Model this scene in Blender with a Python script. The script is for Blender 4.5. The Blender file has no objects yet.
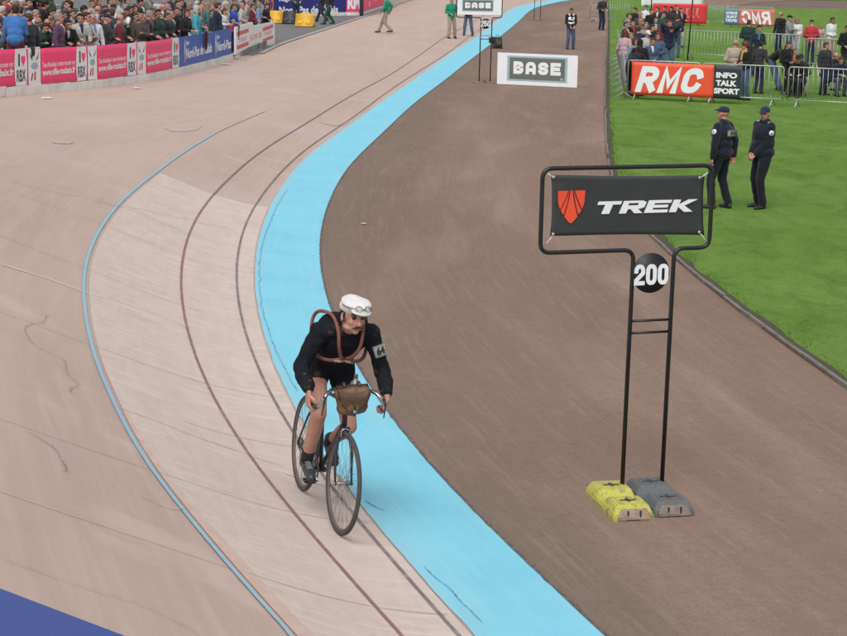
import bpy, bmesh, math, random
from mathutils import Vector, Matrix, Quaternion, noise
# ------------------------------------------------------------------ camera and measured layout
PW, PH = 847.0, 636.0
FPX, CAMH, PITCH, ROLL = 1900.0, 4.37, math.atan(378/1900.0), 0.020
_F = Vector((0, math.cos(PITCH), -math.sin(PITCH)))
_R0 = Vector((1, 0, 0)); _U0 = Vector((0, math.sin(PITCH), math.cos(PITCH)))
CR = _R0*math.cos(ROLL) + _U0*math.sin(ROLL)
CU = _U0*math.cos(ROLL) - _R0*math.sin(ROLL)
CAM = Vector((0, 0, CAMH))
def ray(px, py):
    return _F*FPX + CR*(px-PW/2) - CU*(py-PH/2)
def gp(px, py, z=0.0):
    """the point at height z that a survey sight through (px, py) meets"""
    d = ray(px, py); t = (z-CAMH)/d.z
    return CAM + d*t
def proj(p):
    v = Vector(p)-CAM; k = v.dot(_F)
    return (PW/2+FPX*v.dot(CR)/k, PH/2-FPX*v.dot(CU)/k, FPX/k)
def sstep(a, b, x):
    t = max(0.0, min(1.0, (x-a)/(b-a))); return t*t*(3-2*t)
def catmull(pts, n):
    """resample a polyline as n points along a Catmull-Rom curve, even in arc length"""
    P = [Vector(p) for p in pts]; P = [P[0]*2-P[1]] + P + [P[-1]*2-P[-2]]
    dense = []
    for i in range(1, len(P)-2):
        a, b, c, d = P[i-1:i+3]
        for k in range(16):
            t = k/16
            dense.append(0.5*((2*b)+(c-a)*t+(2*a-5*b+4*c-d)*t*t+(3*b-a-3*c+d)*t**3))
    dense.append(P[-2])
    return even(dense, n)
def even(dense, n):
    L = [0.0]
    for a, b in zip(dense, dense[1:]): L.append(L[-1]+(b-a).length)
    out = []; j = 0
    for i in range(n):
        s = L[-1]*i/(n-1)
        while j < len(L)-2 and L[j+1] < s: j += 1
        u = (s-L[j])/max(1e-9, L[j+1]-L[j]); out.append(dense[j].lerp(dense[j+1], min(1, max(0, u))))
    return out
def smooth(pts, it):
    P = list(pts)
    for _ in range(it):
        P = [P[0]]+[(P[i-1]+P[i]*2+P[i+1])/4 for i in range(1, len(P)-1)]+[P[-1]]
    return P
# inner edge of the track (where the pale blue band meets the dirt)
INNER_PX = [(604,636),(564,597.5),(509,550),(459,505),(424,470),(400,438),(384.5,414),(351,362),(333,325),(322.7,291.5),
 (317.8,261),(318,238.7),(322.7,216),(334,189.5),(349,165),(381,135),(413,104.5),(445.5,80),(464,65),(490,45),(517,23),(534,8.5),(559,2)]
_in = [gp(x, y).xy.to_3d() for x, y in INNER_PX]
_in = smooth(catmull(_in, 160), 14)
# carry it on towards and past the camera along an arc of ~60 m radius, and away past the frame
def extend(P, n, step, curv, at_start):
    P = list(P)
    a, b = (P[0], P[4]) if at_start else (P[-1], P[-5])
    d = (a-b).normalized(); cur = a.copy(); out = []
    for i in range(n):
        c, s = math.cos(curv*step), math.sin(curv*step)
        d = Vector((d.x*c-d.y*s, d.x*s+d.y*c, 0)); cur = cur+d*step; out.append(cur.copy())
    return list(reversed(out))+P if at_start else P+out
_in = extend(_in, 40, 1.0, 1/60.0, True)
_in = extend(_in, 40, 1.5, -1/70.0, False)
INN = even(_in, 420)
IS = [0.0]
for a, b in zip(INN, INN[1:]): IS.append(IS[-1]+(b-a).length)
NRM = []
for i in range(len(INN)):
    t = (INN[min(i+1, len(INN)-1)]-INN[max(i-1, 0)]).normalized(); NRM.append(Vector((-t.y, t.x, 0)))
NRM = smooth(NRM, 10)
NRM = [n.normalized() for n in NRM]
def inner_sd(x, y):
    """arc length along and signed distance outwards from the inner edge"""
    p = Vector((x, y, 0)); best = 1e9; bi = 0
    for i in range(0, len(INN), 6):
        q = (INN[i]-p).length_squared
        if q < best: best = q; bi = i
    best = 1e9; res = (0, 0)
    for i in range(max(0, bi-8), min(len(INN)-1, bi+8)):
        a, b = INN[i], INN[i+1]; ab = b-a; t = max(0, min(1, (p-a).dot(ab)/ab.length_squared)); q = a+ab*t
        e = (p-q).length_squared
        if e < best:
            best = e; n = NRM[i]; res = (IS[i]+ab.length*t, math.copysign(math.sqrt(e), (p-q).dot(n)))
    return res
S_NEAR = 30.0
def bank(s, d):
    if d <= 0: return 0.0
    g = 1.0-0.70*sstep(55, 92, s); g2 = max(0.0, 1.0-1.0*sstep(46, 74, s))
    d = min(d, 7.6)
    if d < 0.8: return g*0.09*d
    z = 0.072+0.09*(min(d, 2.0)-0.8)+0.125*(min(d, 2.0)-0.8)**2
    if d > 2.0: z += 0.40*(min(d, 3.0)-2.0)
    z *= g
    if d > 3.0: z += 0.42*g2*(d-3.0)
    return z
def bankxy(x, y):
    s, d = inner_sd(x, y); return bank(s, d)
def bp(px, py, dz=0.0):
    z = 0.0
    for _ in range(30):
        p = gp(px, py, z+dz); nz = bankxy(p.x, p.y); z = z*0.5+nz*0.5
    p = gp(px, py, z+dz); return p
# ------------------------------------------------------------------ scene helpers
random.seed(7)
SC = bpy.context.scene
COL = SC.collection
MATS = {}
def material(name, base, rough=0.8, layers=(), bump=None, metal=0.0, spec=0.5, vec='Object', sheen=0.0, ca=None):
    """procedural material: base colour, then colour layers mixed in by noise, then a bump"""
    if name in MATS: return MATS[name]
    m = bpy.data.materials.new(name); m.use_nodes = True; nt = m.node_tree; N = nt.nodes; L = nt.links
    bs = N['Principled BSDF']; tc = N.new('ShaderNodeTexCoord')
    geo = N.new('ShaderNodeNewGeometry')
    def coord(kind, sc):
        mp = N.new('ShaderNodeMapping')
        L.new({'Object': tc.outputs['Object'], 'UV': tc.outputs['UV'], 'World': geo.outputs['Position']}[kind], mp.inputs[0])
        mp.inputs['Scale'].default_value = sc if isinstance(sc, (tuple, list)) else (sc, sc, sc)
        return mp.outputs[0]
    col = None
    rgb = N.new('ShaderNodeRGB'); rgb.outputs[0].default_value = (*base, 1); col = rgb.outputs[0]
    for ly in layers:
        kind = ly.get('kind', 'noise')
        if kind == 'noise':
            t = N.new('ShaderNodeTexNoise'); t.inputs['Detail'].default_value = ly.get('detail', 5); t.inputs['Scale'].default_value = 1
            t.inputs['Roughness'].default_value = ly.get('r', 0.55); t.inputs['Distortion'].default_value = ly.get('dist', 0)
            out = t.outputs['Fac']
        elif kind == 'voronoi':
            t = N.new('ShaderNodeTexVoronoi'); t.inputs['Scale'].default_value = 1; t.feature = ly.get('feature', 'F1'); out = t.outputs['Distance']
        elif kind == 'wave':
            t = N.new('ShaderNodeTexWave'); t.inputs['Scale'].default_value = 1; t.inputs['Distortion'].default_value = ly.get('dist', 1)
            t.inputs['Detail'].default_value = 2; out = t.outputs['Fac']
        elif kind == 'grad':      # grows across the uv's second axis, edge broken up by noise
            t = N.new('ShaderNodeTexNoise'); t.inputs['Detail'].default_value = 6; t.inputs['Scale'].default_value = 1
            sx = N.new('ShaderNodeSeparateXYZ'); L.new(tc.outputs['UV'], sx.inputs[0]); ma = N.new('ShaderNodeMath'); ma.operation = 'MULTIPLY_ADD'
            L.new(t.outputs['Fac'], ma.inputs[0]); ma.inputs[1].default_value = ly.get('amp', 1.5); L.new(sx.outputs['Y'], ma.inputs[2]); out = ma.outputs[0]
        L.new(coord(ly.get('vec', vec), ly['scale']), t.inputs['Vector'])
        mr = N.new('ShaderNodeMapRange'); mr.inputs['From Min'].default_value = ly['lo']; mr.inputs['From Max'].default_value = ly['hi']
        mr.inputs['To Max'].default_value = ly.get('fac', 1.0); L.new(out, mr.inputs['Value'])
        mx = N.new('ShaderNodeMix'); mx.data_type = 'RGBA'; L.new(mr.outputs[0], mx.inputs['Factor'])
        L.new(col, mx.inputs[6]); mx.inputs[7].default_value = (*ly['color'], 1); col = mx.outputs[2]
    L.new(col, bs.inputs['Base Color'])
    bs.inputs['Roughness'].default_value = rough; bs.inputs['Metallic'].default_value = metal
    bs.inputs['Specular IOR Level'].default_value = spec
    if sheen: bs.inputs['Sheen Weight'].default_value = sheen
    if bump:
        prev = None
        for (sc, st, dist) in (bump if isinstance(bump, list) else [bump]):
            t = N.new('ShaderNodeTexNoise'); t.inputs['Scale'].default_value = 1; t.inputs['Detail'].default_value = 4
            L.new(coord(vec, sc), t.inputs['Vector'])
            b = N.new('ShaderNodeBump'); b.inputs['Strength'].default_value = st; b.inputs['Distance'].default_value = dist
            L.new(t.outputs['Fac'], b.inputs['Height'])
            if prev: L.new(prev, b.inputs['Normal'])
            prev = b.outputs['Normal']
        L.new(prev, bs.inputs['Normal'])
    MATS[name] = m; return m
def dk(c, k): return tuple(x*k for x in c)
def cloth(name, c, sheen=0.15):
    return material('cloth_'+name, c, 0.9, [dict(scale=9, lo=.35, hi=.75, color=dk(c, .62), fac=.6), dict(scale=60, lo=.4, hi=.8, color=dk(c, 1.25), fac=.35)],
                    bump=[(14, .5, .02), (220, .25, .002)], spec=0.25, sheen=sheen)
def paint(name, c, rough=.45): return material('paint_'+name, c, rough, [dict(scale=3, lo=.45, hi=.75, color=dk(c, .8), fac=.5), dict(scale=40, lo=.6, hi=.8, color=dk(c, .7), fac=.3)], bump=(30, .08, .003))
def vinyl(name, c): return material('vinyl_'+name, c, .5, [dict(scale=2.5, lo=.4, hi=.8, color=dk(c, .86), fac=.5)], bump=(6, .10, .004))

def link(o): COL.objects.link(o); return o
def mesh_obj(name, me, mats=(), parent=None):
    o = bpy.data.objects.new(name, me); link(o)
    for m in mats: me.materials.append(m)
    if parent: o.parent = parent
    return o
def obj(name, bm, mats, parent=None, smooth=True, loc=None):
    me = bpy.data.meshes.new(name); bm.normal_update(); bm.to_mesh(me); bm.free()
    me.polygons.foreach_set('use_smooth', [bool(smooth)]*len(me.polygons))
    o = mesh_obj(name, me, mats if isinstance(mats, (list, tuple)) else [mats], parent)
    if loc is not None: o.location = loc
    return o
def struct(o): o['kind'] = 'structure'; return o
def tag(o, label, cat, group=None):
    o['label'] = label; o['category'] = cat
    if group: o['group'] = group
    return o
def thing(name, label, cat, loc=(0, 0, 0), rz=0.0, group=None, matrix=None):
    o = bpy.data.objects.new(name, None); link(o); o.empty_display_size = .2
    if matrix is not None: o.matrix_world = matrix
    else: o.location = loc; o.rotation_euler = (0, 0, rz)
    return tag(o, label, cat, group)
def copy_thing(root, label, loc=None, rz=None, matrix=None, group=None, kids=None):
    kids = kids or KIDS
    def cp(o, par):
        c = o.copy(); COL.objects.link(c)
        if par: c.parent = par
        for ch in kids(o): cp(ch, c)
        return c
    r = cp(root, None)
    if matrix is not None: r.matrix_world = matrix
    else:
        if loc is not None: r.location = loc
        if rz is not None: r.rotation_euler = (0, 0, rz)
    r['label'] = label
    if group: r['group'] = group
    return r
def KIDS(o): return list(o.children)
# ---- shapes into a bmesh
def box(bm, c, s, rot=None, bevel=0.0, mi=0):
    r = bmesh.ops.create_cube(bm, size=1.0); vs = r['verts']
    M = Matrix.Translation(Vector(c)) @ (rot.to_4x4() if rot else Matrix.Identity(4)) @ Matrix.Diagonal((*s, 1))
    bmesh.ops.transform(bm, matrix=M, verts=vs)
    fs = {f for v in vs for f in v.link_faces}
    for f in fs: f.material_index = mi
    if bevel:
        es = list({e for v in vs for e in v.link_edges})
        bmesh.ops.bevel(bm, geom=es, offset=bevel, segments=2, affect='EDGES', profile=.6)
    return vs
def frame_of(d, up=Vector((0, 0, 1))):
    d = d.normalized(); a = d.cross(up)
    if a.length < 1e-4: a = d.cross(Vector((1, 0, 0)))
    a.normalize(); b = a.cross(d).normalized(); return a, b
def tube(bm, pts, r, seg=10, closed=False, mi=0, flat=None):
    """a tube along points; r a number or one per point; flat = (ka, kb) squashes it"""
    pts = [Vector(p) for p in pts]; n = len(pts); rs = r if isinstance(r, (list, tuple)) else [r]*n
    rings = []; pa = None
    for i, p in enumerate(pts):
        if closed: d = pts[(i+1) % n]-pts[i-1]
        else: d = pts[min(i+1, n-1)]-pts[max(i-1, 0)]
        d.normalize()
        if pa is None: a, b = frame_of(d)
        else:
            a = (pa-d*pa.dot(d)).normalized(); b = a.cross(d).normalized()
        pa = a; ka, kb = flat or (1, 1)
        rings.append([bm.verts.new(p+(a*math.cos(2*math.pi*k/seg)*ka+b*math.sin(2*math.pi*k/seg)*kb)*rs[i]) for k in range(seg)])
    pairs = list(zip(rings, rings[1:]))
    if closed:
        # match the seam
        best = min(range(seg), key=lambda s: (rings[0][s].co-rings[-1][0].co).length)
        pairs.append((rings[-1], rings[0][best:]+rings[0][:best]))
    for A, B in pairs:
        for k in range(seg):
            f = bm.faces.new((A[k], A[(k+1) % seg], B[(k+1) % seg], B[k])); f.material_index = mi
    if not closed:
        for R in (rings[0], rings[-1]):
            f = bm.faces.new(R if R is rings[-1] else list(reversed(R))); f.material_index = mi
def disc(bm, c, axis, r, th, seg=32, mi=0):
    c = Vector(c); ax = Vector(axis).normalized(); tube(bm, [c-ax*th/2, c+ax*th/2], r, seg, mi=mi)
def lathe(bm, prof, seg=24, M=None, mi=0):
    """prof: (radius, height) pairs about local z"""
    rings = []
    for (r, z) in prof:
        rings.append([bm.verts.new((M or Matrix.Identity(4)) @ Vector((r*math.cos(2*math.pi*k/seg), r*math.sin(2*math.pi*k/seg), z))) for k in range(seg)])
    for A, B in zip(rings, rings[1:]):
        for k in range(seg): bm.faces.new((A[k], A[(k+1) % seg], B[(k+1) % seg], B[k])).material_index = mi
    bm.faces.new(list(reversed(rings[0]))).material_index = mi; bm.faces.new(rings[-1]).material_index = mi
def ell(bm, c, r, rot=None, u=18, v=12):
    M = Matrix.Translation(Vector(c)) @ (rot.to_4x4() if rot else Matrix.Identity(4)) @ Matrix.Diagonal((*r, 1))
    bmesh.ops.create_uvsphere(bm, u_segments=u, v_segments=v, radius=1.0, matrix=M)
def arc(c, r, a0, a1, n, axA=Vector((1, 0, 0)), axB=Vector((0, 0, 1))):
    return [Vector(c)+axA*math.cos(a0+(a1-a0)*i/n)*r+axB*math.sin(a0+(a1-a0)*i/n)*r for i in range(n+1)]
def rounded(path, r, n=6):
    """round the corners of an open polyline"""
    P = [Vector(p) for p in path]; out = [P[0]]
    for i in range(1, len(P)-1):
        a = (P[i-1]-P[i]); b = (P[i+1]-P[i]); rr = min(r, a.length*.49, b.length*.49)
        A = P[i]+a.normalized()*rr; B = P[i]+b.normalized()*rr
        for k in range(n+1):
            t = k/n; out.append((A*(1-t)**2+P[i]*2*t*(1-t)+B*t*t))
    out.append(P[-1]); return out
def poly(bm, pts, th, mi=0):
    """flat polygon in local x-z facing -y, front face at y = -th, with thickness"""
    f = [bm.verts.new((x, -th, z)) for x, z in pts]; b = [bm.verts.new((x, 0, z)) for x, z in pts]
    n = len(pts); F = [bm.faces.new(f), bm.faces.new(list(reversed(b)))]
    for i in range(n): F.append(bm.faces.new((f[i], b[i], b[(i+1) % n], f[(i+1) % n])))
    for q in F: q.material_index = mi
    for q in F: q.normal_update()
    bmesh.ops.triangulate(bm, faces=F[:2])
# ---- heavy block capitals and digits drawn as strokes
def _arc(cx, cy, rx, ry, a0, a1, n=6): return [(cx+rx*math.cos(math.radians(a0+(a1-a0)*i/n)), cy+ry*math.sin(math.radians(a0+(a1-a0)*i/n))) for i in range(n+1)]
def _rr(x0, x1, y0, y1, rx, ry): return _arc(x1-rx, y1-ry, rx, ry, 0, 90)+_arc(x0+rx, y1-ry, rx, ry, 90, 180)+_arc(x0+rx, y0+ry, rx, ry, 180, 270)+_arc(x1-rx, y0+ry, rx, ry, 270, 360)
GL = {'0': [(1, _rr(0, 1, 0, 1, .42, .28))], '2': [(0, _arc(.42, .72, .42, .28, 180, 90)+_arc(.58, .72, .42, .28, 90, 0)+[(1, .60), (0, .16), (0, 0), (1, 0)])],
      '5': [(0, [(.96, 1), (.04, 1), (.04, .56), (.5, .60)]+_arc(.58, .32, .42, .30, 80, -90)+_arc(.42, .28, .42, .28, -90, -180))], '3': [(0, _arc(.45, .76, .45, .24, 160, 0)+[(.85, .62), (.4, .54), (.85, .46)]+_arc(.45, .26, .55, .26, 0, -160))],
      'B': [(1, [(0, 0), (0, 1)]+_arc(.62, .78, .34, .22, 90, -60)+[(.30, .52), (.72, .50)]+_arc(.60, .26, .40, .26, 60, -90))], 'A': [(0, [(0, 0), (0, .64)]+_arc(.40, .66, .40, .34, 180, 90)+_arc(.60, .66, .40, .34, 90, 0)+[(1, .64), (1, 0)]), (0, [(0, .30), (1, .30)])],
      'S': [(0, _arc(.62, .74, .38, .26, 20, 90)+_arc(.38, .74, .38, .26, 90, 250)+[(.5, .5)]+_arc(.62, .26, .38, .26, 70, -90)+_arc(.38, .26, .38, .26, -90, -160))], 'E': [(0, [(1, 1), (0, 1), (0, 0), (1, 0)]), (0, [(0, .5), (.88, .5)])],
      'R': [(0, [(0, -.06), (0, 1)]), (0, [(0, 1)]+_arc(.60, .72, .40, .28, 90, -90)+[(.05, .44)]), (0, [(.50, .44), (.98, -.04)])], 'M': [(0, [(0, -.06), (0, 1), (.5, .22), (1, 1), (1, -.06)])], 'C': [(0, _arc(.56, .70, .44, .30, 15, 90)+_arc(.42, .70, .42, .30, 90, 180)+_arc(.42, .30, .42, .30, 180, 270)+_arc(.56, .30, .44, .30, 270, 345))]}
def block(name, word, x0, x1, z0, z1, y, mat, parent, w=.24, gap=.16, slant=0.0, mirror=False, th=.002, wz=None):
    """the word in strokes of width w (as a share of the letter width), filling the rectangle"""
    H = z1-z0; sl = slant*H; cw = (x1-x0-sl)/(len(word)+gap*(len(word)-1)); hw = w*cw/2; hz = (wz*H/2) if wz else hw; bm = bmesh.new()
    for i, ch in enumerate(word):
        ox = x0+i*cw*(1+gap)
        for closed, pts in GL[ch]:
            P = [Vector((ox+hw+px*(cw-2*hw), z0+hz+pz*(H-2*hz))) for px, pz in pts]; n = len(P); A, B = [], []
            for k in range(n):
                a = P[k-1] if (k or closed) else None; c = P[(k+1) % n] if (k < n-1 or closed) else None; b = P[k]
                d1 = (b-a).normalized() if a is not None else (c-b).normalized(); d2 = (c-b).normalized() if c is not None else d1
                t = (d1+d2); t = t.normalized() if t.length > .2 else d1; m = Vector((-t.y, t.x)); co_ = max(.55, m.dot(Vector((-d1.y, d1.x))))
                e = (t*hw*(-1 if a is None else 1)) if (a is None or c is None) else Vector((0, 0)); s = min(1.6, 1/co_)
                for L, sg in ((A, 1), (B, -1)): q = b+e+Vector((m.x*hw, m.y*hz))*sg*s; L.append(q)
            def mk(q, yy):
                X = q.x+(q.y-z0)*slant
                if mirror: X = x0+x1-X
                return bm.verts.new((X, yy, q.y))
            fa, fb_ = [mk(q, y-th) for q in A], [mk(q, y-th) for q in B]; ba, bb = [mk(q, y) for q in A], [mk(q, y) for q in B]
            for k in range(n if closed else n-1):
                j = (k+1) % n
                for q in ((fa[k], fa[j], fb_[j], fb_[k]), (fa[k], ba[k], ba[j], fa[j]), (fb_[k], fb_[j], bb[j], bb[k])):
                    try: bm.faces.new(q)
                    except ValueError: pass
            th += .00015
    bmesh.ops.recalc_face_normals(bm, faces=bm.faces); return obj(name, bm, mat, parent, smooth=False)
# ---- lettering with the built-in font
_TX = {}
def text_mesh(s, bold=0.0, extrude=0.002, shear=0.0, spacing=1.0):
    key = (s, bold, extrude, shear, spacing)
    if key in _TX: return _TX[key]
    cu = bpy.data.curves.new('lettering', 'FONT'); cu.body = s; cu.size = 1; cu.offset = bold; cu.extrude = extrude
    cu.shear = shear; cu.space_character = spacing; cu.resolution_u = 3
    o = bpy.data.objects.new('lettering', cu); COL.objects.link(o); bpy.context.view_layer.update()
    me = bpy.data.meshes.new_from_object(o.evaluated_get(bpy.context.evaluated_depsgraph_get()))
    bpy.data.objects.remove(o)
    xs = [v.co.x for v in me.vertices]; ys = [v.co.y for v in me.vertices]
    _TX[key] = (me, min(xs), max(xs), min(ys), max(ys)); return _TX[key]
def text(name, s, x0, x1, z0, z1, y, mat, parent, bold=0.02, shear=0.0, mirror=False, spacing=1.0, th=.002):
    """lettering filling the rectangle x0..x1, z0..z1 of the plane at local y, facing -y"""
    me, a, b, c, d = text_mesh(s, bold, 1.0, shear, spacing)
    me = me.copy(); kx = (x1-x0)/(b-a); kz = (z1-z0)/(d-c)
    for v in me.vertices:
        x, yy, z = v.co
        X = x0+(x-a)*kx
        if mirror: X = x0+x1-X
        v.co = (X, y-z*th, z0+(yy-c)*kz)
    if mirror: me.flip_normals()
    me.polygons.foreach_set('use_smooth', [False]*len(me.polygons))
    me.materials.clear()
    return mesh_obj(name, me, [mat], parent)
# ------------------------------------------------------------------ people: round-cone bodies fused by a voxel remesh
def P_cone(t, a, b, ra, rb=None): return ('c', t, Vector(a), Vector(b), ra, ra if rb is None else rb)
def P_ell(t, c, r, rot=None): return ('e', t, Vector(c), Vector(r), (rot or Matrix.Identity(3)).to_3x3())
def prims_bm(prims):
    bm = bmesh.new()
    for p in prims:
        if p[0] == 'e': ell(bm, p[2], p[3], p[4], 16, 10)
        else:
            _, t, a, b, ra, rb = p; d = b-a
            if d.length < 1e-4: ell(bm, a, (ra, ra, ra)); continue
            u, w = frame_of(d); dn = d.normalized(); seg = 12; rings = []
            for k in range(1, 4): an = math.pi/2*k/4; rings.append((a-dn*ra*math.cos(an), ra*math.sin(an)))
            rings.append((a, ra)); rings.append((b, rb))
            for k in range(3, 0, -1): an = math.pi/2*k/4; rings.append((b+dn*rb*math.cos(an), rb*math.sin(an)))
            R = [[bm.verts.new(c+(u*math.cos(2*math.pi*k/seg)+w*math.sin(2*math.pi*k/seg))*r) for k in range(seg)] for c, r in rings]
            for A, B in zip(R, R[1:]):
                for k in range(seg): bm.faces.new((A[k], A[(k+1) % seg], B[(k+1) % seg], B[k]))
            v0 = bm.verts.new(a-dn*ra); v1 = bm.verts.new(b+dn*rb)
            for k in range(seg):
                bm.faces.new((v0, R[0][(k+1) % seg], R[0][k])); bm.faces.new((v1, R[-1][k], R[-1][(k+1) % seg]))
    bmesh.ops.recalc_face_normals(bm, faces=bm.faces)
    return bm
def sdist(p, x):
    if p[0] == 'e':
        q = p[4].transposed() @ (x-p[2]); k = Vector((q.x/p[3].x, q.y/p[3].y, q.z/p[3].z)); l = k.length
        return (l-1)*min(p[3])
    _, t, a, b, ra, rb = p; ab = b-a; h = max(0, min(1, (x-a).dot(ab)/max(1e-9, ab.length_squared)))
    return (x-a-ab*h).length-(ra+(rb-ra)*h)
def fuse(name, prims, voxel, smooth_it=2, wrinkle=0.0, wscale=14, seed=0, slots=None):
    """one continuous mesh from overlapping round shapes; slots maps a tag to a material index"""
    bm = prims_bm(prims); me = bpy.data.meshes.new('tmp'); bm.to_mesh(me); bm.free()
    o = bpy.data.objects.new('tmp', me); COL.objects.link(o)
    r = o.modifiers.new('r', 'REMESH'); r.mode = 'VOXEL'; r.voxel_size = voxel; r.adaptivity = 0
    if smooth_it:
        s = o.modifiers.new('s', 'SMOOTH'); s.iterations = smooth_it; s.factor = .5
    bpy.context.view_layer.update()
    out = bpy.data.meshes.new_from_object(o.evaluated_get(bpy.context.evaluated_depsgraph_get()))
    bpy.data.objects.remove(o); bpy.data.meshes.remove(me); out.name = name
    if wrinkle:
        off = Vector((seed*3.1, seed*1.7, seed*.9))
        co = [v.co+v.normal*wrinkle*(noise.noise(Vector((v.co.x*wscale, v.co.y*wscale, v.co.z*wscale*.8))+off)+.5*noise.noise(v.co*wscale*2.2+off)) for v in out.vertices]
        for v, c in zip(out.vertices, co): v.co = c
    if slots:
        for f in out.polygons:
            x = f.center; best = min(prims, key=lambda p: sdist(p, x)); f.material_index = slots.get(best[1], 0)
    out.polygons.foreach_set('use_smooth', [True]*len(out.polygons))
    return out
def ik(a, c, l1, l2, pole):
    d = c-a; L = min(d.length, (l1+l2)*.999); c = a+d.normalized()*L
    k = (l1*l1-l2*l2+L*L)/(2*L); h = math.sqrt(max(0, l1*l1-k*k)); dn = d.normalized()
    pl = (pole-dn*pole.dot(dn)).normalized(); return a+dn*k+pl*h, c
def rotx(a): return Matrix.Rotation(math.radians(a), 3, 'X')
def rotz(a): return Matrix.Rotation(math.radians(a), 3, 'Z')
def roty(a): return Matrix.Rotation(math.radians(a), 3, 'Y')
def hand_prims(wrist, fwd, palm_n, side, curl=0.4, k=1.0, t='skin'):
    """palm and five separate fingers; fwd = knuckle direction, palm_n = direction the palm faces, side=+1 right hand"""
    f = Vector(fwd).normalized(); palm_n = Vector(palm_n); n = (palm_n-f*palm_n.dot(f)).normalized(); s = f.cross(n)*side   # thumb side
    pr = []; R = Matrix((s, f, n)).transposed()
    pr.append(P_ell(t, wrist+f*.050*k, (.040*k, .052*k, .017*k), R))
    lens = [.070, .078, .073, .058]
    for i in range(4):
        off = (.029-.0195*i)*k; base = wrist+f*(.085-.004*abs(i-1))*k+s*off
        a = base; ang = curl*.5
        for j, fr in enumerate((.45, .32, .26)):
            d = f*math.cos(ang)+n*math.sin(ang); b = a+d*lens[i]*fr*k
            pr.append(P_cone(t, a, b, (.0095-.001*j)*k, (.0088-.001*j)*k)); a = b; ang += curl*.9
    a = wrist+f*.025*k+s*.030*k; b = a+(f*.55+s*.75+n*.35*(.5+curl)).normalized()*.040*k; c = b+(f*.85+s*.05+n*.6*curl).normalized()*.032*k
    pr += [P_cone(t, a, b, .0125*k, .0105*k), P_cone(t, b, c, .0102*k, .0085*k)]
    return pr
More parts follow.
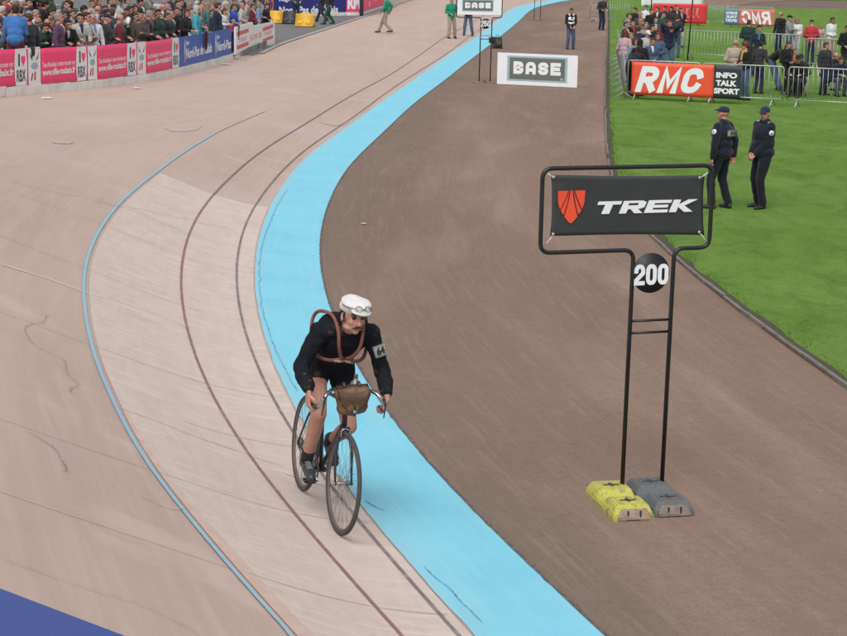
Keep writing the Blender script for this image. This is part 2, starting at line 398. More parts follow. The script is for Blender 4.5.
def figure(hip_z=.94, lean=0, side=0, twist=0, wl=None, wr=None, al=(-.11, 0, .08), ar=(.11, .02, .08), head=(0, 0), sit=False,
           build=1.0, coat=False, fingers=False, kpole=(0, 1, .1), hip_y=0.0, girth=1.0, epole=None, spine=0.0, female=False, toe=(0, 1, 0), curl=.5, fw=None, neckf=0.0, handk=1.0, neckl=.052):
    """joints and shapes of a person facing +y, right hand at +x, feet on z = 0"""
    hip = Vector((0, hip_y, hip_z)); T = rotx(-lean) @ roty(side) @ rotz(twist)
    Tt = rotx(-lean-spine) @ roty(side) @ rotz(twist)     # upper back bends further
    def lo(x, y, z): return hip+T @ Vector((x, y, z))
    mid = lo(0, 0, .24)
    def up(x, y, z): return mid+Tt @ Vector((x, y, z-.24))
    B = []; TOP = []; TR = []
    g = girth
    sh = {1: up(.182*(.92 if female else 1), 0, .455), -1: up(-.182*(.92 if female else 1), 0, .455)}
    neck0 = up(0, -.01, .50); HR = Tt if spine or lean > 25 else rotx(-lean*.4)
    yaw, pit = head
    HD = rotz(yaw) @ rotx(pit) @ (rotx(-min(lean, 20)*.5))
    nk = neck0+(Tt @ Vector((0, neckf, 1))).normalized()*neckl
    hc = nk+HD @ Vector((0, .025, .105))
    # trunk
    B += [P_ell('skin', lo(0, 0, .03), (.155, .11, .12), T), P_ell('skin', lo(0, .005, .17), (.135, .10, .13), T),
          P_ell('skin', up(0, .005, .34), (.150, .108, .17), Tt), P_cone('skin', up(-.12, 0, .445), up(.12, 0, .445), .058),
          P_cone('skin', neck0-Tt @ Vector((0, 0, .03)), nk+HD @ Vector((0, 0, .03)), .060, .054)]
    i = .018*build
    TOP += [P_ell('top', lo(0, .0, .17), ((.145+i)*g, (.112+i)*g, .15), T), P_ell('top', up(0, .005, .33), ((.158+i)*g, (.118+i)*g, .19), Tt),
            P_cone('top', up(-.13, 0, .43), up(.13, 0, .43), .066+i*.5), P_cone('top', up(0, -.01, .495), up(.165, 0, .452), .058, .058+i*.4), P_cone('top', up(0, -.01, .495), up(-.165, 0, .452), .058, .058+i*.4), P_ell('top', up(0, -.005, .50), (.085, .075, .05), Tt)]
    TOP.append(P_ell('top', lo(0, 0, .02 if not coat else -.08), ((.160+i)*g, (.118+i)*g, .14 if not coat else .25), T))
    if female: TOP.append(P_ell('top', up(0, .07, .33), (.13, .075, .085), Tt))
    # head
    B += [P_ell('skin', hc+HD @ Vector((0, -.012, .028)), (.074, .095, .088), HD), P_ell('skin', hc+HD @ Vector((0, .030, -.035)), (.057, .062, .075), HD),
          P_ell('skin', hc+HD @ Vector((0, .062, -.088)), (.024, .022, .020), HD),
          P_cone('skin', hc+HD @ Vector((0, .084, .018)), hc+HD @ Vector((0, .106, -.028)), .010, .0145),
          P_ell('lip', hc+HD @ Vector((0, .083, -.058)), (.024, .012, .009), HD),
          P_ell('skin', hc+HD @ Vector((.076, -.01, -.008)), (.010, .020, .032), HD), P_ell('skin', hc+HD @ Vector((-.076, -.01, -.008)), (.010, .020, .032), HD),
          P_cone('brow', hc+HD @ Vector((-.045, .072, .030)), hc+HD @ Vector((.045, .072, .030)), .011),
          P_ell('eye', hc+HD @ Vector((.030, .074, .010)), (.015, .012, .009), HD), P_ell('eye', hc+HD @ Vector((-.030, .074, .010)), (.015, .012, .009), HD)]
    J = dict(hip=hip, head=hc, HD=HD, sh=sh, T=T, Tt=Tt, up=up, lo=lo, neck=neck0)
    # arms
    for s, w in ((-1, wl), (1, wr)):
        a = sh[s]; w = Vector(w) if w is not None else hip+Vector((s*.27, .06, -.07))
        po = Vector(epole[0 if s < 0 else 1]) if epole else Vector((s*.6, -1, -.25))
        e, w = ik(a, w, .29, .255, po)
        B += [P_cone('skin', a, e, .050, .040), P_cone('skin', e, w, .040, .027)]
        TOP += [P_cone('top', a, e, .056+i*.6, .049+i*.6), P_cone('top', e, w-(w-e).normalized()*.02, .050+i*.6, .036+i*.5)]
        fd = (w-e).normalized()
        if fw: fd = Vector(fw[0 if s < 0 else 1]).normalized()
        pn = Vector((-s, .15, 0)) if abs(fd.z) > .6 else Vector((0, 0, -1))
        if fingers: B += hand_prims(w, fd, fingers[0 if s < 0 else 1] if isinstance(fingers, (list, tuple)) else pn, s, curl, handk)
        else:
            x = frame_of(fd)[0]
            B += [P_cone('skin', w, w+fd*.07, .030, .032)]
            for q in range(4): B.append(P_cone('skin', w+fd*.08+x*(q-1.5)*.019, w+fd*(.145-.008*abs(q-1.4))+pn*.03+x*(q-1.5)*.019, .011, .009))
            B.append(P_cone('skin', w+fd*.03-x*s*.02, w+fd*.08-x*s*.045+pn*.02, .012, .010))
        J['el', s] = e; J['wr', s] = w
    # legs
    for s, an in ((-1, al), (1, ar)):
        h = hip+Vector((s*.09, 0, -.02)); an = Vector(an); kp = Vector(kpole[0 if s < 0 else 1]) if isinstance(kpole[0], (tuple, list)) else Vector(kpole)
        k, an = ik(h, an, .44, .42, kp)
        B += [P_cone('skin', h, k, .082, .056), P_cone('skin', k, k.lerp(an, .35), .054, .056), P_cone('skin', k.lerp(an, .35), an, .055, .036)]
        TR += [P_cone('trs', h, k, .096*g, .078), P_cone('trs', k, an+Vector((0, 0, .02)), .077, .068)]
        td = Vector(toe if not isinstance(toe[0], (tuple, list)) else toe[0 if s < 0 else 1]).normalized()
        heel = an+Vector((0, 0, -.045))-td*.045; B += [P_cone('skin', an, heel, .036, .032), P_cone('skin', heel, heel+td*.19+Vector((0, 0, -.005)), .032, .026)]
        J['kn', s] = k; J['an', s] = an; J['toe', s] = td
        J['shoe', s] = [P_cone('shoe', heel+Vector((0, 0, .0)), heel+td*.11, .040, .040), P_cone('shoe', heel+td*.10, heel+td*.215+Vector((0, 0, -.010)), .043, .032),
                        P_cone('shoe', heel+Vector((0, 0, .01)), an+Vector((0, 0, .02)), .040, .048)]
    TR += [P_ell('trs', lo(0, 0, .03), (.166*g, .124*g, .13), T)]
    J['B'] = B; J['TOP'] = TOP; J['TR'] = TR
    return J
def hair_mesh(kind, vox):
    """hair or headgear in head coordinates (face towards +y)"""
    pr = []
    if kind in ('short', 'curly', 'long', 'bob', 'thin', 'fringe'):
        if kind == 'thin':
            pr = [P_ell('h', (0, -.045, .012), (.077, .068, .060)), P_cone('h', (-.070, -.02, .02), (-.070, .03, .015), .013), P_cone('h', (.070, -.02, .02), (.070, .03, .015), .013)]
        else:
            k = {'curly': 1.18, 'long': 1.06, 'bob': 1.06}.get(kind, 1.0)
            pr = [P_ell('h', (0, -.026, .047), (.080*k, .095*k, .082*k)), P_ell('h', (0, -.052, .0), (.074*k, .060*k, .075*k)), P_ell('h', (0, .035, .092), (.056*k, .048, .030))]
            if kind in ('long', 'bob'):
                L = -.20 if kind == 'long' else -.10
                pr += [P_cone('h', (-.068, -.02, .02), (-.072, .0, L), .030, .026), P_cone('h', (.068, -.02, .02), (.072, .0, L), .030, .026),
                       P_ell('h', (0, -.06, L*.5), (.080, .045, abs(L)*.62))]
            if kind == 'curly':
                rr = random.Random(3)
                for _ in range(26):
                    a = rr.uniform(0, 6.28); e = rr.uniform(-.5, 1.3); d = Vector((math.cos(a)*math.cos(e), math.sin(a)*math.cos(e), math.sin(e)))
                    if d.y > .45 and d.z < .6: continue
                    pr.append(P_ell('h', Vector((0, -.03, .03))+d*.095, (.026, .026, .026)))
    elif kind == 'cap':
        pr = [P_ell('h', (0, -.012, .060), (.084, .104, .072)), P_cone('h', (-.03, .10, .052), (.03, .10, .052), .018, .018), P_ell('h', (0, .125, .046), (.062, .058, .010))]
    elif kind == 'hood':
        pr = [P_ell('h', (0, -.030, .02), (.100, .112, .118)), P_ell('h', (0, -.05, -.10), (.09, .07, .07))]
    elif kind == 'beret':
        pr = [P_ell('h', (0, -.01, .085), (.105, .115, .040)), P_ell('h', (0, -.02, .06), (.083, .10, .05))]
    me = fuse(kind+'_hair' if kind not in ('cap', 'hood', 'beret') else kind, pr, vox, 1, .004 if kind not in ('cap', 'hood', 'beret') else 0, 60)
    return me
SKIN = material('skin', (.50, .27, .19), .55, [dict(scale=9, lo=.35, hi=.75, color=(.44, .18, .13), fac=.5), dict(scale=45, lo=.5, hi=.8, color=(.36, .17, .12), fac=.25)], bump=(90, .12, .002), spec=.35)
SKIN2 = material('skin_ruddy', (.52, .24, .18), .55, [dict(scale=9, lo=.35, hi=.75, color=(.46, .15, .12), fac=.6)], bump=(90, .12, .002), spec=.35)
SKIN3 = material('skin_tanned', (.34, .18, .12), .55, [dict(scale=9, lo=.35, hi=.75, color=(.27, .12, .08), fac=.5)], bump=(90, .12, .002), spec=.35)
EYE = material('eye_dark', (.035, .022, .018), .3, [dict(scale=50, lo=.4, hi=.8, color=(.06, .03, .02), fac=.5)])
LIP = material('lips', (.36, .10, .09), .5, [dict(scale=40, lo=.4, hi=.8, color=(.30, .08, .07), fac=.5)])
BROW = material('brow_hair', (.16, .09, .06), .8, [dict(scale=90, lo=.4, hi=.8, color=(.05, .03, .02), fac=.7)])
HAIRC = {}
def hairmat(n, c):
    if n not in HAIRC: HAIRC[n] = material('hair_'+n, c, .6, [dict(scale=(130, 130, 30), lo=.35, hi=.7, color=dk(c, .4), fac=.8)], bump=((150, 150, 40), .5, .004), spec=.4)
    return HAIRC[n]
H_DARK = hairmat('dark', (.018, .013, .011)); H_BROWN = hairmat('brown', (.065, .038, .024)); H_GREY = hairmat('grey', (.30, .28, .27)); H_WHITE = hairmat('white', (.55, .53, .50))
H_BLOND = hairmat('blond', (.33, .23, .12)); H_RED = hairmat('auburn', (.14, .045, .028))
_PRO = {}; _HM = {}
def proto(pose, vox):
    key = pose
    if key in _PRO: return _PRO[key]
    kw = POSES[pose]; J = figure(**kw)
    sl = {'skin': 0, 'eye': 1, 'lip': 2, 'brow': 3}
    d = dict(J=J, body=fuse('body', J['B'], vox*.8, 1, slots=sl), top=fuse('jacket', J['TOP'], vox, 1, .010, 11, len(_PRO)), trs=fuse('trousers', J['TR'], vox, 1, .008, 11, len(_PRO)+5),
             shoes=[fuse('shoe', J['shoe', s], vox*.8, 1) for s in (-1, 1)])
    for k in ('body', 'top', 'trs'):
        n = {'body': 4, 'top': 1, 'trs': 1}[k]
        for _ in range(n): d[k].materials.append(SKIN)
    for s in d['shoes']: s.materials.append(SKIN)
    _PRO[key] = d; return d
def slot(o, mats):
    for i, m in enumerate(mats):
        o.material_slots[i].link = 'OBJECT'; o.material_slots[i].material = m
SHOE = material('shoe_leather', (.02, .018, .018), .5, [dict(scale=20, lo=.4, hi=.8, color=(.05, .04, .035), fac=.5)], bump=(60, .2, .003))
def make_person(label, pose, loc, rz, top, trs, hair, hmat, skin=None, scale=1.0, group=None, vox=.015, topname='jacket', extra=None, glasses=False):
    d = proto(pose, vox); J = d['J']; skin = skin or SKIN
    r = thing('person', label, 'person', loc, rz, group); r.scale = (scale,)*3
    b = mesh_obj('body', d['body'], (), r); slot(b, [skin, EYE, LIP, BROW])
    t = mesh_obj(topname, d['top'], (), r); slot(t, [top])
    q = mesh_obj('trousers', d['trs'], (), r); slot(q, [trs])
    for s in d['shoes']: slot(mesh_obj('shoe', s, (), r), [SHOE])
    HM = Matrix.Translation(J['head']) @ J['HD'].to_4x4()
    if hair:
        if hair not in _HM:
            _HM[hair] = hair_mesh(hair, .009); _HM[hair].materials.append(SKIN)
        h = mesh_obj({'cap': 'cap', 'hood': 'hood', 'beret': 'hat'}.get(hair, 'hair'), _HM[hair], (), r); h.matrix_local = HM; slot(h, [hmat])
    if glasses:
        g = mesh_obj('sunglasses', SUNGL(), (), r); g.matrix_local = HM
    if extra: extra(r, J, HM)
    return r
_sg = []
def SUNGL():
    if not _sg:
        bm = bmesh.new()
        for s in (-1, 1): ell(bm, (s*.032, .092, .012), (.024, .008, .017)); tube(bm, [(s*.055, .085, .016), (s*.080, .02, .016)], .003, 6)
        tube(bm, [(-.012, .098, .014), (.012, .098, .014)], .003, 6)
        me = bpy.data.meshes.new('sunglasses'); bm.to_mesh(me); bm.free()
        me.materials.append(material('sunglass_plastic', (.015, .013, .013), .15, [dict(scale=30, lo=.4, hi=.7, color=(.03, .02, .02))])); _sg.append(me)
    return _sg[0]
POSES = dict(
 stand=dict(), stand2=dict(head=(25, 4), twist=8, wl=(-.26, .10, .90)), look_l=dict(head=(38, -6)), look_r=dict(head=(-38, -6)),
 rail=dict(lean=18, hip_y=-.12, wl=(-.16, .34, 1.10), wr=(.14, .36, 1.10), head=(0, -8), spine=8),
 rail_l=dict(lean=24, hip_y=-.16, wl=(-.22, .36, 1.10), wr=(.02, .38, 1.12), head=(40, -14), spine=12),
 rail_r=dict(lean=28, hip_y=-.2, wl=(-.05, .40, 1.12), wr=(.22, .36, 1.10), head=(-35, -18), spine=14),
 bent=dict(lean=48, hip_y=-.30, wl=(-.14, .30, 1.02), wr=(.14, .32, 1.02), head=(10, -22), spine=18),
 photo=dict(wl=(-.07, .24, 1.48), wr=(.07, .24, 1.48), head=(0, -4)),
 arms_up=dict(wl=(-.18, .06, 1.85), wr=(.16, .12, 1.80)), crossed=dict(wl=(.10, .20, 1.20), wr=(-.10, .22, 1.17), epole=((-1, -.2, -.6), (1, -.2, -.6))),
 back=dict(lean=6, wl=(-.16, .24, 1.05), wr=(.16, .24, 1.05), head=(15, -6)),
 hands=dict(wl=(-.05, .20, 1.06), wr=(.05, .21, 1.04), head=(10, -12)),
 coat=dict(coat=True, build=1.7, wl=(-.14, .16, 1.05), wr=(.16, .16, 1.02), head=(-15, -6)), coat_side=dict(coat=True, build=1.8, head=(50, 2), girth=1.08),
 stout=dict(girth=1.18, head=(-12, -8), wl=(-.12, .25, 1.12), wr=(.12, .26, 1.10)),
 female=dict(female=True, head=(14, -6), wl=(-.10, .22, 1.10), build=.8), female2=dict(female=True, head=(-25, -4), lean=10, wl=(-.14, .30, 1.10), wr=(.12, .32, 1.10), build=.8),
 sit=dict(hip_z=.50, lean=14, al=(-.13, .38, .08), ar=(.14, .42, .08), wl=(-.16, .30, .66), wr=(.15, .32, .66), head=(20, -8), sit=True, spine=10, kpole=(0, .3, 1)),
 sit2=dict(hip_z=.50, lean=24, al=(-.13, .34, .08), ar=(.16, .40, .08), wl=(-.06, .40, .62), wr=(.10, .38, .64), head=(-25, -12), sit=True, spine=14, kpole=(0, .3, 1)),
 perch=dict(hip_z=1.18, lean=12, al=(-.13, .26, .42), ar=(.10, .24, .40), wl=(-.14, .38, 1.30), wr=(.10, .40, 1.27), head=(10, -4), spine=12, kpole=(0, 1, .6), build=1.3, girth=1.1),
 walk=dict(al=(-.10, -.24, .14), ar=(.10, .34, .09), wl=(-.26, .20, .90), wr=(.26, -.12, .92), hip_z=.91, head=(10, 0)),
 walk2=dict(al=(-.09, .26, .09), ar=(.09, -.16, .12), wl=(-.28, -.05, .90), wr=(.24, .18, .92), hip_z=.92),
 apart=dict(al=(-.20, -.06, .08), ar=(.17, .10, .08), wl=(-.12, .20, 1.08), wr=(.13, .18, 1.05), head=(-10, -4)),
)
# ------------------------------------------------------------------ setting
def surf(s, d, dz=0.0):
    s = max(0, min(IS[-1]-1e-6, s)); lo, hi = 0, len(IS)-1
    while hi-lo > 1:
        m = (lo+hi)//2
        if IS[m] <= s: lo = m
        else: hi = m
    t = (s-IS[lo])/(IS[hi]-IS[lo]); p = INN[lo].lerp(INN[hi], t); n = NRM[lo].lerp(NRM[hi], t).normalized()
    q = p+n*d; q.z = bank(s, d)+dz; return q
def sd_of(px, py):
    p = bp(px, py); return inner_sd(p.x, p.y)
TRACK = material('track_concrete', (.505, .382, .320), .85, [
    dict(vec='UV', scale=(.16, .9, 1), lo=.38, hi=.68, color=(.44, .325, .278), fac=.75), dict(vec='UV', scale=(.5, 9, 1), lo=.45, hi=.75, color=(.575, .455, .395), fac=.5, dist=.6),
    dict(vec='UV', scale=(3.2, .35, 1), lo=.55, hi=.78, color=(.46, .365, .33), fac=.4, dist=1.2), dict(vec='UV', scale=(1.2, 34, 1), lo=.52, hi=.75, color=(.42, .335, .30), fac=.5, dist=1.0),
    dict(vec='World', scale=2.4, lo=.56, hi=.75, color=(.42, .335, .295), fac=.45), dict(vec='World', scale=(.35, .9, 1), lo=.60, hi=.68, color=(.58, .47, .40), fac=.5, detail=8), dict(vec='World', scale=70, lo=.58, hi=.8, color=(.42, .34, .31), fac=.4),
    dict(vec='World', scale=.22, lo=.55, hi=.70, color=(.50, .42, .39), fac=.6)], bump=[(60, .15, .004), (6, .15, .02)], spec=.3)
PALE = material('track_repair_concrete', (.60, .50, .44), .85, [
    dict(vec='UV', scale=(.9, 5, 1), lo=.40, hi=.70, color=(.535, .435, .385), fac=.8, dist=1.4), dict(vec='UV', scale=(4, .8, 1), lo=.5, hi=.72, color=(.68, .60, .55), fac=.65, dist=2.2),
    dict(vec='UV', scale=(9, 2.4, 1), lo=.56, hi=.70, color=(.49, .40, .36), fac=.5, dist=2.5), dict(vec='World', scale=3, lo=.56, hi=.72, color=(.50, .41, .37), fac=.4), dict(vec='World', scale=60, lo=.58, hi=.8, color=(.48, .39, .35), fac=.35)], bump=[(60, .15, .004), (6, .2, .02)], spec=.3)
BLUE = material('pale_blue_paint', (.225, .615, .765), .7, [
    dict(vec='World', scale=1.1, lo=.40, hi=.72, color=(.20, .55, .69), fac=.85), dict(vec='UV', scale=(.5, 12, 1), lo=.52, hi=.78, color=(.27, .655, .79), fac=.6, dist=.6), dict(vec='UV', scale=(.35, 3, 1), lo=.55, hi=.75, color=(.33, .60, .69), fac=.65, dist=1.5), dict(vec='UV', scale=(2.4, 40, 1), lo=.60, hi=.76, color=(.20, .45, .55), fac=.35, dist=1),
    dict(kind='grad', vec='UV', scale=(1.5, 6, 1), amp=.5, lo=1.02, hi=1.22, color=(.34, .55, .62), fac=.7), dict(vec='World', scale=28, lo=.66, hi=.78, color=(.16, .40, .50), fac=.4), dict(vec='World', scale=9, lo=.68, hi=.80, color=(.28, .50, .58), fac=.4)], bump=[(60, .15, .004)], spec=.3)
DIRT = material('cinder_dirt', (.215, .155, .128), .95, [
    dict(vec='World', scale=.13, lo=.35, hi=.70, color=(.165, .120, .100), fac=.9), dict(vec='World', scale=.55, lo=.45, hi=.75, color=(.27, .20, .165), fac=.6),
    dict(vec='World', scale=(1.8, .22, 1), lo=.48, hi=.75, color=(.15, .108, .09), fac=.5), dict(vec='World', scale=6, lo=.45, hi=.8, color=(.14, .10, .085), fac=.5),
    dict(vec='World', scale=45, lo=.45, hi=.75, color=(.12, .085, .075), fac=.55), dict(vec='World', scale=160, lo=.62, hi=.75, color=(.38, .31, .27), fac=.45), dict(vec='World', scale=110, lo=.60, hi=.74, color=(.08, .055, .05), fac=.6)],
    bump=[(70, .5, .01), (12, .35, .03)], spec=.15)
GRASSM = material('lawn', (.150, .275, .044), .95, [
    dict(vec='World', scale=(.55, .30, 1), lo=.36, hi=.62, color=(.215, .345, .080), fac=.9, detail=8, r=.65), dict(vec='World', scale=(1.6, .75, 1), lo=.46, hi=.68, color=(.085, .188, .025), fac=.8, detail=8, r=.65, dist=.7),
    dict(vec='World', scale=5, lo=.45, hi=.72, color=(.19, .31, .085), fac=.5, detail=8), dict(vec='World', scale=(55, 30, 20), lo=.42, hi=.72, color=(.055, .145, .018), fac=.6),
    dict(vec='World', scale=22, lo=.60, hi=.76, color=(.16, .23, .07), fac=.5)], bump=[(80, .9, .03), (14, .5, .05)], spec=.1)
ASPH = material('grey_asphalt', (.17, .165, .17), .9, [dict(vec='World', scale=.7, lo=.4, hi=.7, color=(.21, .205, .205), fac=.6), dict(vec='World', scale=40, lo=.45, hi=.75, color=(.11, .11, .115), fac=.5)], bump=(90, .4, .006), spec=.2)
LINEK = material('line_grey_blue', (.165, .15, .165), .8, [dict(vec='World', scale=7, lo=.48, hi=.66, color=(.46, .38, .34), fac=.55), dict(vec='World', scale=60, lo=.5, hi=.7, color=(.3, .26, .25), fac=.5)])
LINER = material('line_dark_red', (.27, .125, .135), .8, [dict(vec='World', scale=7, lo=.50, hi=.68, color=(.44, .33, .30), fac=.5), dict(vec='World', scale=60, lo=.5, hi=.7, color=(.38, .22, .21), fac=.5)])
LINEB = material('line_pale_blue', (.27, .50, .62), .8, [dict(vec='World', scale=6, lo=.52, hi=.70, color=(.50, .47, .46), fac=.5), dict(vec='World', scale=60, lo=.5, hi=.7, color=(.33, .47, .55), fac=.5)])
NAVY = material('dark_blue_paint', (.045, .085, .30), .6, [dict(vec='World', scale=1.5, lo=.4, hi=.7, color=(.055, .10, .33), fac=.6), dict(vec='World', scale=30, lo=.55, hi=.8, color=(.10, .13, .30), fac=.4)], bump=(40, .1, .003))
CRACK = material('crack_dirt', (.17, .125, .11), .95, [dict(vec='World', scale=22, lo=.38, hi=.54, color=(.46, .355, .305), fac=.95)])
WHITEL = material('white_road_paint', (.74, .72, .69), .8, [dict(vec='World', scale=9, lo=.5, hi=.7, color=(.58, .48, .42), fac=.6)])
CONC = material('weathered_concrete', (.40, .385, .36), .9, [dict(scale=3, lo=.4, hi=.7, color=(.28, .265, .24), fac=.7), dict(scale=30, lo=.5, hi=.75, color=(.2, .19, .175), fac=.5)], bump=(40, .3, .006), spec=.2)
CONCW = material('whitewashed_concrete', (.80, .79, .76), .85, [dict(scale=2.2, lo=.45, hi=.75, color=(.50, .48, .44), fac=.6), dict(scale=(5, 5, 1.2), lo=.55, hi=.75, color=(.36, .36, .33), fac=.5)], bump=(30, .25, .006), spec=.25)

def sheet(name, polyx, z, mat, smooth=False):
    bm = bmesh.new(); vs = [bm.verts.new((x, y, z)) for x, y in polyx]; f = bm.faces.new(vs)
    bmesh.ops.triangulate(bm, faces=[f]); bmesh.ops.recalc_face_normals(bm, faces=bm.faces)
    for f in bm.faces:
        if f.normal.z < 0: f.normal_flip()
    return struct(obj(name, bm, mat, smooth=smooth))
APRON = material('cinder_apron', (.285, .190, .142), .95, [
    dict(vec='UV', scale=(.05, .42, 1), lo=.36, hi=.60, color=(.215, .150, .112), fac=.9, detail=6, r=.6), dict(vec='UV', scale=(.16, .9, 1), lo=.50, hi=.70, color=(.37, .268, .212), fac=.6, dist=.5, detail=7),
    dict(kind='grad', vec='UV', scale=(.09, .8, 1), amp=2.6, lo=-.5, hi=1.1, color=(.185, .145, .112), fac=.75), dict(vec='UV', scale=(.5, 3.5, 1), lo=.48, hi=.72, color=(.235, .17, .138), fac=.45, dist=.8), dict(vec='UV', scale=(.7, 14, 1), lo=.52, hi=.74, color=(.37, .285, .238), fac=.35, dist=.8),
    dict(vec='World', scale=1.3, lo=.5, hi=.75, color=(.285, .19, .148), fac=.5), dict(vec='World', scale=7, lo=.5, hi=.75, color=(.17, .125, .105), fac=.4),
    dict(vec='World', scale=45, lo=.45, hi=.75, color=(.14, .10, .088), fac=.5), dict(vec='World', scale=160, lo=.62, hi=.75, color=(.45, .37, .33), fac=.4), dict(vec='World', scale=110, lo=.60, hi=.74, color=(.10, .07, .06), fac=.5)],
    bump=[(70, .5, .01), (12, .35, .03)], spec=.15)
# ground to the horizon, gently uneven near the camera
bm = bmesh.new(); N = 90
def axis(a, b, n, far): return [-far]+[a+(b-a)*i/n for i in range(n+1)]+[far]
X = axis(-40, 60, 60, 900); Y = axis(-20, 190, 90, 1500)
V = [[bm.verts.new((x, y, -.012 + (.010*noise.noise(Vector((x*.35, y*.35, 0))) if abs(x) < 50 and -10 < y < 180 else 0))) for x in X] for y in Y]
for j in range(len(Y)-1):
    for i in range(len(X)-1): bm.faces.new((V[j][i], V[j][i+1], V[j+1][i+1], V[j+1][i]))
struct(obj('ground', bm, DIRT))
# banked track surface, with uv = metres along and across
def band(name, sa, sb, ds, dfun0, dfun1, cols, dz, mat, keep_kind=True):
    """sheet on the bank between two offsets (functions of s)"""
    bm = bmesh.new(); uvl = bm.loops.layers.uv.new('UVMap'); n = max(2, int((sb-sa)/ds)); rows = []
    for i in range(n+1):
        s = sa+(sb-sa)*i/n; a, b = dfun0(s), dfun1(s)
        rows.append([(bm.verts.new(surf(s, d, dz)), s, d) for d in [a+(b-a)*k/cols for k in range(cols+1)]])
    for A, B in zip(rows, rows[1:]):
        for k in range(len(A)-1):
            q = (A[k], B[k], B[k+1], A[k+1]); f = bm.faces.new([v[0] for v in q])
            for l, v in zip(f.loops, q): l[uvl].uv = (v[1], v[2])
    bmesh.ops.recalc_face_normals(bm, faces=bm.faces)
    if sum(f.normal.z for f in bm.faces) < 0: bmesh.ops.reverse_faces(bm, faces=bm.faces)
    o = obj(name, bm, mat)
    return struct(o) if keep_kind else o
SMAX = IS[-1]-.5
band('dirt_apron', 20, SMAX, 1.0, lambda s: -13.0, lambda s: .02, 40, .006, APRON)
bm = bmesh.new(); uvl = bm.loops.layers.uv.new('UVMap'); rows = []
DS = [-.0, .2, .4, .6, .8, .95, 1.1, 1.25, 1.4, 1.55, 1.7, 1.85, 2.0, 2.25, 2.5, 2.75, 3.0, 3.4, 3.8, 4.2, 4.8, 5.4, 6.0, 6.8, 7.6, 8.4, 9.4, 10.4, 12, 15, 20, 28, 40]
n = 560
for i in range(n+1):
    s = .2+(SMAX-.2)*i/n; mm = 40 if s > 30 else 10
    r = [(bm.verts.new(surf(s, 0, -.10)), s, -.02)]+[(bm.verts.new(surf(s, min(d, mm), 0.0)), s, d) for d in DS if d <= mm]
    rows.append(r)
for A, B in zip(rows, rows[1:]):
    for k in range(min(len(A), len(B))-1):
        q = (A[k], B[k], B[k+1], A[k+1]); f = bm.faces.new([v[0] for v in q])
        for l, v in zip(f.loops, q): l[uvl].uv = (v[1], v[2])
bmesh.ops.recalc_face_normals(bm, faces=bm.faces)
if sum(f.normal.z for f in bm.faces) < 0: bmesh.ops.reverse_faces(bm, faces=bm.faces)
struct(obj('track', bm, TRACK))
def line_fn(px):
    pts = sorted(sd_of(*p) for p in px); P = [Vector((s, d, 0)) for s, d in pts]; P = smooth(catmull(P, 60), 6)
    def f(s):
        if s <= P[0].x: return P[0].y
        for a, b in zip(P, P[1:]):
            if a.x <= s <= b.x: return a.y+(b.y-a.y)*(s-a.x)/max(1e-6, b.x-a.x)
        return P[-1].y
    return f, P[0].x, P[-1].x
BO_PX = [(474,636),(424,581),(373.8,528.5),(350,500),(296.8,404),(281.7,376.7),(266.6,346.5),(257.5,311),(255.5,276),(258,246),(266.6,215.8),(284,185.6),(306.8,155.4),(349,125.3),(371.7,110),(416,78),(460,47),(480,34),(505,12),(539,2)]
fb, b0, b1 = line_fn(BO_PX)
rg = random.Random(4)
def ragged(f, amp, k): return lambda s: f(s)+amp*noise.noise(Vector((s*k, 3.3, 0)))+amp*.5*noise.noise(Vector((s*k*4, 9.3, 0)))
band('pale_blue_band', 25, SMAX, .12, lambda s: -.005+.012*noise.noise(Vector((s*5, 0, 0))), ragged(fb, .012, 2), 12, .008, BLUE)
# thin dark edge of the band where dirt collects
band('band_edge_dirt', 25, SMAX, .12, lambda s: -.022-.03*noise.noise(Vector((s*2.5, 7, 0))), lambda s: .006+.012*noise.noise(Vector((s*6, 5, 0))), 2, .0135, material('edge_dirt', (.10, .085, .085), .95, [dict(vec='World', scale=14, lo=.45, hi=.6, color=(.18, .13, .11))]))
LB_PX = [(290,635),(260,602.5),(225,562.5),(190,520),(160,482.5),(132.5,442.5),(118,409),(100.6,374),(90.5,341.5),(84.5,301),(84.5,271),(93,243.4),(115.7,208),(156,173),(203.7,140.3),(216,133)]
fl, l0, l1 = line_fn(LB_PX)
RD_PX = [(400,635),(370,602.5),(335,562.5),(300,520),(265,477.5),(235,437.5),(218.8,409),(201,371.7),(187,331.5),(181,291),(182,261),(191,228),(208.8,200.7),(236,173),(271.6,145),(312,120),(362,90),(405.5,65),(442,39)]
fr, r0, r1 = line_fn(RD_PX)
BK_PX = [(458,636),(423.5,600),(395,565),(357.5,520),(325,475),(287.5,425),(272.5,400),(251.5,351.6),(240.4,311),(236.4,281),(237.4,256),(246.5,223),(261.6,195.6),(279,175.5),(322,137.8),(364,110),(405,80),(442,57),(470,36)]
fk, k0, k1 = line_fn(BK_PX)
sp = sd_of(157, 172)[0]
band('repaired_concrete', 26, sp, .15, lambda s: fb(s)+.02, lambda s: fl(s)-.055, 16, .006, PALE)
def line(name, f, s0, s1, w, mat, jag=.004, dz=.013): band(name, s0, s1, .1, lambda s: f(s)-w/2+jag*noise.noise(Vector((s*7, 1, 0))), lambda s: f(s)+w/2+jag*noise.noise(Vector((s*7, 8, 0))), 1, dz, mat)
line('dark_track_line', fk, 26, 150, .028, LINEK); line('red_track_line', fr, 26, 150, .028, LINER); line('pale_blue_track_line', fl, 26, l1, .034, LINEB)
line('worn_line', lambda s: fl(s)+.00, l1, l1+6, .030, material('worn_line', (.41, .43, .43), .9, [dict(vec='World', scale=5, lo=.42, hi=.6, color=(.50, .405, .365))]))
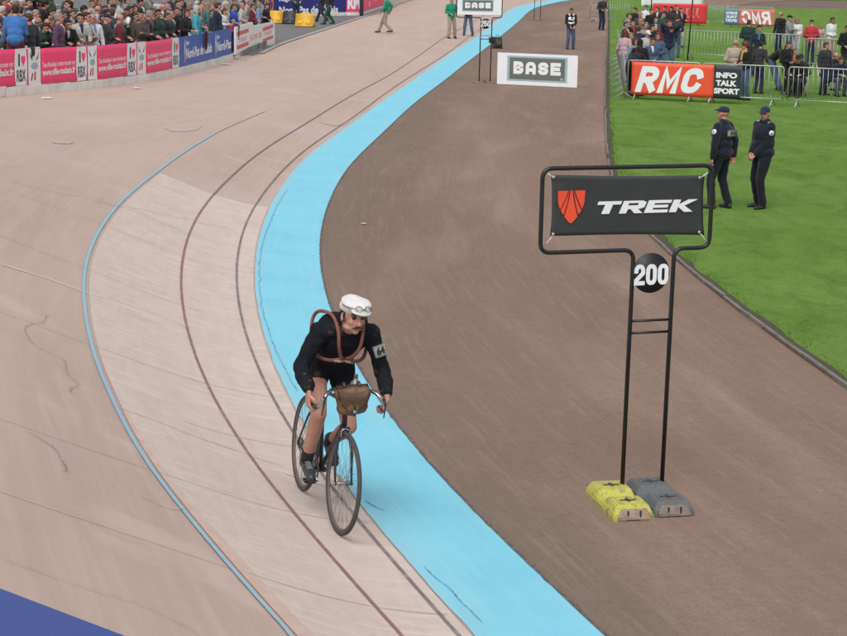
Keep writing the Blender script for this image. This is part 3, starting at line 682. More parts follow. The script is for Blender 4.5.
# brownish strip along the light blue line
band('stained_strip', 26, 44, .15, lambda s: fl(s)-.055-.14*sstep(46, 38, s)*1.0, lambda s: fl(s)-.045, 2, .009, material('stained_concrete', (.55, .40, .33), .9, [dict(vec='World', scale=8, lo=.4, hi=.7, color=(.61, .47, .40))]))
# the dark blue painted zone high on the bank
p0, p1 = bp(0, 590), bp(120, 636); (sA, dA), (sB, dB) = inner_sd(p0.x, p0.y), inner_sd(p1.x, p1.y)
bm = bmesh.new(); R = []
for i in range(60):
    d = dB-.5+(7.0-dB+.5)*i/59; se = sB+(sA-sB)*(d-dB)/(dA-dB); R.append([bm.verts.new(surf(se-k*.4, d, .012)) for k in range(16)])
for A, B in zip(R, R[1:]):
    for k in range(15): bm.faces.new((A[k], A[k+1], B[k+1], B[k]))
bmesh.ops.recalc_face_normals(bm, faces=bm.faces)
if sum(f.normal.z for f in bm.faces) < 0: bmesh.ops.reverse_faces(bm, faces=bm.faces)
struct(obj('dark_blue_paint_zone', bm, NAVY))
# joints across the track and cracks
def crackpath(name, pts, w, mat, dz=.0165, wob=.03, n=None):
    P = [Vector((*sd_of(*p), 0)) for p in pts]; L = sum((b-a).length for a, b in zip(P, P[1:])); n = n or max(8, int(L/.10)); P = catmull(P, n)
    bm = bmesh.new(); prev = None
    for i, p in enumerate(P):
        t = (P[min(i+1, n-1)]-P[max(i-1, 0)]).normalized(); nn = Vector((-t.y, t.x, 0)); o = nn*wob*noise.noise(Vector((i*.35, w*900+pts[0][0], 0)))
        ww = w*(.55+.9*abs(noise.noise(Vector((i*.7, 5, pts[0][1]))))) ; a, b = p+o-nn*ww/2, p+o+nn*ww/2
        cur = (bm.verts.new(surf(a.x, a.y, dz)), bm.verts.new(surf(b.x, b.y, dz)))
        if prev: bm.faces.new((prev[0], cur[0], cur[1], prev[1]))
        prev = cur
    bmesh.ops.recalc_face_normals(bm, faces=bm.faces)
    if sum(f.normal.z for f in bm.faces) < 0: bmesh.ops.reverse_faces(bm, faces=bm.faces)
    return struct(obj(name, bm, mat))
FAINT = material('joint_dirt', (.40, .315, .28), .95, [dict(vec='World', scale=2, lo=.40, hi=.55, color=(.53, .42, .37), fac=.98)])
bm = bmesh.new()
s = 31.0
while s < 120:
    w = .008 if s < 70 else .015; tl = rg.uniform(-.25, .25); prev = None; dmax = 6.8 if s < 60 else 7.4
    for k in range(70):
        d = .95+(dmax-.95)*k/69; ss = s+tl*d*.3+.02*noise.noise(Vector((s*9, d*1.5, 0))); cur = (bm.verts.new(surf(ss-w/2, d, .0105)), bm.verts.new(surf(ss+w/2, d, .0105)))
        if prev and noise.noise(Vector((s*3, d*.6, 4))) > -.28: bm.faces.new((prev[0], cur[0], cur[1], prev[1]))
        prev = cur
    s += rg.uniform(1.6, 3.6)
bmesh.ops.recalc_face_normals(bm, faces=bm.faces)
if sum(f.normal.z for f in bm.faces) < 0: bmesh.ops.reverse_faces(bm, faces=bm.faces)
struct(obj('slab_joints', bm, FAINT))
crackpath('surface_crack', [(57,320),(47,316),(43,323),(30,325),(25,333),(31,342),(45,351),(60,358),(66,364),(67,374),(71,380),(79,386),(72,389),(70,394),(76,397)], .009, CRACK)
crackpath('surface_crack', [(28,433),(37,438),(50,446),(60,456),(66,468),(64,474),(70,474)], .011, CRACK)
crackpath('surface_crack', [(0,558),(40,572),(90,592),(140,607),(185,628),(205,640)], .006, CRACK, wob=.015)
crackpath('surface_crack', [(287,190),(272,218),(262,248),(259.5,280),(262,305),(271,338),(284,368),(297,392)], .012, material('band_crack', (.10, .18, .22), .9, [dict(vec='World', scale=14, lo=.42, hi=.56, color=(.17, .50, .66), fac=.95)]))
crackpath('surface_crack', [(424,568),(440,583),(462,604),(482,624)], .010, MATS['band_crack'])
crackpath('surface_crack', [(366,502),(374,508),(383,512)], .014, MATS['band_crack'])
crackpath('surface_crack', [(140,497),(162,507),(185,512)], .010, FAINT)
crackpath('surface_crack', [(10,181),(45,190),(90,199),(116,208)], .014, FAINT)
crackpath('surface_crack', [(90,202),(150,212),(200,223),(235,230)], .012, FAINT)
crackpath('surface_crack', [(112,405),(170,428),(230,450),(285,468)], .014, FAINT)
crackpath('white_chalk_line', [(0,265),(45,279),(88,294)], .026, WHITEL, wob=.004)
crackpath('white_chalk_line', [(88,294),(140,309),(187,327)], .012, WHITEL, wob=.004)
crackpath('white_chalk_line', [(283,474),(300,480),(330,488)], .022, WHITEL, wob=.004)
# tar stain patches
for (x, y, w, h) in [(182, 128, 20, 4), (335, 123, 14, 3), (62, 143, 10, 1.2)]:
    s, d = sd_of(x, y); bm = bmesh.new(); ring = []
    for k in range(28):
        a = 2*math.pi*k/28; r = 1+.45*noise.noise(Vector((math.cos(a)*1.7, math.sin(a)*1.7, x))); p = bp(x+w*math.cos(a)*r, y+h*math.sin(a)*r); ring.append(bm.verts.new((p.x, p.y, bankxy(p.x, p.y)+.0075)))
    c = bm.verts.new(surf(s, d, .0075))
    for k in range(28): bm.faces.new((c, ring[k], ring[(k+1) % 28]))
    bmesh.ops.recalc_face_normals(bm, faces=bm.faces)
    if sum(f.normal.z for f in bm.faces) < 0: bmesh.ops.reverse_faces(bm, faces=bm.faces)
    struct(obj('track_stain', bm, material('stain', (.43, .345, .31), .95, [dict(vec='World', scale=4, lo=.38, hi=.56, color=(.49, .395, .355), fac=1)])))
# asphalt approach and its concrete edge, outside the track beyond the barrier gap
E = [(262,54),(280,45),(305,36.5),(332,27.5),(361,18),(395,7),(430,-5)]
EP = [sd_of(*p) for p in E]; fe_pts = sorted(EP)
def fe(s):
    if s <= fe_pts[0][0]: return fe_pts[0][1]
    for a, b in zip(fe_pts, fe_pts[1:]):
        if a[0] <= s <= b[0]: return a[1]+(b[1]-a[1])*(s-a[0])/(b[0]-a[0])
    return fe_pts[-1][1]
e0, e1 = fe_pts[0][0], fe_pts[-1][0]
band('asphalt_road', e0-1, e1-2, 1.0, lambda s: fe(s)+.12, lambda s: 38, 30, .010, ASPH)
band('kerb', e0, e1-2, 1.0, lambda s: fe(s)-.06, lambda s: fe(s)+.16, 1, .03, CONC)
# lawn
GE = [(604,-14),(607,8),(607.5,30),(606,62),(605,100),(606,135),(608,163),(617,200),(632,221),(650,237),(700,282.5),(740,313.5),(800,359),(847,389),(930,446)]
gl = catmull([gp(*p) for p in GE], 90); gl = smooth(gl, 4)
dirv = (gl[-1]-gl[-4]).normalized(); near_pt = gl[-1]+dirv*14
far = [gp(x, y) for x, y in ((640, -8), (660, 3), (720, 7.5), (847, 9.5))]; far.append(far[-1]+(far[-1]-far[-2]).normalized()*40)
ga = [(p.x, p.y) for p in gl]+[(near_pt.x, near_pt.y), (60, near_pt.y)]+[(60, far[-1].y)]+[(p.x, p.y) for p in reversed(far)]
sheet('lawn', ga, .022, GRASSM)
sheet('far_lawn', [(-20, 168), (110, 158), (160, 400), (-60, 400)], .016, GRASSM)
# edging kerb of short, slightly uneven concrete pieces
bm = bmesh.new(); fine = even(gl+[near_pt], 1600); i = 20; rr = random.Random(9); Lk = (fine[1]-fine[0]).length
while i < 1590:
    n = int(rr.uniform(.8, 1.25)/Lk)
    if i+n >= 1599: break
    a, b = fine[i], fine[i+n]; t = (b-a).normalized(); z = .028+rr.uniform(-.008, .012)
    if rr.random() > .06: box(bm, ((a+b)/2)+Vector((t.y, -t.x, 0))*rr.uniform(-.012, .012)+Vector((0, 0, z-.03)), ((b-a).length-.015* 1.0, .045, .10), Matrix.Rotation(math.atan2(t.y, t.x)+rr.uniform(-.01, .01), 3, 'Z') @ Matrix.Rotation(rr.uniform(-.06, .06), 3, 'X'), .008)
    i += n
struct(obj('kerb', bm, material('kerb_stone', (.21, .18, .16), .95, [dict(vec='World', scale=5, lo=.4, hi=.65, color=(.12, .105, .09), fac=.9), dict(vec='World', scale=40, lo=.5, hi=.7, color=(.28, .25, .22), fac=.6)], bump=(50, .5, .008)), smooth=False))
# bare soil between the edging and the lawn
bm = bmesh.new(); pv = None
for j in range(0, 1599, 3):
    t = (fine[min(j+1, 1599)]-fine[max(j-1, 0)]).normalized(); nn = Vector((-t.y, t.x, 0)); nn = -nn if nn.x < 0 else nn; p = fine[j]
    wd = .13+.07*noise.noise(Vector((p.y*1.3, p.x*1.3, 2)))+.05*noise.noise(Vector((p.y*6, p.x*6, 2)))
    cur = [bm.verts.new(((p+nn*k).x, (p+nn*k).y, .026)) for k in (-.03, wd)]
    if pv: bm.faces.new((pv[0], cur[0], cur[1], pv[1]))
    pv = cur
bmesh.ops.recalc_face_normals(bm, faces=bm.faces)
if sum(f.normal.z for f in bm.faces) < 0: bmesh.ops.reverse_faces(bm, faces=bm.faces)
struct(obj('soil_strip', bm, material('soil', (.062, .05, .034), .98, [dict(vec='World', scale=12, lo=.45, hi=.65, color=(.06, .085, .025), fac=.7), dict(vec='World', scale=60, lo=.5, hi=.7, color=(.12, .10, .08), fac=.6)], bump=(30, .7, .02))))
# grass blades near the camera and along the edge
BL = [material('grass_blade_%s' % n, c, .9, [dict(vec='World', scale=2, lo=.4, hi=.7, color=dk(c, .7), fac=.8)], spec=.1) for n, c in (('mid', (.085, .21, .03)), ('pale', (.13, .27, .05)), ('deep', (.05, .14, .018)))]
bm = bmesh.new(); rr = random.Random(5)
def tuft(x, y, h, k):
    for _ in range(k):
        a = rr.uniform(0, 6.28); w = rr.uniform(.004, .007); bx, by = x+rr.gauss(0, .03), y+rr.gauss(0, .03); hh = h*rr.uniform(.6, 1.3); lx, ly = rr.gauss(0, .35)*hh, rr.gauss(0, .35)*hh
        v = [bm.verts.new((bx-w*math.cos(a), by-w*math.sin(a), .018)), bm.verts.new((bx+w*math.cos(a), by+w*math.sin(a), .018)), bm.verts.new((bx+lx, by+ly, .018+hh))]
        bm.faces.new(v).material_index = rr.choice((0, 0, 1, 2))
fine2 = fine
for j in range(200, 1500):
    if fine2[j].y > 60: continue
    t = (fine2[j+1]-fine2[j-1]).normalized(); nn = Vector((-t.y, t.x, 0))
    if nn.x < 0: nn = -nn
    p = fine2[j]+nn*rr.uniform(.10, .22); tuft(p.x, p.y, rr.uniform(.02, .06), 4)
cnt = 0
while False:
    y = 15+24*rr.random()**1.4; x = rr.uniform(.5, 16)
    u = proj((x, y, 0))
    if u[0] > 900: continue
    c = min(range(0, 90, 3), key=lambda q: abs(gl[q].y-y))
    if x < gl[c].x+.10+abs((gl[min(c+3, 89)].x-gl[c].x)): continue
    tuft(x, y, .032, 3); cnt += 1
o = obj('grass', bm, BL, smooth=False); o['kind'] = 'stuff'; 
# pebbles on the dirt
bm = bmesh.new(); rr = random.Random(12)
for _ in range(1500):
    y = 11+30*rr.random()**1.5; x = rr.uniform(-2, 8)
    s, d = inner_sd(x, y)
    if d > -.06: continue
    r = rr.uniform(.003, .008)*(1+rr.random()**8); M = Matrix.Translation((x, y, r*.1-.006)) @ Matrix.Rotation(rr.uniform(0, 3), 4, 'Z') @ Matrix.Diagonal((r*rr.uniform(.8, 1.5), r, r*.7, 1))
    bmesh.ops.create_icosphere(bm, subdivisions=1, radius=1, matrix=M)
o = obj('gravel', bm, material('pebble', (.25, .20, .17), .9, [dict(vec='World', scale=9, lo=.45, hi=.55, color=(.11, .085, .075)), dict(vec='World', scale=5, lo=.62, hi=.66, color=(.5, .46, .42))], spec=.2)); o['kind'] = 'stuff'
# raised spectator ground behind the barrier
BASEPX = [(-45,100),(0,96),(50,92.5),(93,88.5),(147,81.5),(175,76),(213.3,66),(232,60.5),(252,53),(274,44.5)]
BAR = [bp(*p) for p in BASEPX]
BARN = []
for i in range(len(BAR)):
    t = (BAR[min(i+1, len(BAR)-1)]-BAR[max(i-1, 0)]).xy.to_3d().normalized(); n = Vector((-t.y, t.x, 0)); BARN.append(n)
def bar_at(px):
    xs = [p[0] for p in BASEPX]
    for i in range(len(xs)-1):
        if px <= xs[i+1] or i == len(xs)-2:
            t = (px-xs[i])/(xs[i+1]-xs[i]); return BAR[i].lerp(BAR[i+1], t), BARN[i].lerp(BARN[i+1], t).normalized()
bm = bmesh.new(); R = []
ext = [(BAR[0]-(BAR[1]-BAR[0])*1.5, BARN[0])]+list(zip(BAR, BARN))
for p, n in ext:
    r = [];
    for k in range(14):
        b = .35+1.0*k; z = p.z+.02+.17*k
        for q in ((b, z), (b+1.0, z)): r.append(bm.verts.new((p.x+n.x*q[0], p.y+n.y*q[0], q[1])))
    R.append(r)
for A, B in zip(R, R[1:]):
    for k in range(len(A)-1): bm.faces.new((A[k], A[k+1], B[k+1], B[k]))
bmesh.ops.recalc_face_normals(bm, faces=bm.faces)
struct(obj('spectator_terrace', bm, CONC, smooth=False))
def terr(b, z0): return z0+.02+.17*max(0, int(b-.35))
# ------------------------------------------------------------------ camera, light, colour management
cam = bpy.data.cameras.new('camera'); co = bpy.data.objects.new('camera', cam); link(co); SC.camera = co
cam.sensor_width = 36; cam.lens = FPX/PW*36; cam.clip_start = .1; cam.clip_end = 3000
co.matrix_world = Matrix(((CR.x, CU.x, -_F.x, 0), (CR.y, CU.y, -_F.y, 0), (CR.z, CU.z, -_F.z, CAMH), (0, 0, 0, 1)))
cam.dof.use_dof = False
w = bpy.data.worlds.new('World'); SC.world = w; w.use_nodes = True; nt = w.node_tree
sky = nt.nodes.new('ShaderNodeTexSky'); sky.sky_type = 'NISHITA'; sky.sun_disc = False
SUN_EL, SUN_AZ = math.radians(55), math.radians(192)      # azimuth clockwise from +y: behind the camera, a little to the left
sky.sun_elevation = SUN_EL; sky.sun_rotation = SUN_AZ; sky.air_density = 1.0; sky.dust_density = 4.0; sky.ozone_density = 1.0
hs = nt.nodes.new('ShaderNodeHueSaturation'); hs.inputs['Saturation'].default_value = .30
nt.links.new(sky.outputs[0], hs.inputs['Color']); nt.links.new(hs.outputs[0], nt.nodes['Background'].inputs['Color'])
nt.nodes['Background'].inputs['Strength'].default_value = .15
sl = bpy.data.lights.new('sun', 'SUN'); sl.energy = 1.05; sl.angle = math.radians(38); sl.color = (1.0, .95, .90)
so = bpy.data.objects.new('sun', sl); link(so)
sd = Vector((math.sin(SUN_AZ)*math.cos(SUN_EL), math.cos(SUN_AZ)*math.cos(SUN_EL), math.sin(SUN_EL)))
so.rotation_euler = sd.to_track_quat('Z', 'Y').to_euler()
SC.view_settings.view_transform = 'Standard'; SC.view_settings.look = 'None'; SC.view_settings.gamma = 1; SC.view_settings.exposure = 0.04
SC.view_settings.use_curve_mapping = False
# ------------------------------------------------------------------ signs, barriers and other objects
BLACKM = material('black_painted_steel', (.012, .012, .014), .35, [dict(scale=30, lo=.55, hi=.8, color=(.05, .045, .04), fac=.5)], bump=(60, .08, .002))
CREAM = material('grey_banner_vinyl', (.028, .032, .033), .5, [dict(scale=4, lo=.4, hi=.7, color=(.036, .042, .042), fac=.7), dict(scale=300, lo=.45, hi=.6, color=(.05, .055, .055), fac=.4)], bump=[(5, .35, .02), (300, .1, .001)])
WHITEV = vinyl('white', (.82, .84, .87)); REDV = vinyl('red', (.70, .085, .04)); GREYGREEN = vinyl('grey_green', (.13, .155, .135)); PALEB = vinyl('pale_blue', (.33, .47, .50))
PINKV = vinyl('pink', (.93, .06, .19)); BLUEV = vinyl('blue', (.028, .11, .45)); DBLUEV = vinyl('deep_blue', (.022, .030, .20)); DARKV = vinyl('dark', (.025, .032, .042)); ORV = vinyl('orange', (.75, .25, .05))
ORRED = vinyl('orange_red', (.80, .085, .035)); ROPE = material('white_cord', (.6, .6, .58), .8, [dict(scale=60, lo=.4, hi=.7, color=(.4, .4, .38))])
GALV = material('galvanised_steel', (.46, .47, .47), .42, [dict(scale=8, lo=.4, hi=.7, color=(.34, .35, .35), fac=.7), dict(scale=50, lo=.5, hi=.75, color=(.58, .59, .59), fac=.5)], metal=.55, bump=(60, .1, .002))

class Sign:
    """a tube frame standing in a vertical plane; pixel positions of the drawing are turned into metres in that plane"""
    def __init__(s, o, rz): s.o = Vector(o); s.rz = rz; s.dir = Vector((math.cos(rz), math.sin(rz), 0)); s.n = Vector((math.sin(rz), -math.cos(rz), 0))
    def uz(s, px, py):
        d = ray(px, py); t = (s.o-CAM).dot(s.n)/d.dot(s.n); p = CAM+d*t; return ((p-s.o).dot(s.dir), p.z-s.o.z)
def rect_banner(bm, pts, nu=24, nv=10, sag=.012, y=0.0, th=.004):
    """a stretched sheet whose corners are pulled: pts = bl, br, tr, tl in (u, z)"""
    def P(a, b):
        bl, br, tr, tl = [Vector((p[0], 0, p[1])) for p in pts]; q = (bl*(1-a)+br*a)*(1-b)+(tl*(1-a)+tr*a)*b
        e = math.sin(math.pi*a); f = math.sin(math.pi*b)
        q.z += sag*e*(b-.5)*-2*1.0 ; q.x += sag*f*(a-.5)*-2
        c = min((a-ca)**2*5+(b-cb)**2 for ca in (0, 1) for cb in (0, 1))
        q.y = y+.007*math.sin(22*(a+b))*math.exp(-c*26)-.0015+.0015*noise.noise(Vector((a*3, b*2, 4)))
        return q
    F = [[bm.verts.new(P(i/nu, j/nv)+Vector((0, -th, 0))) for i in range(nu+1)] for j in range(nv+1)]
    B = [[bm.verts.new(P(i/nu, j/nv)) for i in range(nu+1)] for j in range(nv+1)]
    for j in range(nv):
        for i in range(nu):
            bm.faces.new((F[j][i], F[j][i+1], F[j+1][i+1], F[j+1][i])); bm.faces.new((B[j][i], B[j+1][i], B[j+1][i+1], B[j][i+1]))
    rim = lambda G: [G[0][i] for i in range(nu)]+[G[j][nu] for j in range(nv)]+[G[nv][nu-i] for i in range(nu)]+[G[nv-j][0] for j in range(nv)]
    a, b = rim(F), rim(B)
    for i in range(len(a)): bm.faces.new((a[i], b[i], b[(i+1) % len(a)], a[(i+1) % len(a)]))
    bmesh.ops.recalc_face_normals(bm, faces=bm.faces)
def frame_sign(label, S, number, group='distance signs along the track'):
    r = thing('distance_sign', label, 'sign', S.o, S.rz, group); return r
def sign_frame(r, hL, hR, gap, x0, x1, ztop, zbot, rad, tr, bars):
    """one bent tube: left foot, up, out to the panel, round, and down to the right foot"""
    def p(u, z): return Vector((u, 0, z))
    path = [p(0, hL), p(.015, zbot), p(x0, zbot), p(x0, ztop), p(x1, ztop), p(x1, zbot), p(gap+.015, zbot), p(gap, hR)]
    bm = bmesh.new(); tube(bm, rounded(path, rad, 8), tr, 12); obj('frame', bm, BLACKM, r)
    for z in bars:
        bm = bmesh.new(); tube(bm, [p(.01, z), p(gap+.01, z)], tr*.62, 8); obj('crossbar', bm, BLACKM, r)
# --- the near 200 sign
A = gp(621.5, 498.5); B_ = gp(665, 492); ang = math.atan2(B_.y-A.y, B_.x-A.x)*.62
S1 = Sign(A, ang); u = S1.uz
gap = u(664.5, 400)[0]-u(624.5, 400)[0]
r = frame_sign('black tube sign with a dark banner and the number 200, standing on two weights', S1, '200')
xL, xR = u(541.5, 208)[0], u(711, 208)[0]; zT, zB = u(627, 167)[1], u(600, 251)[1]
TR_ = .0175
sign_frame(r, .02, .02, gap, xL, xR, zT, zB, .085, TR_, [u(645, 320.5)[1], u(645, 332.5)[1]])
bl, br, tr_, tl = u(550, 236), u(703.5, 235), u(704, 175), u(551, 174.5)
bm = bmesh.new(); rect_banner(bm, [bl, br, tr_, tl], 40, 16, .010, -.002); BN = obj('banner', bm, CREAM, r)
for (a, b) in (((553, 177), (547, 173.5)), ((699, 177.5), (707, 172.5)), ((552.5, 234), (545.5, 243.5)), ((698.5, 232), (706, 241.5))):
    a, b = u(*a), u(*b); bm = bmesh.new()
    tube(bm, [(a[0], -.012, a[1]), ((a[0]+b[0])/2, -.02, (a[1]+b[1])/2-.004), (b[0], -.018, b[1])], .0035, 6); tube(bm, [(a[0]+.006, -.01, a[1]-.004), (b[0], -.016, b[1]+.006)], .003, 6); obj('cord', bm, ROPE, r)
    bm = bmesh.new(); M = Matrix.Translation((a[0], -.017, a[1])) @ Matrix.Rotation(math.pi/2, 4, 'X'); bmesh.ops.create_cone(bm, segments=16, radius1=.014, radius2=.012, depth=.006, cap_ends=True, matrix=M); obj('eyelet', bm, GALV, BN)
# emblem: a red shield cut by five dark flames
cx, ct = u(571, 190.5); wS = (u(584.5, 192)[0]-u(557.5, 192)[0])/2; hS = ct-u(571, 224)[1]
def shield_x(t): return wS*(1-.10*t-.0*t) if t < .3 else wS*max(0.0, (.97-.97*((t-.3)/.7)**1.7))
def flame(k, t):  # centre line of cut k, t from top to bottom
    return k*wS*(.115+.60*t**1.35)
strips = []
edges = [lambda t, k=k, s=s: flame(k, t)+s*wS*.028*(1-.25*t) for k in (-2, -1, 1, 2) for s in (-1, 1)]
cuts = [(None, -2), (-2, -1), (-1, 1), (1, 2), (2, None)]
# five red tongues between four curved dark cuts
bmE = bmesh.new()
for (ka, kb) in cuts:
    L, Rr = [], []
    for i in range(27):
        t = i/26; z = ct-hS*t; X = shield_x(t)
        a = -X if ka is None else flame(ka, t)+wS*.05; b = X if kb is None else flame(kb, t)-wS*.05
        a, b = max(a, -X), min(b, X)
        if b-a > .0012: L.append((cx+a, z)); Rr.append((cx+b, z))
    if len(L) > 1: 
        vs = [[bmE.verts.new((x, -.0165, z)) for x, z in q] for q in (L, Rr)]; vb = [[bmE.verts.new((x, -.004, z)) for x, z in q] for q in (L, Rr)]
        for i in range(len(L)-1):
            bmE.faces.new((vs[0][i], vs[0][i+1], vs[1][i+1], vs[1][i])); bmE.faces.new((vs[0][i], vb[0][i], vb[0][i+1], vs[0][i+1])); bmE.faces.new((vs[1][i], vs[1][i+1], vb[1][i+1], vb[1][i]))
        bmE.faces.new((vs[0][0], vs[1][0], vb[1][0], vb[0][0]))
bmesh.ops.recalc_face_normals(bmE, faces=bmE.faces)
obj('emblem', bmE, ORRED, BN, smooth=False)
# wide slanted capitals, drawn as polygons
def glyph_poly(ch):
    g = {'T': [[(0, 1), (1, 1), (1, .74), (.66, .74), (.66, 0), (.34, 0), (.34, .74), (0, .74)]],
         'E': [[(0, 0), (0, 1), (1, 1), (1, .77), (.30, .77), (.30, .62), (.93, .62), (.93, .40), (.30, .40), (.30, .23), (1, .23), (1, 0)]],
         'K': [[(0, 0), (0, 1), (.30, 1), (.30, .60), (.66, 1), (1.04, 1), (.56, .52), (1.04, 0), (.66, 0), (.30, .42), (.30, 0)]],
         'R': [[(0, 0), (0, 1), (.84, 1), (1, .88), (1, .48), (.84, .36), (.74, .36), (1.02, 0), (.66, 0), (.42, .34), (.30, .34), (.30, 0)]]}
    return g[ch]
def letters(word, x0, x1, z0, z1, slant, parent, mat, gapk=.09, ws=None):
    ws = ws or [1]*len(word); tot = sum(ws)+gapk*(len(word)-1); k = (x1-x0-slant*(z1-z0))/tot; x = x0; bm = bmesh.new(); H = z1-z0
    for ch, w in zip(word, ws):
        for P in glyph_poly(ch): poly(bm, [(x+px*w*k+pz*slant*H, z0+pz*H) for px, pz in P], .0165)
        if ch == 'R': pass
        x += (w+gapk)*k
    bmesh.ops.recalc_face_normals(bm, faces=bm.faces)
    o = obj('lettering', bm, mat, parent, smooth=False); return o
a, b = u(593, 214), u(696, 199)
letters('TREK', a[0], b[0], a[1], b[1], .42, BN, WHITEV, .10, [1.0, 1.0, 1.0, 1.0])
# counter of the R
a2, b2 = u(627.3, 205), u(638, 202.6)
bm = bmesh.new(); h = b2[1]-a2[1]; poly(bm, [(a2[0], a2[1]), (b2[0]-.008, a2[1]), (b2[0], b2[1]), (a2[0]+.008, b2[1])], .0178); obj('lettering', bm, CREAM, BN, smooth=False)
# number disc
dc = u(649.5, 272.5); dr = (u(668, 272)[0]-u(631, 272)[0])/2
bm = bmesh.new(); disc(bm, (dc[0], -.022, dc[1]), (0, 1, 0), dr, .006, 48); DI = obj('number_disc', bm, vinyl('black', (.012, .012, .015)), r)
a, b = u(632.5, 285), u(667.5, 263)
block('number', '200', a[0], b[0], a[1], b[1], -.025, WHITEV, DI, w=.36, gap=.10)
# --- weights under it
YEL = material('yellow_rubber', (.46, .45, .085), .75, [dict(scale=14, lo=.52, hi=.66, color=(.20, .19, .07), fac=.9), dict(scale=50, lo=.5, hi=.7, color=(.62, .60, .16), fac=.5), dict(scale=6, lo=.54, hi=.66, color=(.36, .30, .18), fac=.75)], bump=(30, .3, .006))
DGREY = material('grey_rubber', (.125, .138, .142), .85, [dict(scale=8, lo=.45, hi=.7, color=(.14, .14, .14), fac=.6), dict(scale=60, lo=.5, hi=.7, color=(.05, .055, .06), fac=.5)], bump=(30, .3, .006))
MUDDY = material('weathered_end', (.36, .25, .19), .9, [dict(scale=16, lo=.45, hi=.62, color=(.20, .17, .15), fac=.8), dict(scale=50, lo=.5, hi=.7, color=(.30, .28, .10), fac=.5)], bump=(30, .4, .008))
MUDG = material('weathered_grey_end', (.24, .19, .16), .9, [dict(scale=16, lo=.45, hi=.62, color=(.14, .13, .125), fac=.8), dict(scale=50, lo=.5, hi=.7, color=(.30, .24, .20), fac=.5)], bump=(30, .4, .008))
def weight_block(name, label, c, rz, mat, endmat, L=.72, W=.335, H=.115):
    t = thing(name, label, 'weight', c, rz, None)
    # two humps joined by a low saddle: side profile swept across with sloping sides
    prof = [(-L/2, .0), (-L/2-.0, .045), (-L/2+.045, H), (-.095, H), (-.055, H-.045), (.055, H-.045), (.095, H), (L/2-.045, H), (L/2, .045), (L/2, 0)]
    bm = bmesh.new(); cols = []
    for (wx, dz) in ((-W/2, None), (-W/2+.035, 0), (W/2-.035, 0), (W/2, None)):
        cols.append([bm.verts.new((wx, y, (min(z, .045) if dz is None else z)+.004)) for y, z in prof])
    n = len(prof)
    for A, B in zip(cols, cols[1:]):
        for i in range(n-1): bm.faces.new((A[i], A[i+1], B[i+1], B[i]))
    for A, fl in ((cols[0], 0), (cols[-1], 1)):
        f = bm.faces.new(A if fl else list(reversed(A)))
    bm.faces.new([cols[k][0] for k in range(4)]); bm.faces.new([cols[k][-1] for k in range(3, -1, -1)])
    bmesh.ops.recalc_face_normals(bm, faces=bm.faces)
    bmesh.ops.bevel(bm, geom=[e for e in bm.edges if len(e.link_faces) == 2 and e.calc_face_angle(0) > .3], offset=.010, segments=2, affect='EDGES')
    obj('body', bm, mat, t, smooth=False)
    for s in (-1, 1):   # raised rims on each hump
        bm = bmesh.new(); y0 = s*.215
        for (bx, by, sx, sy) in ((-.085, y0-.055, .012, .11), (.085, y0-.055, .012, .11)): box(bm, (bx, y0, H+.006), (.012, .12, .010), bevel=.003)
        box(bm, (0, y0+.062, H+.006), (.18, .012, .010), bevel=.003); box(bm, (0, y0-.062, H+.006), (.18, .012, .010), bevel=.003)
        obj('rim', bm, mat, t, smooth=False)
    for s in (-1, 1):  # lifting slots: dark bars laid on top, slot shade put into their colour
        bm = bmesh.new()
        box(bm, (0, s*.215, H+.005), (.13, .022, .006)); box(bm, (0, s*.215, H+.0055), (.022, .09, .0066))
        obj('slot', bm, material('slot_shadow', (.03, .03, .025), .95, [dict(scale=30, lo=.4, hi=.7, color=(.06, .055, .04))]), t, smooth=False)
    bm = bmesh.new(); vs = [(-W/2+.034, .012), (W/2-.034, .012), (W/2-.036, .040), (W/2-.062, .090), (-W/2+.062, .090), (-W/2+.036, .040)]
    f = [bm.verts.new((x, -L/2-.006+max(0, z-.045)*.62-.004, z+.004)) for x, z in vs]; b_ = [bm.verts.new((x, -L/2+.03+max(0, z-.045)*.5, z+.004)) for x, z in vs]
    bm.faces.new(f)
    for i in range(6): bm.faces.new((f[i], b_[i], b_[(i+1) % 6], f[(i+1) % 6]))
    bmesh.ops.recalc_face_normals(bm, faces=bm.faces); obj('end_plate', bm, endmat, t, smooth=False)
    bm = bmesh.new()  # dark bars on the end face, coloured as the shade inside drain slots
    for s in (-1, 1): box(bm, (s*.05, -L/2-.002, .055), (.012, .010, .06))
    box(bm, (0, -L/2-.001, .012), (.10, .012, .022)); obj('drain_slot_shade', bm, MATS['slot_shadow'], t, smooth=False)
    return t
ya, yb = gp(604, 493), gp(634, 521.5)     # back and front middles of the yellow weight on the ground
yc = (ya+yb)/2; yr = math.atan2(ya.x-yb.x, -(ya.y-yb.y))
rzb = math.atan2(-(ya-yb).x, (ya-yb).y)
weight_block('sign_weight', 'worn yellow rubber weight with two humps under the left leg of the nearest sign', (yc.x, yc.y, 0), rzb, YEL, MUDDY, L=(ya-yb).length, W=.33)
ga_, gb_ = gp(655, 489), gp(681, 518); gc = (ga_+gb_)/2
gdir = Vector((math.cos(rzb), math.sin(rzb), 0)); gc2 = yc+gdir*.345+Vector((-math.sin(rzb), math.cos(rzb), 0))*.05
weight_block('sign_weight', 'dark grey rubber weight with two humps under the right leg of the nearest sign', (gc2.x, gc2.y, 0), rzb, DGREY, MUDG, L=(ya-yb).length, W=.33)
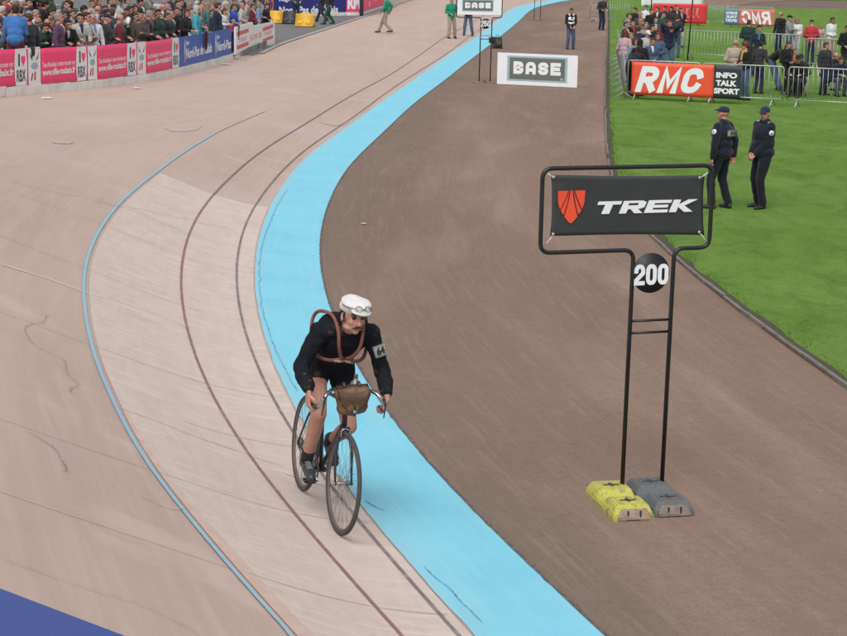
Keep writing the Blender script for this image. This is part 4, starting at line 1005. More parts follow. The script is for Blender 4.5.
# --- the 250 sign and the far one: same frame, white board
def board_sign(label, foot, rz, num, k=1.0, board=True):
    S = Sign(foot, rz); r = frame_sign(label, S, num)
    sign_frame(r, .02, .02, gap, xL, xR, zT, zB, .085, TR_, [u(645, 320.5)[1], u(645, 332.5)[1]])
    b1, b2, b3, b4 = bl, br, tr_, tl; ex = .045
    bm = bmesh.new(); box(bm, ((b1[0]+b2[0])/2, -.004, (b1[1]+b4[1])/2), (b2[0]-b1[0]+ex*2, .012, b4[1]-b1[1]+ex*2), bevel=.003); BD = obj('board', bm, WHITEV, r, smooth=False)
    w0, w1, h0, h1 = b1[0]+.10, b2[0]-.22, b1[1]+.06, b4[1]-.05
    bm = bmesh.new(); box(bm, ((w0+w1)/2, -.0115, (h0+h1)/2), (w1-w0, .004, h1-h0)); obj('panel', bm, PALEB, BD, smooth=False)
    bm = bmesh.new(); box(bm, ((w0+w1)/2, -.0145, (h0+h1)/2), (w1-w0-.06, .004, h1-h0-.06)); obj('panel', bm, GREYGREEN, BD, smooth=False)
    hh = h1-h0; block('lettering', 'BASE', w0+.09, w1-.08, h0+hh*.27, h1-hh*.25, -.0175, WHITEV, BD, w=.34, gap=.22)
    bm = bmesh.new(); disc(bm, (dc[0], -.022, dc[1]), (0, 1, 0), dr, .006, 40); D = obj('number_disc', bm, MATS['vinyl_black'], r)
    if num: block('number', num, dc[0]-dr*.92, dc[0]+dr*.92, dc[1]-dr*.58, dc[1]+dr*.58, -.0255, WHITEV, D, w=.34, gap=.10)
    bm = bmesh.new(); tube(bm, [(.02, -.012, u(645, 322)[1]-.012), (gap, -.012, u(645, 322)[1]-.012)], .016, 8); obj('crossbar', bm, WHITEV, r)
    for x in (0, gap):
        bm = bmesh.new(); box(bm, (x, 0, .02), (.46, .34, .035), bevel=.01); obj('base_plate', bm, MUDG, r, smooth=False)
    return r
f2 = gp(479, 82.5); board_sign('black tube sign with a white BASE board and the number 250', f2, .10, '250')
f3 = gp(534, 21.5); board_sign('farthest black tube sign, only its two legs showing below the top edge of the photo', f3, .15, '300')
# --- low white BASE board on the dirt
S4 = Sign(gp(497, 84.5), 0.0); S4 = Sign(gp(497, 84.5), math.atan2((gp(577, 89)-gp(497, 84.5)).y, (gp(577, 89)-gp(497, 84.5)).x)*.8); v = S4.uz
r = thing('advertising_board', 'low white board lettered BASE standing on the dirt', 'board', S4.o, S4.rz)
W4 = v(577, 88)[0]; H4 = v(498, 53)[1]
bm = bmesh.new(); box(bm, (W4/2, 0, H4/2+.02), (W4, .03, H4), bevel=.004); obj('board', bm, WHITEV, r, smooth=False)
def inset(name, fx0, fx1, fz0, fz1, y, m, par): 
    bm = bmesh.new(); box(bm, (W4*(fx0+fx1)/2, y, .02+H4*(fz0+fz1)/2), (W4*(fx1-fx0), .006, H4*(fz1-fz0))); return obj(name, bm, m, par, smooth=False)
inset('panel', .125, .875, .13, .92, -.017, PALEB, r); inset('panel', .155, .845, .185, .865, -.020, GREYGREEN, r)
block('lettering', 'BASE', W4*.205, W4*.795, .02+H4*.35, .02+H4*.745, -.0235, WHITEV, r, w=.34, gap=.22)
inset('trade_mark', .795, .825, .20, .27, -.0235, PALEB, r)
for x in (.15, .85):
    bm = bmesh.new(); tube(bm, [(W4*x, .02, H4*.8), (W4*x, .45, .02)], .018, 8); tube(bm, [(W4*x, .02, .03), (W4*x, .47, .02)], .018, 8); obj('rear_prop', bm, GALV, r)
# --- black equipment case and camera-like box on the dirt beyond the 250 sign
BKP = material('black_plastic', (.015, .016, .018), .5, [dict(scale=20, lo=.4, hi=.7, color=(.03, .03, .033))], bump=(80, .2, .002))
e = gp(497, 48.5); r = thing('loudspeaker', 'black loudspeaker box standing on the dirt right behind the 250 sign', 'loudspeaker', e, .3)
bm = bmesh.new(); box(bm, (0, 0, .24), (.34, .34, .42), Matrix.Rotation(-.25, 3, 'X'), .03); obj('cabinet', bm, BKP, r)
bm = bmesh.new(); box(bm, (-.25, -.05, .36), (.22, .24, .26), bevel=.03); obj('horn_box', bm, BKP, r)
bm = bmesh.new(); M = Matrix.Translation((0, -.19, .27)) @ Matrix.Rotation(math.pi/2-.25, 4, 'X'); lathe(bm, [(.12, -.01), (.12, .015), (.10, .018), (.03, -.002)], 20, M); obj('speaker_cone', bm, material('cone_grey', (.06, .065, .06), .6, [dict(scale=9, lo=.4, hi=.6, color=(.03, .03, .03))]), r)
bm = bmesh.new(); box(bm, (0, 0, .03), (.40, .40, .04), bevel=.01); obj('foot_plate', bm, BKP, r)
bm = bmesh.new(); tube(bm, [(-.06, -.02, .45), (-.05, 0, .55), (.05, 0, .55), (.06, -.02, .45)], .014, 8); obj('handle', bm, material('green_plastic', (.03, .16, .09), .5, [dict(scale=9, lo=.4, hi=.6, color=(.02, .10, .06))]), r)

# ------------------------------------------------------------------ banner barrier on the left
def strip_art(name, mb, x0, x1, z0, z1, y, mat, parent): 
    bm = bmesh.new(); poly(bm, [(x0, z0), (x1, z0), (x1, z1), (x0, z1)], .0015); o = obj(name, bm, mat, parent, smooth=False); o.location = (0, y, 0); return o
def lens(bm, x0, x1, z0, z1, bulge, n=10):
    return [(x0-bulge*math.sin(math.pi*i/n), z0+(z1-z0)*i/n) for i in range(n+1)]+[(x1+bulge*math.sin(math.pi*i/n), z1+(z0-z1)*i/n) for i in range(n+1)]
def flat(name, pts, y, mat, parent, th=.0016):
    bm = bmesh.new(); poly(bm, pts, th); bmesh.ops.recalc_face_normals(bm, faces=bm.faces); o = obj(name, bm, mat, parent, smooth=False); o.location = (0, y, 0); return o
def seg_thing(pxa, pxb, label, name='crowd_barrier', H=1.08):
    a, n = bar_at(pxa); b, _ = bar_at(pxb); L = (b-a).xy.length; rz = math.atan2(b.y-a.y, b.x-a.x)
    r = thing(name, label, 'barrier', a, rz, 'banner barriers in front of the crowd on the left'); return r, L, (b.z-a.z)
ILB = []
def pink_banner(pxa, pxb, label, fr=(0, .56, .80, 1.0), left_part=False):
    r, L, dzz = seg_thing(pxa, pxb, label); base = .20
    nb = 2
    for k in range(nb):
        bm = bmesh.new(); box(bm, (L*(k+.5)/nb, .10, base/2-.02+dzz*(k+.5)/nb), (L/nb-.02, .20, base+.04), bevel=.012); obj('concrete_block', bm, CONCW, r, smooth=False)
    z0, z1 = base+.02, 1.10
    bm = bmesh.new(); box(bm, (L/2, .06, (z0+z1)/2+dzz/2-.01), (L-.01, .03, z1-z0-.02)); obj('backing_board', bm, CONCW, r, smooth=False)
    for k in range(3):
        bm = bmesh.new(); box(bm, (L*(k+.5)/3, .10, .68), (.05, .05, .80)); obj('post', bm, GALV, r, smooth=False)
    # the banner: a sheet with a slightly sagging lower edge
    bm = bmesh.new(); nx = 20; F = [];
    for j in range(7):
        F.append([bm.verts.new((.0+L*i/nx, .035+.006*noise.noise(Vector((i*.5+pxa, j*.6, 1))), (z0+(z1-z0)*j/6)+dzz*i/nx+(.012*noise.noise(Vector((i*.3+pxa, 3, 1))) if j in (0, 6) else 0))) for i in range(nx+1)])
    for j in range(6):
        for i in range(nx): bm.faces.new((F[j][i], F[j][i+1], F[j+1][i+1], F[j+1][i]))
    ex = bmesh.ops.extrude_face_region(bm, geom=list(bm.faces)); bmesh.ops.translate(bm, vec=(0, -.006, 0), verts=[q for q in ex['geom'] if isinstance(q, bmesh.types.BMVert)])
    bmesh.ops.recalc_face_normals(bm, faces=bm.faces); bn = obj('banner', bm, PINKV, r)
    y = .020; sh = dzz/L
    def Z(x, z): return z+sh*x
    def fl(nm, pts, yy, m): return flat(nm, [(x, Z(x, z)) for x, z in pts], yy, m, bn)
    H = z1-z0
    # I heart RBX on a white lens
    a, b = L*fr[1], L*fr[2]; fl('white_field', lens(None, a+.06, b-.06, z0+.004, z1-.004, .055), y, WHITEV)
    w = b-a; zc = z0
    text('lettering', 'I', a+w*.30, a+w*.42, Z(a, z0+H*.52), Z(a, z0+H*.86), y-.004, DARKV, bn, bold=.02, th=.001)
    hp = []
    for k in range(24):
        t = 2*math.pi*k/24; hp.append((a+w*.68+w*.17*(16*math.sin(t)**3)/16, z0+H*.69+H*.17*(13*math.cos(t)-5*math.cos(2*t)-2*math.cos(3*t)-math.cos(4*t))/15))
    fl('heart', hp, y-.003, PINKV)
    text('lettering', 'RBX', a+w*.16, a+w*.86, Z(a, z0+H*.10), Z(a, z0+H*.42), y-.004, DARKV, bn, bold=.02, th=.001)
    # white panel with a drawing of two horns, a grey oval and red strokes
    a, b = L*fr[2]+.05, L*fr[3]-.04; w = b-a
    if w > .1:
        fl('white_field', [(a, z0+.004), (b, z0+.004), (b, z1-.004), (a, z1-.004)], y, WHITEV)
        for sgn in (-1, 1): fl('drawing', [(a+w*(.5+sgn*.12), z0+H*.66), (a+w*(.5+sgn*.32), z0+H*.74), (a+w*(.5+sgn*.38), z0+H*.90), (a+w*(.5+sgn*.25), z0+H*.78), (a+w*(.5+sgn*.16), z0+H*.74)], y-.003, GREYGREEN)
        fl('drawing', [(a+w*(.5+.28*math.cos(t*math.pi/8)), z0+H*(.52+.10*math.sin(t*math.pi/8))) for t in range(16)], y-.003, PALEB)
        fl('drawing', [(a+w*.42, z0+H*.14), (a+w*.58, z0+H*.12), (a+w*.62, z0+H*.34), (a+w*.50, z0+H*.38)], y-.003, ORRED)
        fl('drawing', [(a+w*.16, z0+H*.12), (a+w*.28, z0+H*.12), (a+w*.40, z0+H*.32), (a+w*.32, z0+H*.34)], y-.003, GREYGREEN)
    # two lines of white lettering
    x0, x1 = L*fr[0]+.04, L*fr[1]-.05
    text('lettering', 'Tout Roubaix à votre écoute sur', x0, x1, Z(x0, z0+H*.46), Z(x0, z0+H*.60), y-.002, WHITEV, bn, bold=.006, th=.001)
    text('lettering', 'www.ville-roubaix.fr', x0-.01, x1+.01, Z(x0, z0+H*.22), Z(x0, z0+H*.42), y-.002, WHITEV, bn, bold=.03, th=.001)
    return r
pink_banner(-32, 42.3, 'pink banner barrier at the left edge, under the man in the blue jumper', (0, .62, .80, 1))
pink_banner(42.7, 98.3, 'second pink banner barrier, in front of the woman in the purple scarf', (0, .60, .80, 1))
pink_banner(98.7, 147.2, 'third pink banner barrier from the left, under the men bending over in dark jackets', (0, .58, .79, 1))
pink_banner(147.6, 179.6, 'shortest pink banner barrier, the last pink one before the blue banners', (0, .76, 1.0, 1.0))
def blue_banner(pxa, pxb, label, main):
    r, L, dzz = seg_thing(pxa, pxb, label); base = .20; z0, z1 = base+.02, 1.10; sh = dzz/L
    bm = bmesh.new(); box(bm, (L/2, .10, base/2-.02+dzz/2), (L-.02, .20, base+.04), bevel=.012); obj('concrete_block', bm, CONCW, r, smooth=False)
    bm = bmesh.new(); box(bm, (L/2, .06, (z0+z1)/2+dzz/2-.01), (L-.01, .03, z1-z0-.02)); obj('backing_board', bm, CONCW, r, smooth=False)
    for k in range(2):
        bm = bmesh.new(); box(bm, (L*(k+.5)/2, .10, .68), (.05, .05, .80)); obj('post', bm, GALV, r, smooth=False)
    bm = bmesh.new(); poly(bm, [(0, z0), (L, z0+dzz), (L, z1+dzz), (0, z1)], .008); bmesh.ops.recalc_face_normals(bm, faces=bm.faces); bn = obj('banner', bm, BLUEV, r, smooth=False); bn.location = (0, .040, 0)
    H = z1-z0; y = -.0085
    # a pointed white and orange emblem
    ex = .16*L+.02 if L > 1.6 else .14
    flat('emblem', [(ex+.075*math.sin(math.pi*t/12)*(1 if t < 12 else 1), z0+H*(.08+.84*t/12)+sh*ex) for t in range(13)]+[(ex-.075*math.sin(math.pi*t/12), z0+H*(.92-.84*t/12)+sh*ex) for t in range(1, 12)], y, WHITEV, bn)
    flat('emblem', [(ex+.045*math.sin(math.pi*t/12), z0+H*(.16+.42*t/12)+sh*ex) for t in range(13)]+[(ex-.045*math.sin(math.pi*t/12), z0+H*(.58-.42*t/12)+sh*ex) for t in range(1, 12)], y-.002, ORV, bn)
    x0 = ex+.17; text('lettering', 'Région', x0, x0+.42, z0+H*.66+sh*x0, z0+H*.84+sh*x0, y, WHITEV, bn, bold=.015, th=.001)
    text('lettering', main, x0, L-.06, z0+H*.22+sh*x0, z0+H*.58+sh*x0, y, WHITEV, bn, bold=.03, th=.001)
blue_banner(180.0, 213.2, 'long blue banner barrier lettered Nord-Pas de Calais, right of the pink banners', 'Nord-Pas de Calais')
blue_banner(213.6, 232.2, 'short blue banner barrier lettered Nord-Pas, next to the white banner', 'Nord-Pas')
# white banner with red blocks and a cut-out at its foot
r, L, dzz = seg_thing(234, 273.5, 'white banner barrier with red blocks and a gap at its foot'); sh = dzz/L
P = [(0, .18), (L*.42, .30), (L*.44, .33), (L*.77, .27), (L*.80, .05), (L, .0), (L, .90), (L*.42, .98), (L*.40, 1.12), (0, 1.10)]
bm = bmesh.new(); poly(bm, [(x, z+sh*x) for x, z in P], .05); bmesh.ops.recalc_face_normals(bm, faces=bm.faces); bd = obj('panel', bm, WHITEV, r, smooth=False)
for (a, b, c, d) in ((.03, .30, .78, .94), (.03, .30, .32, .48), (.66, .95, .66, .82), (.66, .95, .26, .40)):
    flat('red_block', [(L*a, c+sh*L*a), (L*b, c+.02+sh*L*b), (L*b, d+sh*L*b), (L*a, d-.02+sh*L*a)], -.051, vinyl('faded_red', (.68, .12, .11)), bd)
text('lettering', 'ECOPL 2D', L*.34, L*.63, .48+sh*L*.3, .66+sh*L*.3, -.051, MATS['vinyl_faded_red'], bd, bold=.01, th=.002)
text('lettering', 'TOUT', L*.07, L*.26, .54+sh*L*.05, .68+sh*L*.05, -.051, MATS['vinyl_faded_red'], bd, bold=.01, th=.002)
text('lettering', 'TOUT', L*.71, L*.91, .47+sh*L*.68, .60+sh*L*.68, -.051, MATS['vinyl_faded_red'], bd, bold=.01, th=.002)
for x in (.04, .62, .97):
    bm = bmesh.new(); tube(bm, [(L*x, .05, .02), (L*x, .05, 1.0)], .02, 8); tube(bm, [(L*x, -.10, .02), (L*x, .35, .02)], .02, 8); obj('foot', bm, GALV, r)
bm = bmesh.new(); box(bm, (L*.5, .16, .10), (L*.62, .18, .24), bevel=.01); obj('concrete_block', bm, CONC, r, smooth=False)
# --- steel crowd barriers on the grass
def steel_barrier(length=2.35, bars=16, H=1.10):
    r = bpy.data.objects.new('steel_barrier', None); link(r)
    bm = bmesh.new(); tube(bm, rounded([(0, 0, .18), (0, 0, H), (length, 0, H), (length, 0, .18)], .09, 5)+[Vector((length, 0, .18))], .019, 8)
    tube(bm, [(0, 0, .20), (length, 0, .20)], .016, 8); obj('frame', bm, GALV, r)
    bm = bmesh.new()
    for k in range(1, bars+1): x = length*k/(bars+1); tube(bm, [(x, 0, .20), (x, 0, H)], .0085, 6)
    b = obj('bars', bm, GALV, r)
    for x in (.28, length-.28):
        bm = bmesh.new(); tube(bm, rounded([(x, -.30, .012), (x, -.02, .20), (x, .02, .20), (x, .30, .012)], .04, 4), .016, 8); obj('foot', bm, GALV, r)
    bm = bmesh.new(); tube(bm, [(length, 0, .82), (length+.05, 0, .82), (length+.05, 0, .76)], .010, 6); tube(bm, [(length, 0, .38), (length+.05, 0, .38), (length+.05, 0, .32)], .010, 6); obj('hook', bm, GALV, r)
    r['category'] = 'barrier'; return r
SB = steel_barrier(); used = [False]
def put_barrier(a, b, label, group, zz=.022):
    a, b = Vector(a), Vector(b); rz = math.atan2(b.y-a.y, b.x-a.x); M = Matrix.Translation((a.x, a.y, zz)) @ Matrix.Rotation(rz, 4, 'Z') @ Matrix.Diagonal(((b-a).xy.length/2.41, 1, 1, 1))
    if not used[0]: used[0] = True; SB.matrix_world = M; SB['label'] = label; SB['group'] = group; return SB
    return copy_thing(SB, label, matrix=M, group=group)
G1 = 'steel barriers in the front row on the grass'
put_barrier(gp(627, 99.5), gp(700, 103), 'steel barrier behind the red RMC banner', G1)
put_barrier(gp(701.5, 103), gp(784, 107.5), 'steel barrier behind the dark INFO TALK SPORT banner, in front of the yellow scarf', G1)
put_barrier(gp(787, 107.5), gp(873, 112), 'front steel barrier at the right edge, in front of the seated men', G1)
e0p, e1p = gp(623.5, 101), gp(616, 57); dirE = (e1p-e0p).normalized(); nE = int((e1p-e0p).length/2.45)
ords = ['nearest', 'second nearest', 'third nearest', 'fourth nearest', 'fifth nearest', 'sixth nearest', 'seventh nearest', 'eighth nearest', 'ninth nearest']
for k in range(nE):
    put_barrier(e0p+dirE*2.45*k, e0p+dirE*(2.45*k+2.4), '%s steel barrier of the row seen end on beside the dirt' % ords[k], 'steel barriers seen end on beside the dirt')
G2 = 'steel barriers of the second row on the grass'
put_barrier(gp(683, 59), gp(742, 62), 'second-row steel barrier just right of the thin black pole', G2)
put_barrier(gp(743, 62), gp(803, 65), 'second-row steel barrier behind the woman with the yellow scarf', G2)
put_barrier(gp(806, 69), gp(872, 72), 'second-row steel barrier behind the seated men at the right edge', G2)
put_barrier(gp(590, 22.5), gp(632, 22), 'far steel barrier across the dirt beside the person in the long dark coat', 'far steel barriers')
put_barrier(gp(707, 24), gp(728, 25.5), 'far steel barrier between the red and the mirrored banner', 'far steel barriers')
# banners tied to barriers
def tied_banner(name, label, pa, pb, z0, z1, off=.05):
    a, b = Vector(pa), Vector(pb); rz = math.atan2(b.y-a.y, b.x-a.x); L = (b-a).xy.length; n = Vector((math.sin(rz), -math.cos(rz), 0))
    r = thing(name, label, 'banner', a+n*off, rz); return r, L
a, b = gp(632, 99.5), gp(714, 103.5); r, L = tied_banner('banner', 'orange-red banner with white RMC letters on the front barrier', a, b, .1, 1.0, .17)
bm = bmesh.new(); rect_banner(bm, [(0, .16), (L, .16), (L, 1.09), (0, 1.09)], 24, 8, .004); o = obj('sheet', bm, ORRED, r)
block('lettering', 'RMC', L*.05, L*.90, .27, .98, -.013, WHITEV, o, w=.32, gap=.14, slant=.28)
a2, b2 = gp(714.3, 103.6), gp(741, 105); r, L = tied_banner('banner', 'dark banner lettered INFO TALK SPORT beside the red RMC banner', a2, b2, .1, 1.0, .17)
bm = bmesh.new(); rect_banner(bm, [(0, .16), (L, .16), (L, 1.09), (0, 1.09)], 12, 8, .004); o = obj('sheet', bm, DARKV, r)
for w_, z in (('INFO', .74), ('TALK', .52), ('SPORT', .30)): text('lettering', w_, L*(.08 if w_ != 'SPORT' else .02), L*(.86 if w_ != 'SPORT' else .97), z, z+.16, -.016, WHITEV, o, bold=.05)
# mirrored banner: the back of the same kind of banner, its print showing through
a, b = gp(724, 27), gp(774, 29); r, L = tied_banner('banner', 'far red and blue banner seen from behind, with mirrored RMC lettering', a, b, .1, 1, .05)
FAD = vinyl('washed_red', (.60, .16, .16)); FADB = vinyl('washed_blue', (.13, .22, .36))
bm = bmesh.new(); rect_banner(bm, [(L*.29, .14), (L, .14), (L, 1.02), (L*.29, 1.02)], 18, 6, .003); o = obj('sheet', bm, FAD, r)
block('lettering', 'RMC', L*.33, L*.95, .26, .92, -.011, WHITEV, o, w=.30, gap=.14, slant=.22, mirror=True)
bm = bmesh.new(); rect_banner(bm, [(0, .14), (L*.288, .14), (L*.288, 1.02), (0, 1.02)], 8, 6, .003); o = obj('sheet', bm, FADB, r)
for w_, z in (('INFO', .70), ('TALK', .50), ('SPORT', .30)): text('lettering', w_, L*.03, L*.26, z, z+.15, -.014, WHITEV, o, bold=.05, mirror=True)
put_barrier(gp(724, 26.8), gp(774, 28.8), 'far steel barrier carrying the mirrored red and blue banner', 'far steel barriers')
# red banner at the top
a, b = gp(652, 25), gp(706, 26); r, L = tied_banner('banner', 'far bright red banner with white script strokes behind the spectators', a, b, .1, 1)
bm = bmesh.new(); rect_banner(bm, [(0, .12), (L, .12), (L, 1.20), (0, 1.20)], 24, 8, .003); o = obj('sheet', bm, vinyl('bright_red', (.66, .03, .04)), r)
rs = random.Random(2)
for k in range(6):
    bm = bmesh.new(); x = L*(.34+.095*k); tube(bm, [(x-.05, -.012, .45), (x+.02, -.012, .95), (x+.10, -.012, .98), (x+.02, -.012, .62), (x+.06, -.012, .42), (x+.15, -.012, .50)], .045, 6, flat=(1, .2)); obj('lettering', bm, WHITEV, o)
r2, L2 = tied_banner('banner', 'white board edge showing above the bright red banner at the top of the photo', gp(640, 21), gp(702, 21), .1, 1)
bm = bmesh.new(); rect_banner(bm, [(0, .85), (L2, .85), (L2, 1.75), (0, 1.75)], 16, 6, .003); o = obj('sheet', bm, WHITEV, r2)
for x in (.1, L2-.1):
    bm = bmesh.new(); tube(bm, [(x, .03, .02), (x, .03, 1.7)], .025, 8); obj('post', bm, GALV, r2)
put_barrier(gp(652, 24.6), gp(706, 25.6), 'far steel barrier carrying the bright red banner', 'far steel barriers')
# thin black pole and stay
pa = gp(687.5, 60.5); S9 = Sign(pa, 0)
r = thing('pole', 'thin black pole standing on the grass beside the second row of barriers', 'pole', pa); t = S9.uz(693, -4)
bm = bmesh.new(); tube(bm, [(0, 0, .02), (t[0]*.5, 0, t[1]*.5), (t[0]*1.6, 0, t[1]*1.6)], .028, 10); obj('shaft', bm, BLACKM, r)
bm = bmesh.new(); box(bm, (0, 0, .02), (.30, .30, .03), bevel=.008); obj('foot_plate', bm, BLACKM, r, smooth=False)
pb = gp(650, 30); S9 = Sign(pb, 0); r = thing('pole', 'thin black pole rising behind the spectators in front of the red banner', 'pole', pb)
bm = bmesh.new(); tube(bm, [(0, 0, .02), (.06, 0, 4.2)], .030, 10); obj('shaft', bm, BLACKM, r); bm = bmesh.new(); box(bm, (0, 0, .02), (.30, .30, .03), bevel=.008); obj('foot_plate', bm, BLACKM, r, smooth=False)
# ------------------------------------------------------------------ far left: advertising wall and yellow barriers
zr = bankxy(*bp(330, 24).xy)+.012
def gw(px, py): p = gp(px, py, zr); return p
a, b = gw(262, 17), gw(346, 15.5)
def wall(label, a, b, mat, z1=1.9, z0=.16, name='advertising_wall'):
    rz = math.atan2(b.y-a.y, b.x-a.x); L = (b-a).xy.length; r = thing(name, label, 'wall', a, rz)
    bm = bmesh.new(); box(bm, (L/2, .09, .09), (L, .18, .18), bevel=.01); obj('concrete_base', bm, CONCW, r, smooth=False)
    bm = bmesh.new(); box(bm, (L/2, .02, (z0+z1)/2+.03), (L, .05, z1-z0)); f = obj('panel', bm, mat, r, smooth=False); return r, L, f
r, L, f = wall('long dark blue advertising wall lettered Nord-Pas de Calais beyond the yellow barriers', a, b, DBLUEV)
S = Sign(a, math.atan2(b.y-a.y, b.x-a.x)); q0, q1 = S.uz(279, 13.6), S.uz(338, 6.0)
text('lettering', 'Nord-Pas de Calais', q0[0], q1[0], q0[1]-.02, q1[1]+.02, -.008, WHITEV, f, bold=.035)
q0, q1 = S.uz(279, 2.5), S.uz(291, -3); text('lettering', 'Région', q0[0], q1[0]+.3, q0[1], q1[1], -.008, WHITEV, f, bold=.03)
ec = S.uz(272, 5); flat('emblem', [(ec[0]+.10*math.cos(t*math.pi/9), ec[1]+.38*math.sin(t*math.pi/9)) for t in range(18)], -.006, ORV, f); flat('emblem', [(ec[0]-.02+.06*math.cos(t*math.pi/9), ec[1]+.22*math.sin(t*math.pi/9)) for t in range(18)], -.0085, DBLUEV, f)
a, b = gw(346.5, 15.5), gw(362, 15.5); r, L, f = wall('pink advertising wall lettered RM between the blue wall and the dark post', a, b, PINKV)
text('lettering', 'RM', .06, L-.08, .35, 1.0, -.008, WHITEV, f, bold=.05); 
c = gw(361.5, 15.8); r = thing('flag_post', 'dark padded post standing between the two pink walls', 'post', c)
bm = bmesh.new(); box(bm, (0, -.12, 1.0), (.22, .16, 2.0), bevel=.04); obj('padding', bm, BKP, r); bm = bmesh.new(); tube(bm, [(0, -.12, 0), (.03, -.12, 2.6)], .03, 8); obj('pole', bm, BLACKM, r)
a, b = gw(363, 15), gw(384, 8); r, L, f = wall('pink advertising wall with white splashes receding along the track edge', a, b, PINKV)
rs = random.Random(6)
for k in range(9):
    x, z, q = L*(.08+.10*k), rs.uniform(.5, 1.4), rs.uniform(.10, .24); flat('splash', [(x+q*math.cos(t)*(1.4 if i % 2 else .8), z+q*math.sin(t)*(1.3 if i % 2 else .7)) for i, t in enumerate([2*math.pi*j/11 for j in range(11)])], -.007, WHITEV, f)
a, b = gw(385, 7.5), gw(440, -9); r, L, f = wall('pale low wall running away beside the track, beyond the pink splashed wall', a, b, vinyl('pale', (.60, .64, .62)), z1=1.2)
YP = material('yellow_plastic', (.72, .42, .03), .5, [dict(scale=5, lo=.45, hi=.7, color=(.60, .33, .03), fac=.6), dict(scale=30, lo=.55, hi=.75, color=(.45, .28, .06), fac=.5)], bump=(20, .1, .005))
def plastic_barrier(label, c, rz, mat, L=.72, group='plastic road barriers on the asphalt'):
    r = thing('road_barrier', label, 'barrier', c, rz, group)
    prof = [(-.24, 0), (-.24, .10), (-.15, .20), (-.085, .55), (-.06, .62), (.06, .62), (.085, .55), (.15, .20), (.24, .10), (.24, 0)]
    bm = bmesh.new(); A = [bm.verts.new((-L/2, y, z)) for y, z in prof]; B = [bm.verts.new((L/2, y, z)) for y, z in prof]
    for i in range(len(prof)-1): bm.faces.new((A[i], A[i+1], B[i+1], B[i]))
    bm.faces.new(A); bm.faces.new(list(reversed(B))); bm.faces.new((A[0], B[0], B[-1], A[-1])); bmesh.ops.recalc_face_normals(bm, faces=bm.faces)
    bmesh.ops.bevel(bm, geom=[e for e in bm.edges if e.calc_face_angle(0) > .3], offset=.018, segments=2, affect='EDGES'); obj('shell', bm, mat, r)
    bm = bmesh.new()
    for s in (-1, 1):
        box(bm, (s*L*.22, -.185, .22), (L*.30, .05, .16), Matrix.Rotation(-.25, 3, 'X'), .02)
    obj('rib', bm, mat, r); bm = bmesh.new()
    for s in (-1, 1): lathe(bm, [(.035, .61), (.035, .645), (.02, .65)], 12, Matrix.Translation((s*L*.3, 0, 0)))
    obj('filler_cap', bm, BLACKM, r); return r
plastic_barrier('left yellow plastic road barrier, beside the right end of the crowd', gw(275.5, 23.5), -.15, YP, .72)
plastic_barrier('dark plastic road barrier between the two yellow ones', gw(290, 24), -.15, material('dark_plastic', (.035, .035, .04), .5, [dict(scale=5, lo=.45, hi=.7, color=(.06, .06, .06))]), .66)
plastic_barrier('right yellow plastic road barrier, nearest to the two people walking', gw(305, 27), -.25, YP, .88)
# ------------------------------------------------------------------ litter and coats
PAPER = material('paper', (.62, .62, .60), .9, [dict(scale=20, lo=.4, hi=.7, color=(.50, .50, .48))])
def scrap(px, py, label, sz=.12, tr=True):
    p = bp(px, py); z = (bankxy(p.x, p.y) if tr else 0)+.012; bm = bmesh.new(); rs = random.Random(px); V = [[bm.verts.new((sz*(i/4-.5)*1.6+rs.uniform(-.01, .01), sz*(j/3-.5)*1.3+rs.uniform(-.01, .01), .012+.03*rs.random()*((i*j) % 2+.3))) for i in range(5)] for j in range(4)]
    for j in range(3):
        for i in range(4): bm.faces.new((V[j][i], V[j][i+1], V[j+1][i+1], V[j+1][i]))
    o = obj('paper_scrap', bm, PAPER, smooth=False); o.location = (p.x, p.y, z); o.rotation_euler = (0, 0, rs.uniform(0, 3)); tag(o, label, 'litter', 'scraps of paper on the track')
scrap(47, 99, 'white paper scrap on the track near the left edge, below the first banner join', .16)
scrap(137, 89, 'white paper scrap on the track below the third pink banner', .16)
scrap(226, 64.8, 'white paper scrap on the track below the short blue banner', .20)
scrap(246, 60, 'pale paper scrap on the track below the white banner', .14)
scrap(364, 225, 'small white paper scrap on the dirt beside the blue band', .05, False)
# ------------------------------------------------------------------ the rider and his bicycle share one ground frame
cf, cr_ = bp(338, 534.5), bp(300.5, 490)
WB = 1.10
yd = (cf-cr_).normalized(); mid0 = (cf+cr_)/2
zu = Vector((0, 0, 1)); zu = (zu-yd*zu.dot(yd)).normalized(); xr = yd.cross(zu).normalized()
LEAN = math.radians(5.5)
zu2 = (zu*math.cos(LEAN)-xr*math.sin(LEAN)).normalized(); xr2 = yd.cross(zu2).normalized()
RM = Matrix(((xr2.x, yd.x, zu2.x, mid0.x), (xr2.y, yd.y, zu2.y, mid0.y), (xr2.z, yd.z, zu2.z, mid0.z+.006), (0, 0, 0, 1)))
def lp(x, y, z): return RM @ Vector((x, y, z))
KS = 1.07
RMS = RM @ Matrix.Diagonal((KS, KS, KS, 1))
TYRE = material('old_rubber_tyre', (.055, .050, .047), .8, [dict(scale=25, lo=.4, hi=.7, color=(.095, .085, .075), fac=.7), dict(scale=90, lo=.5, hi=.75, color=(.03, .028, .027), fac=.5)], bump=(150, .3, .002))
STEELB = material('black_enamel', (.014, .014, .017), .3, [dict(scale=20, lo=.55, hi=.75, color=(.045, .038, .034), fac=.6)], bump=(80, .1, .001))
CHROME = material('nickel_steel', (.55, .55, .56), .22, [dict(scale=30, lo=.5, hi=.75, color=(.32, .30, .28), fac=.6)], metal=1.0)
SPOKE = material('spoke_steel', (.36, .35, .33), .35, [dict(scale=30, lo=.4, hi=.7, color=(.22, .20, .18), fac=.7)], metal=.8)
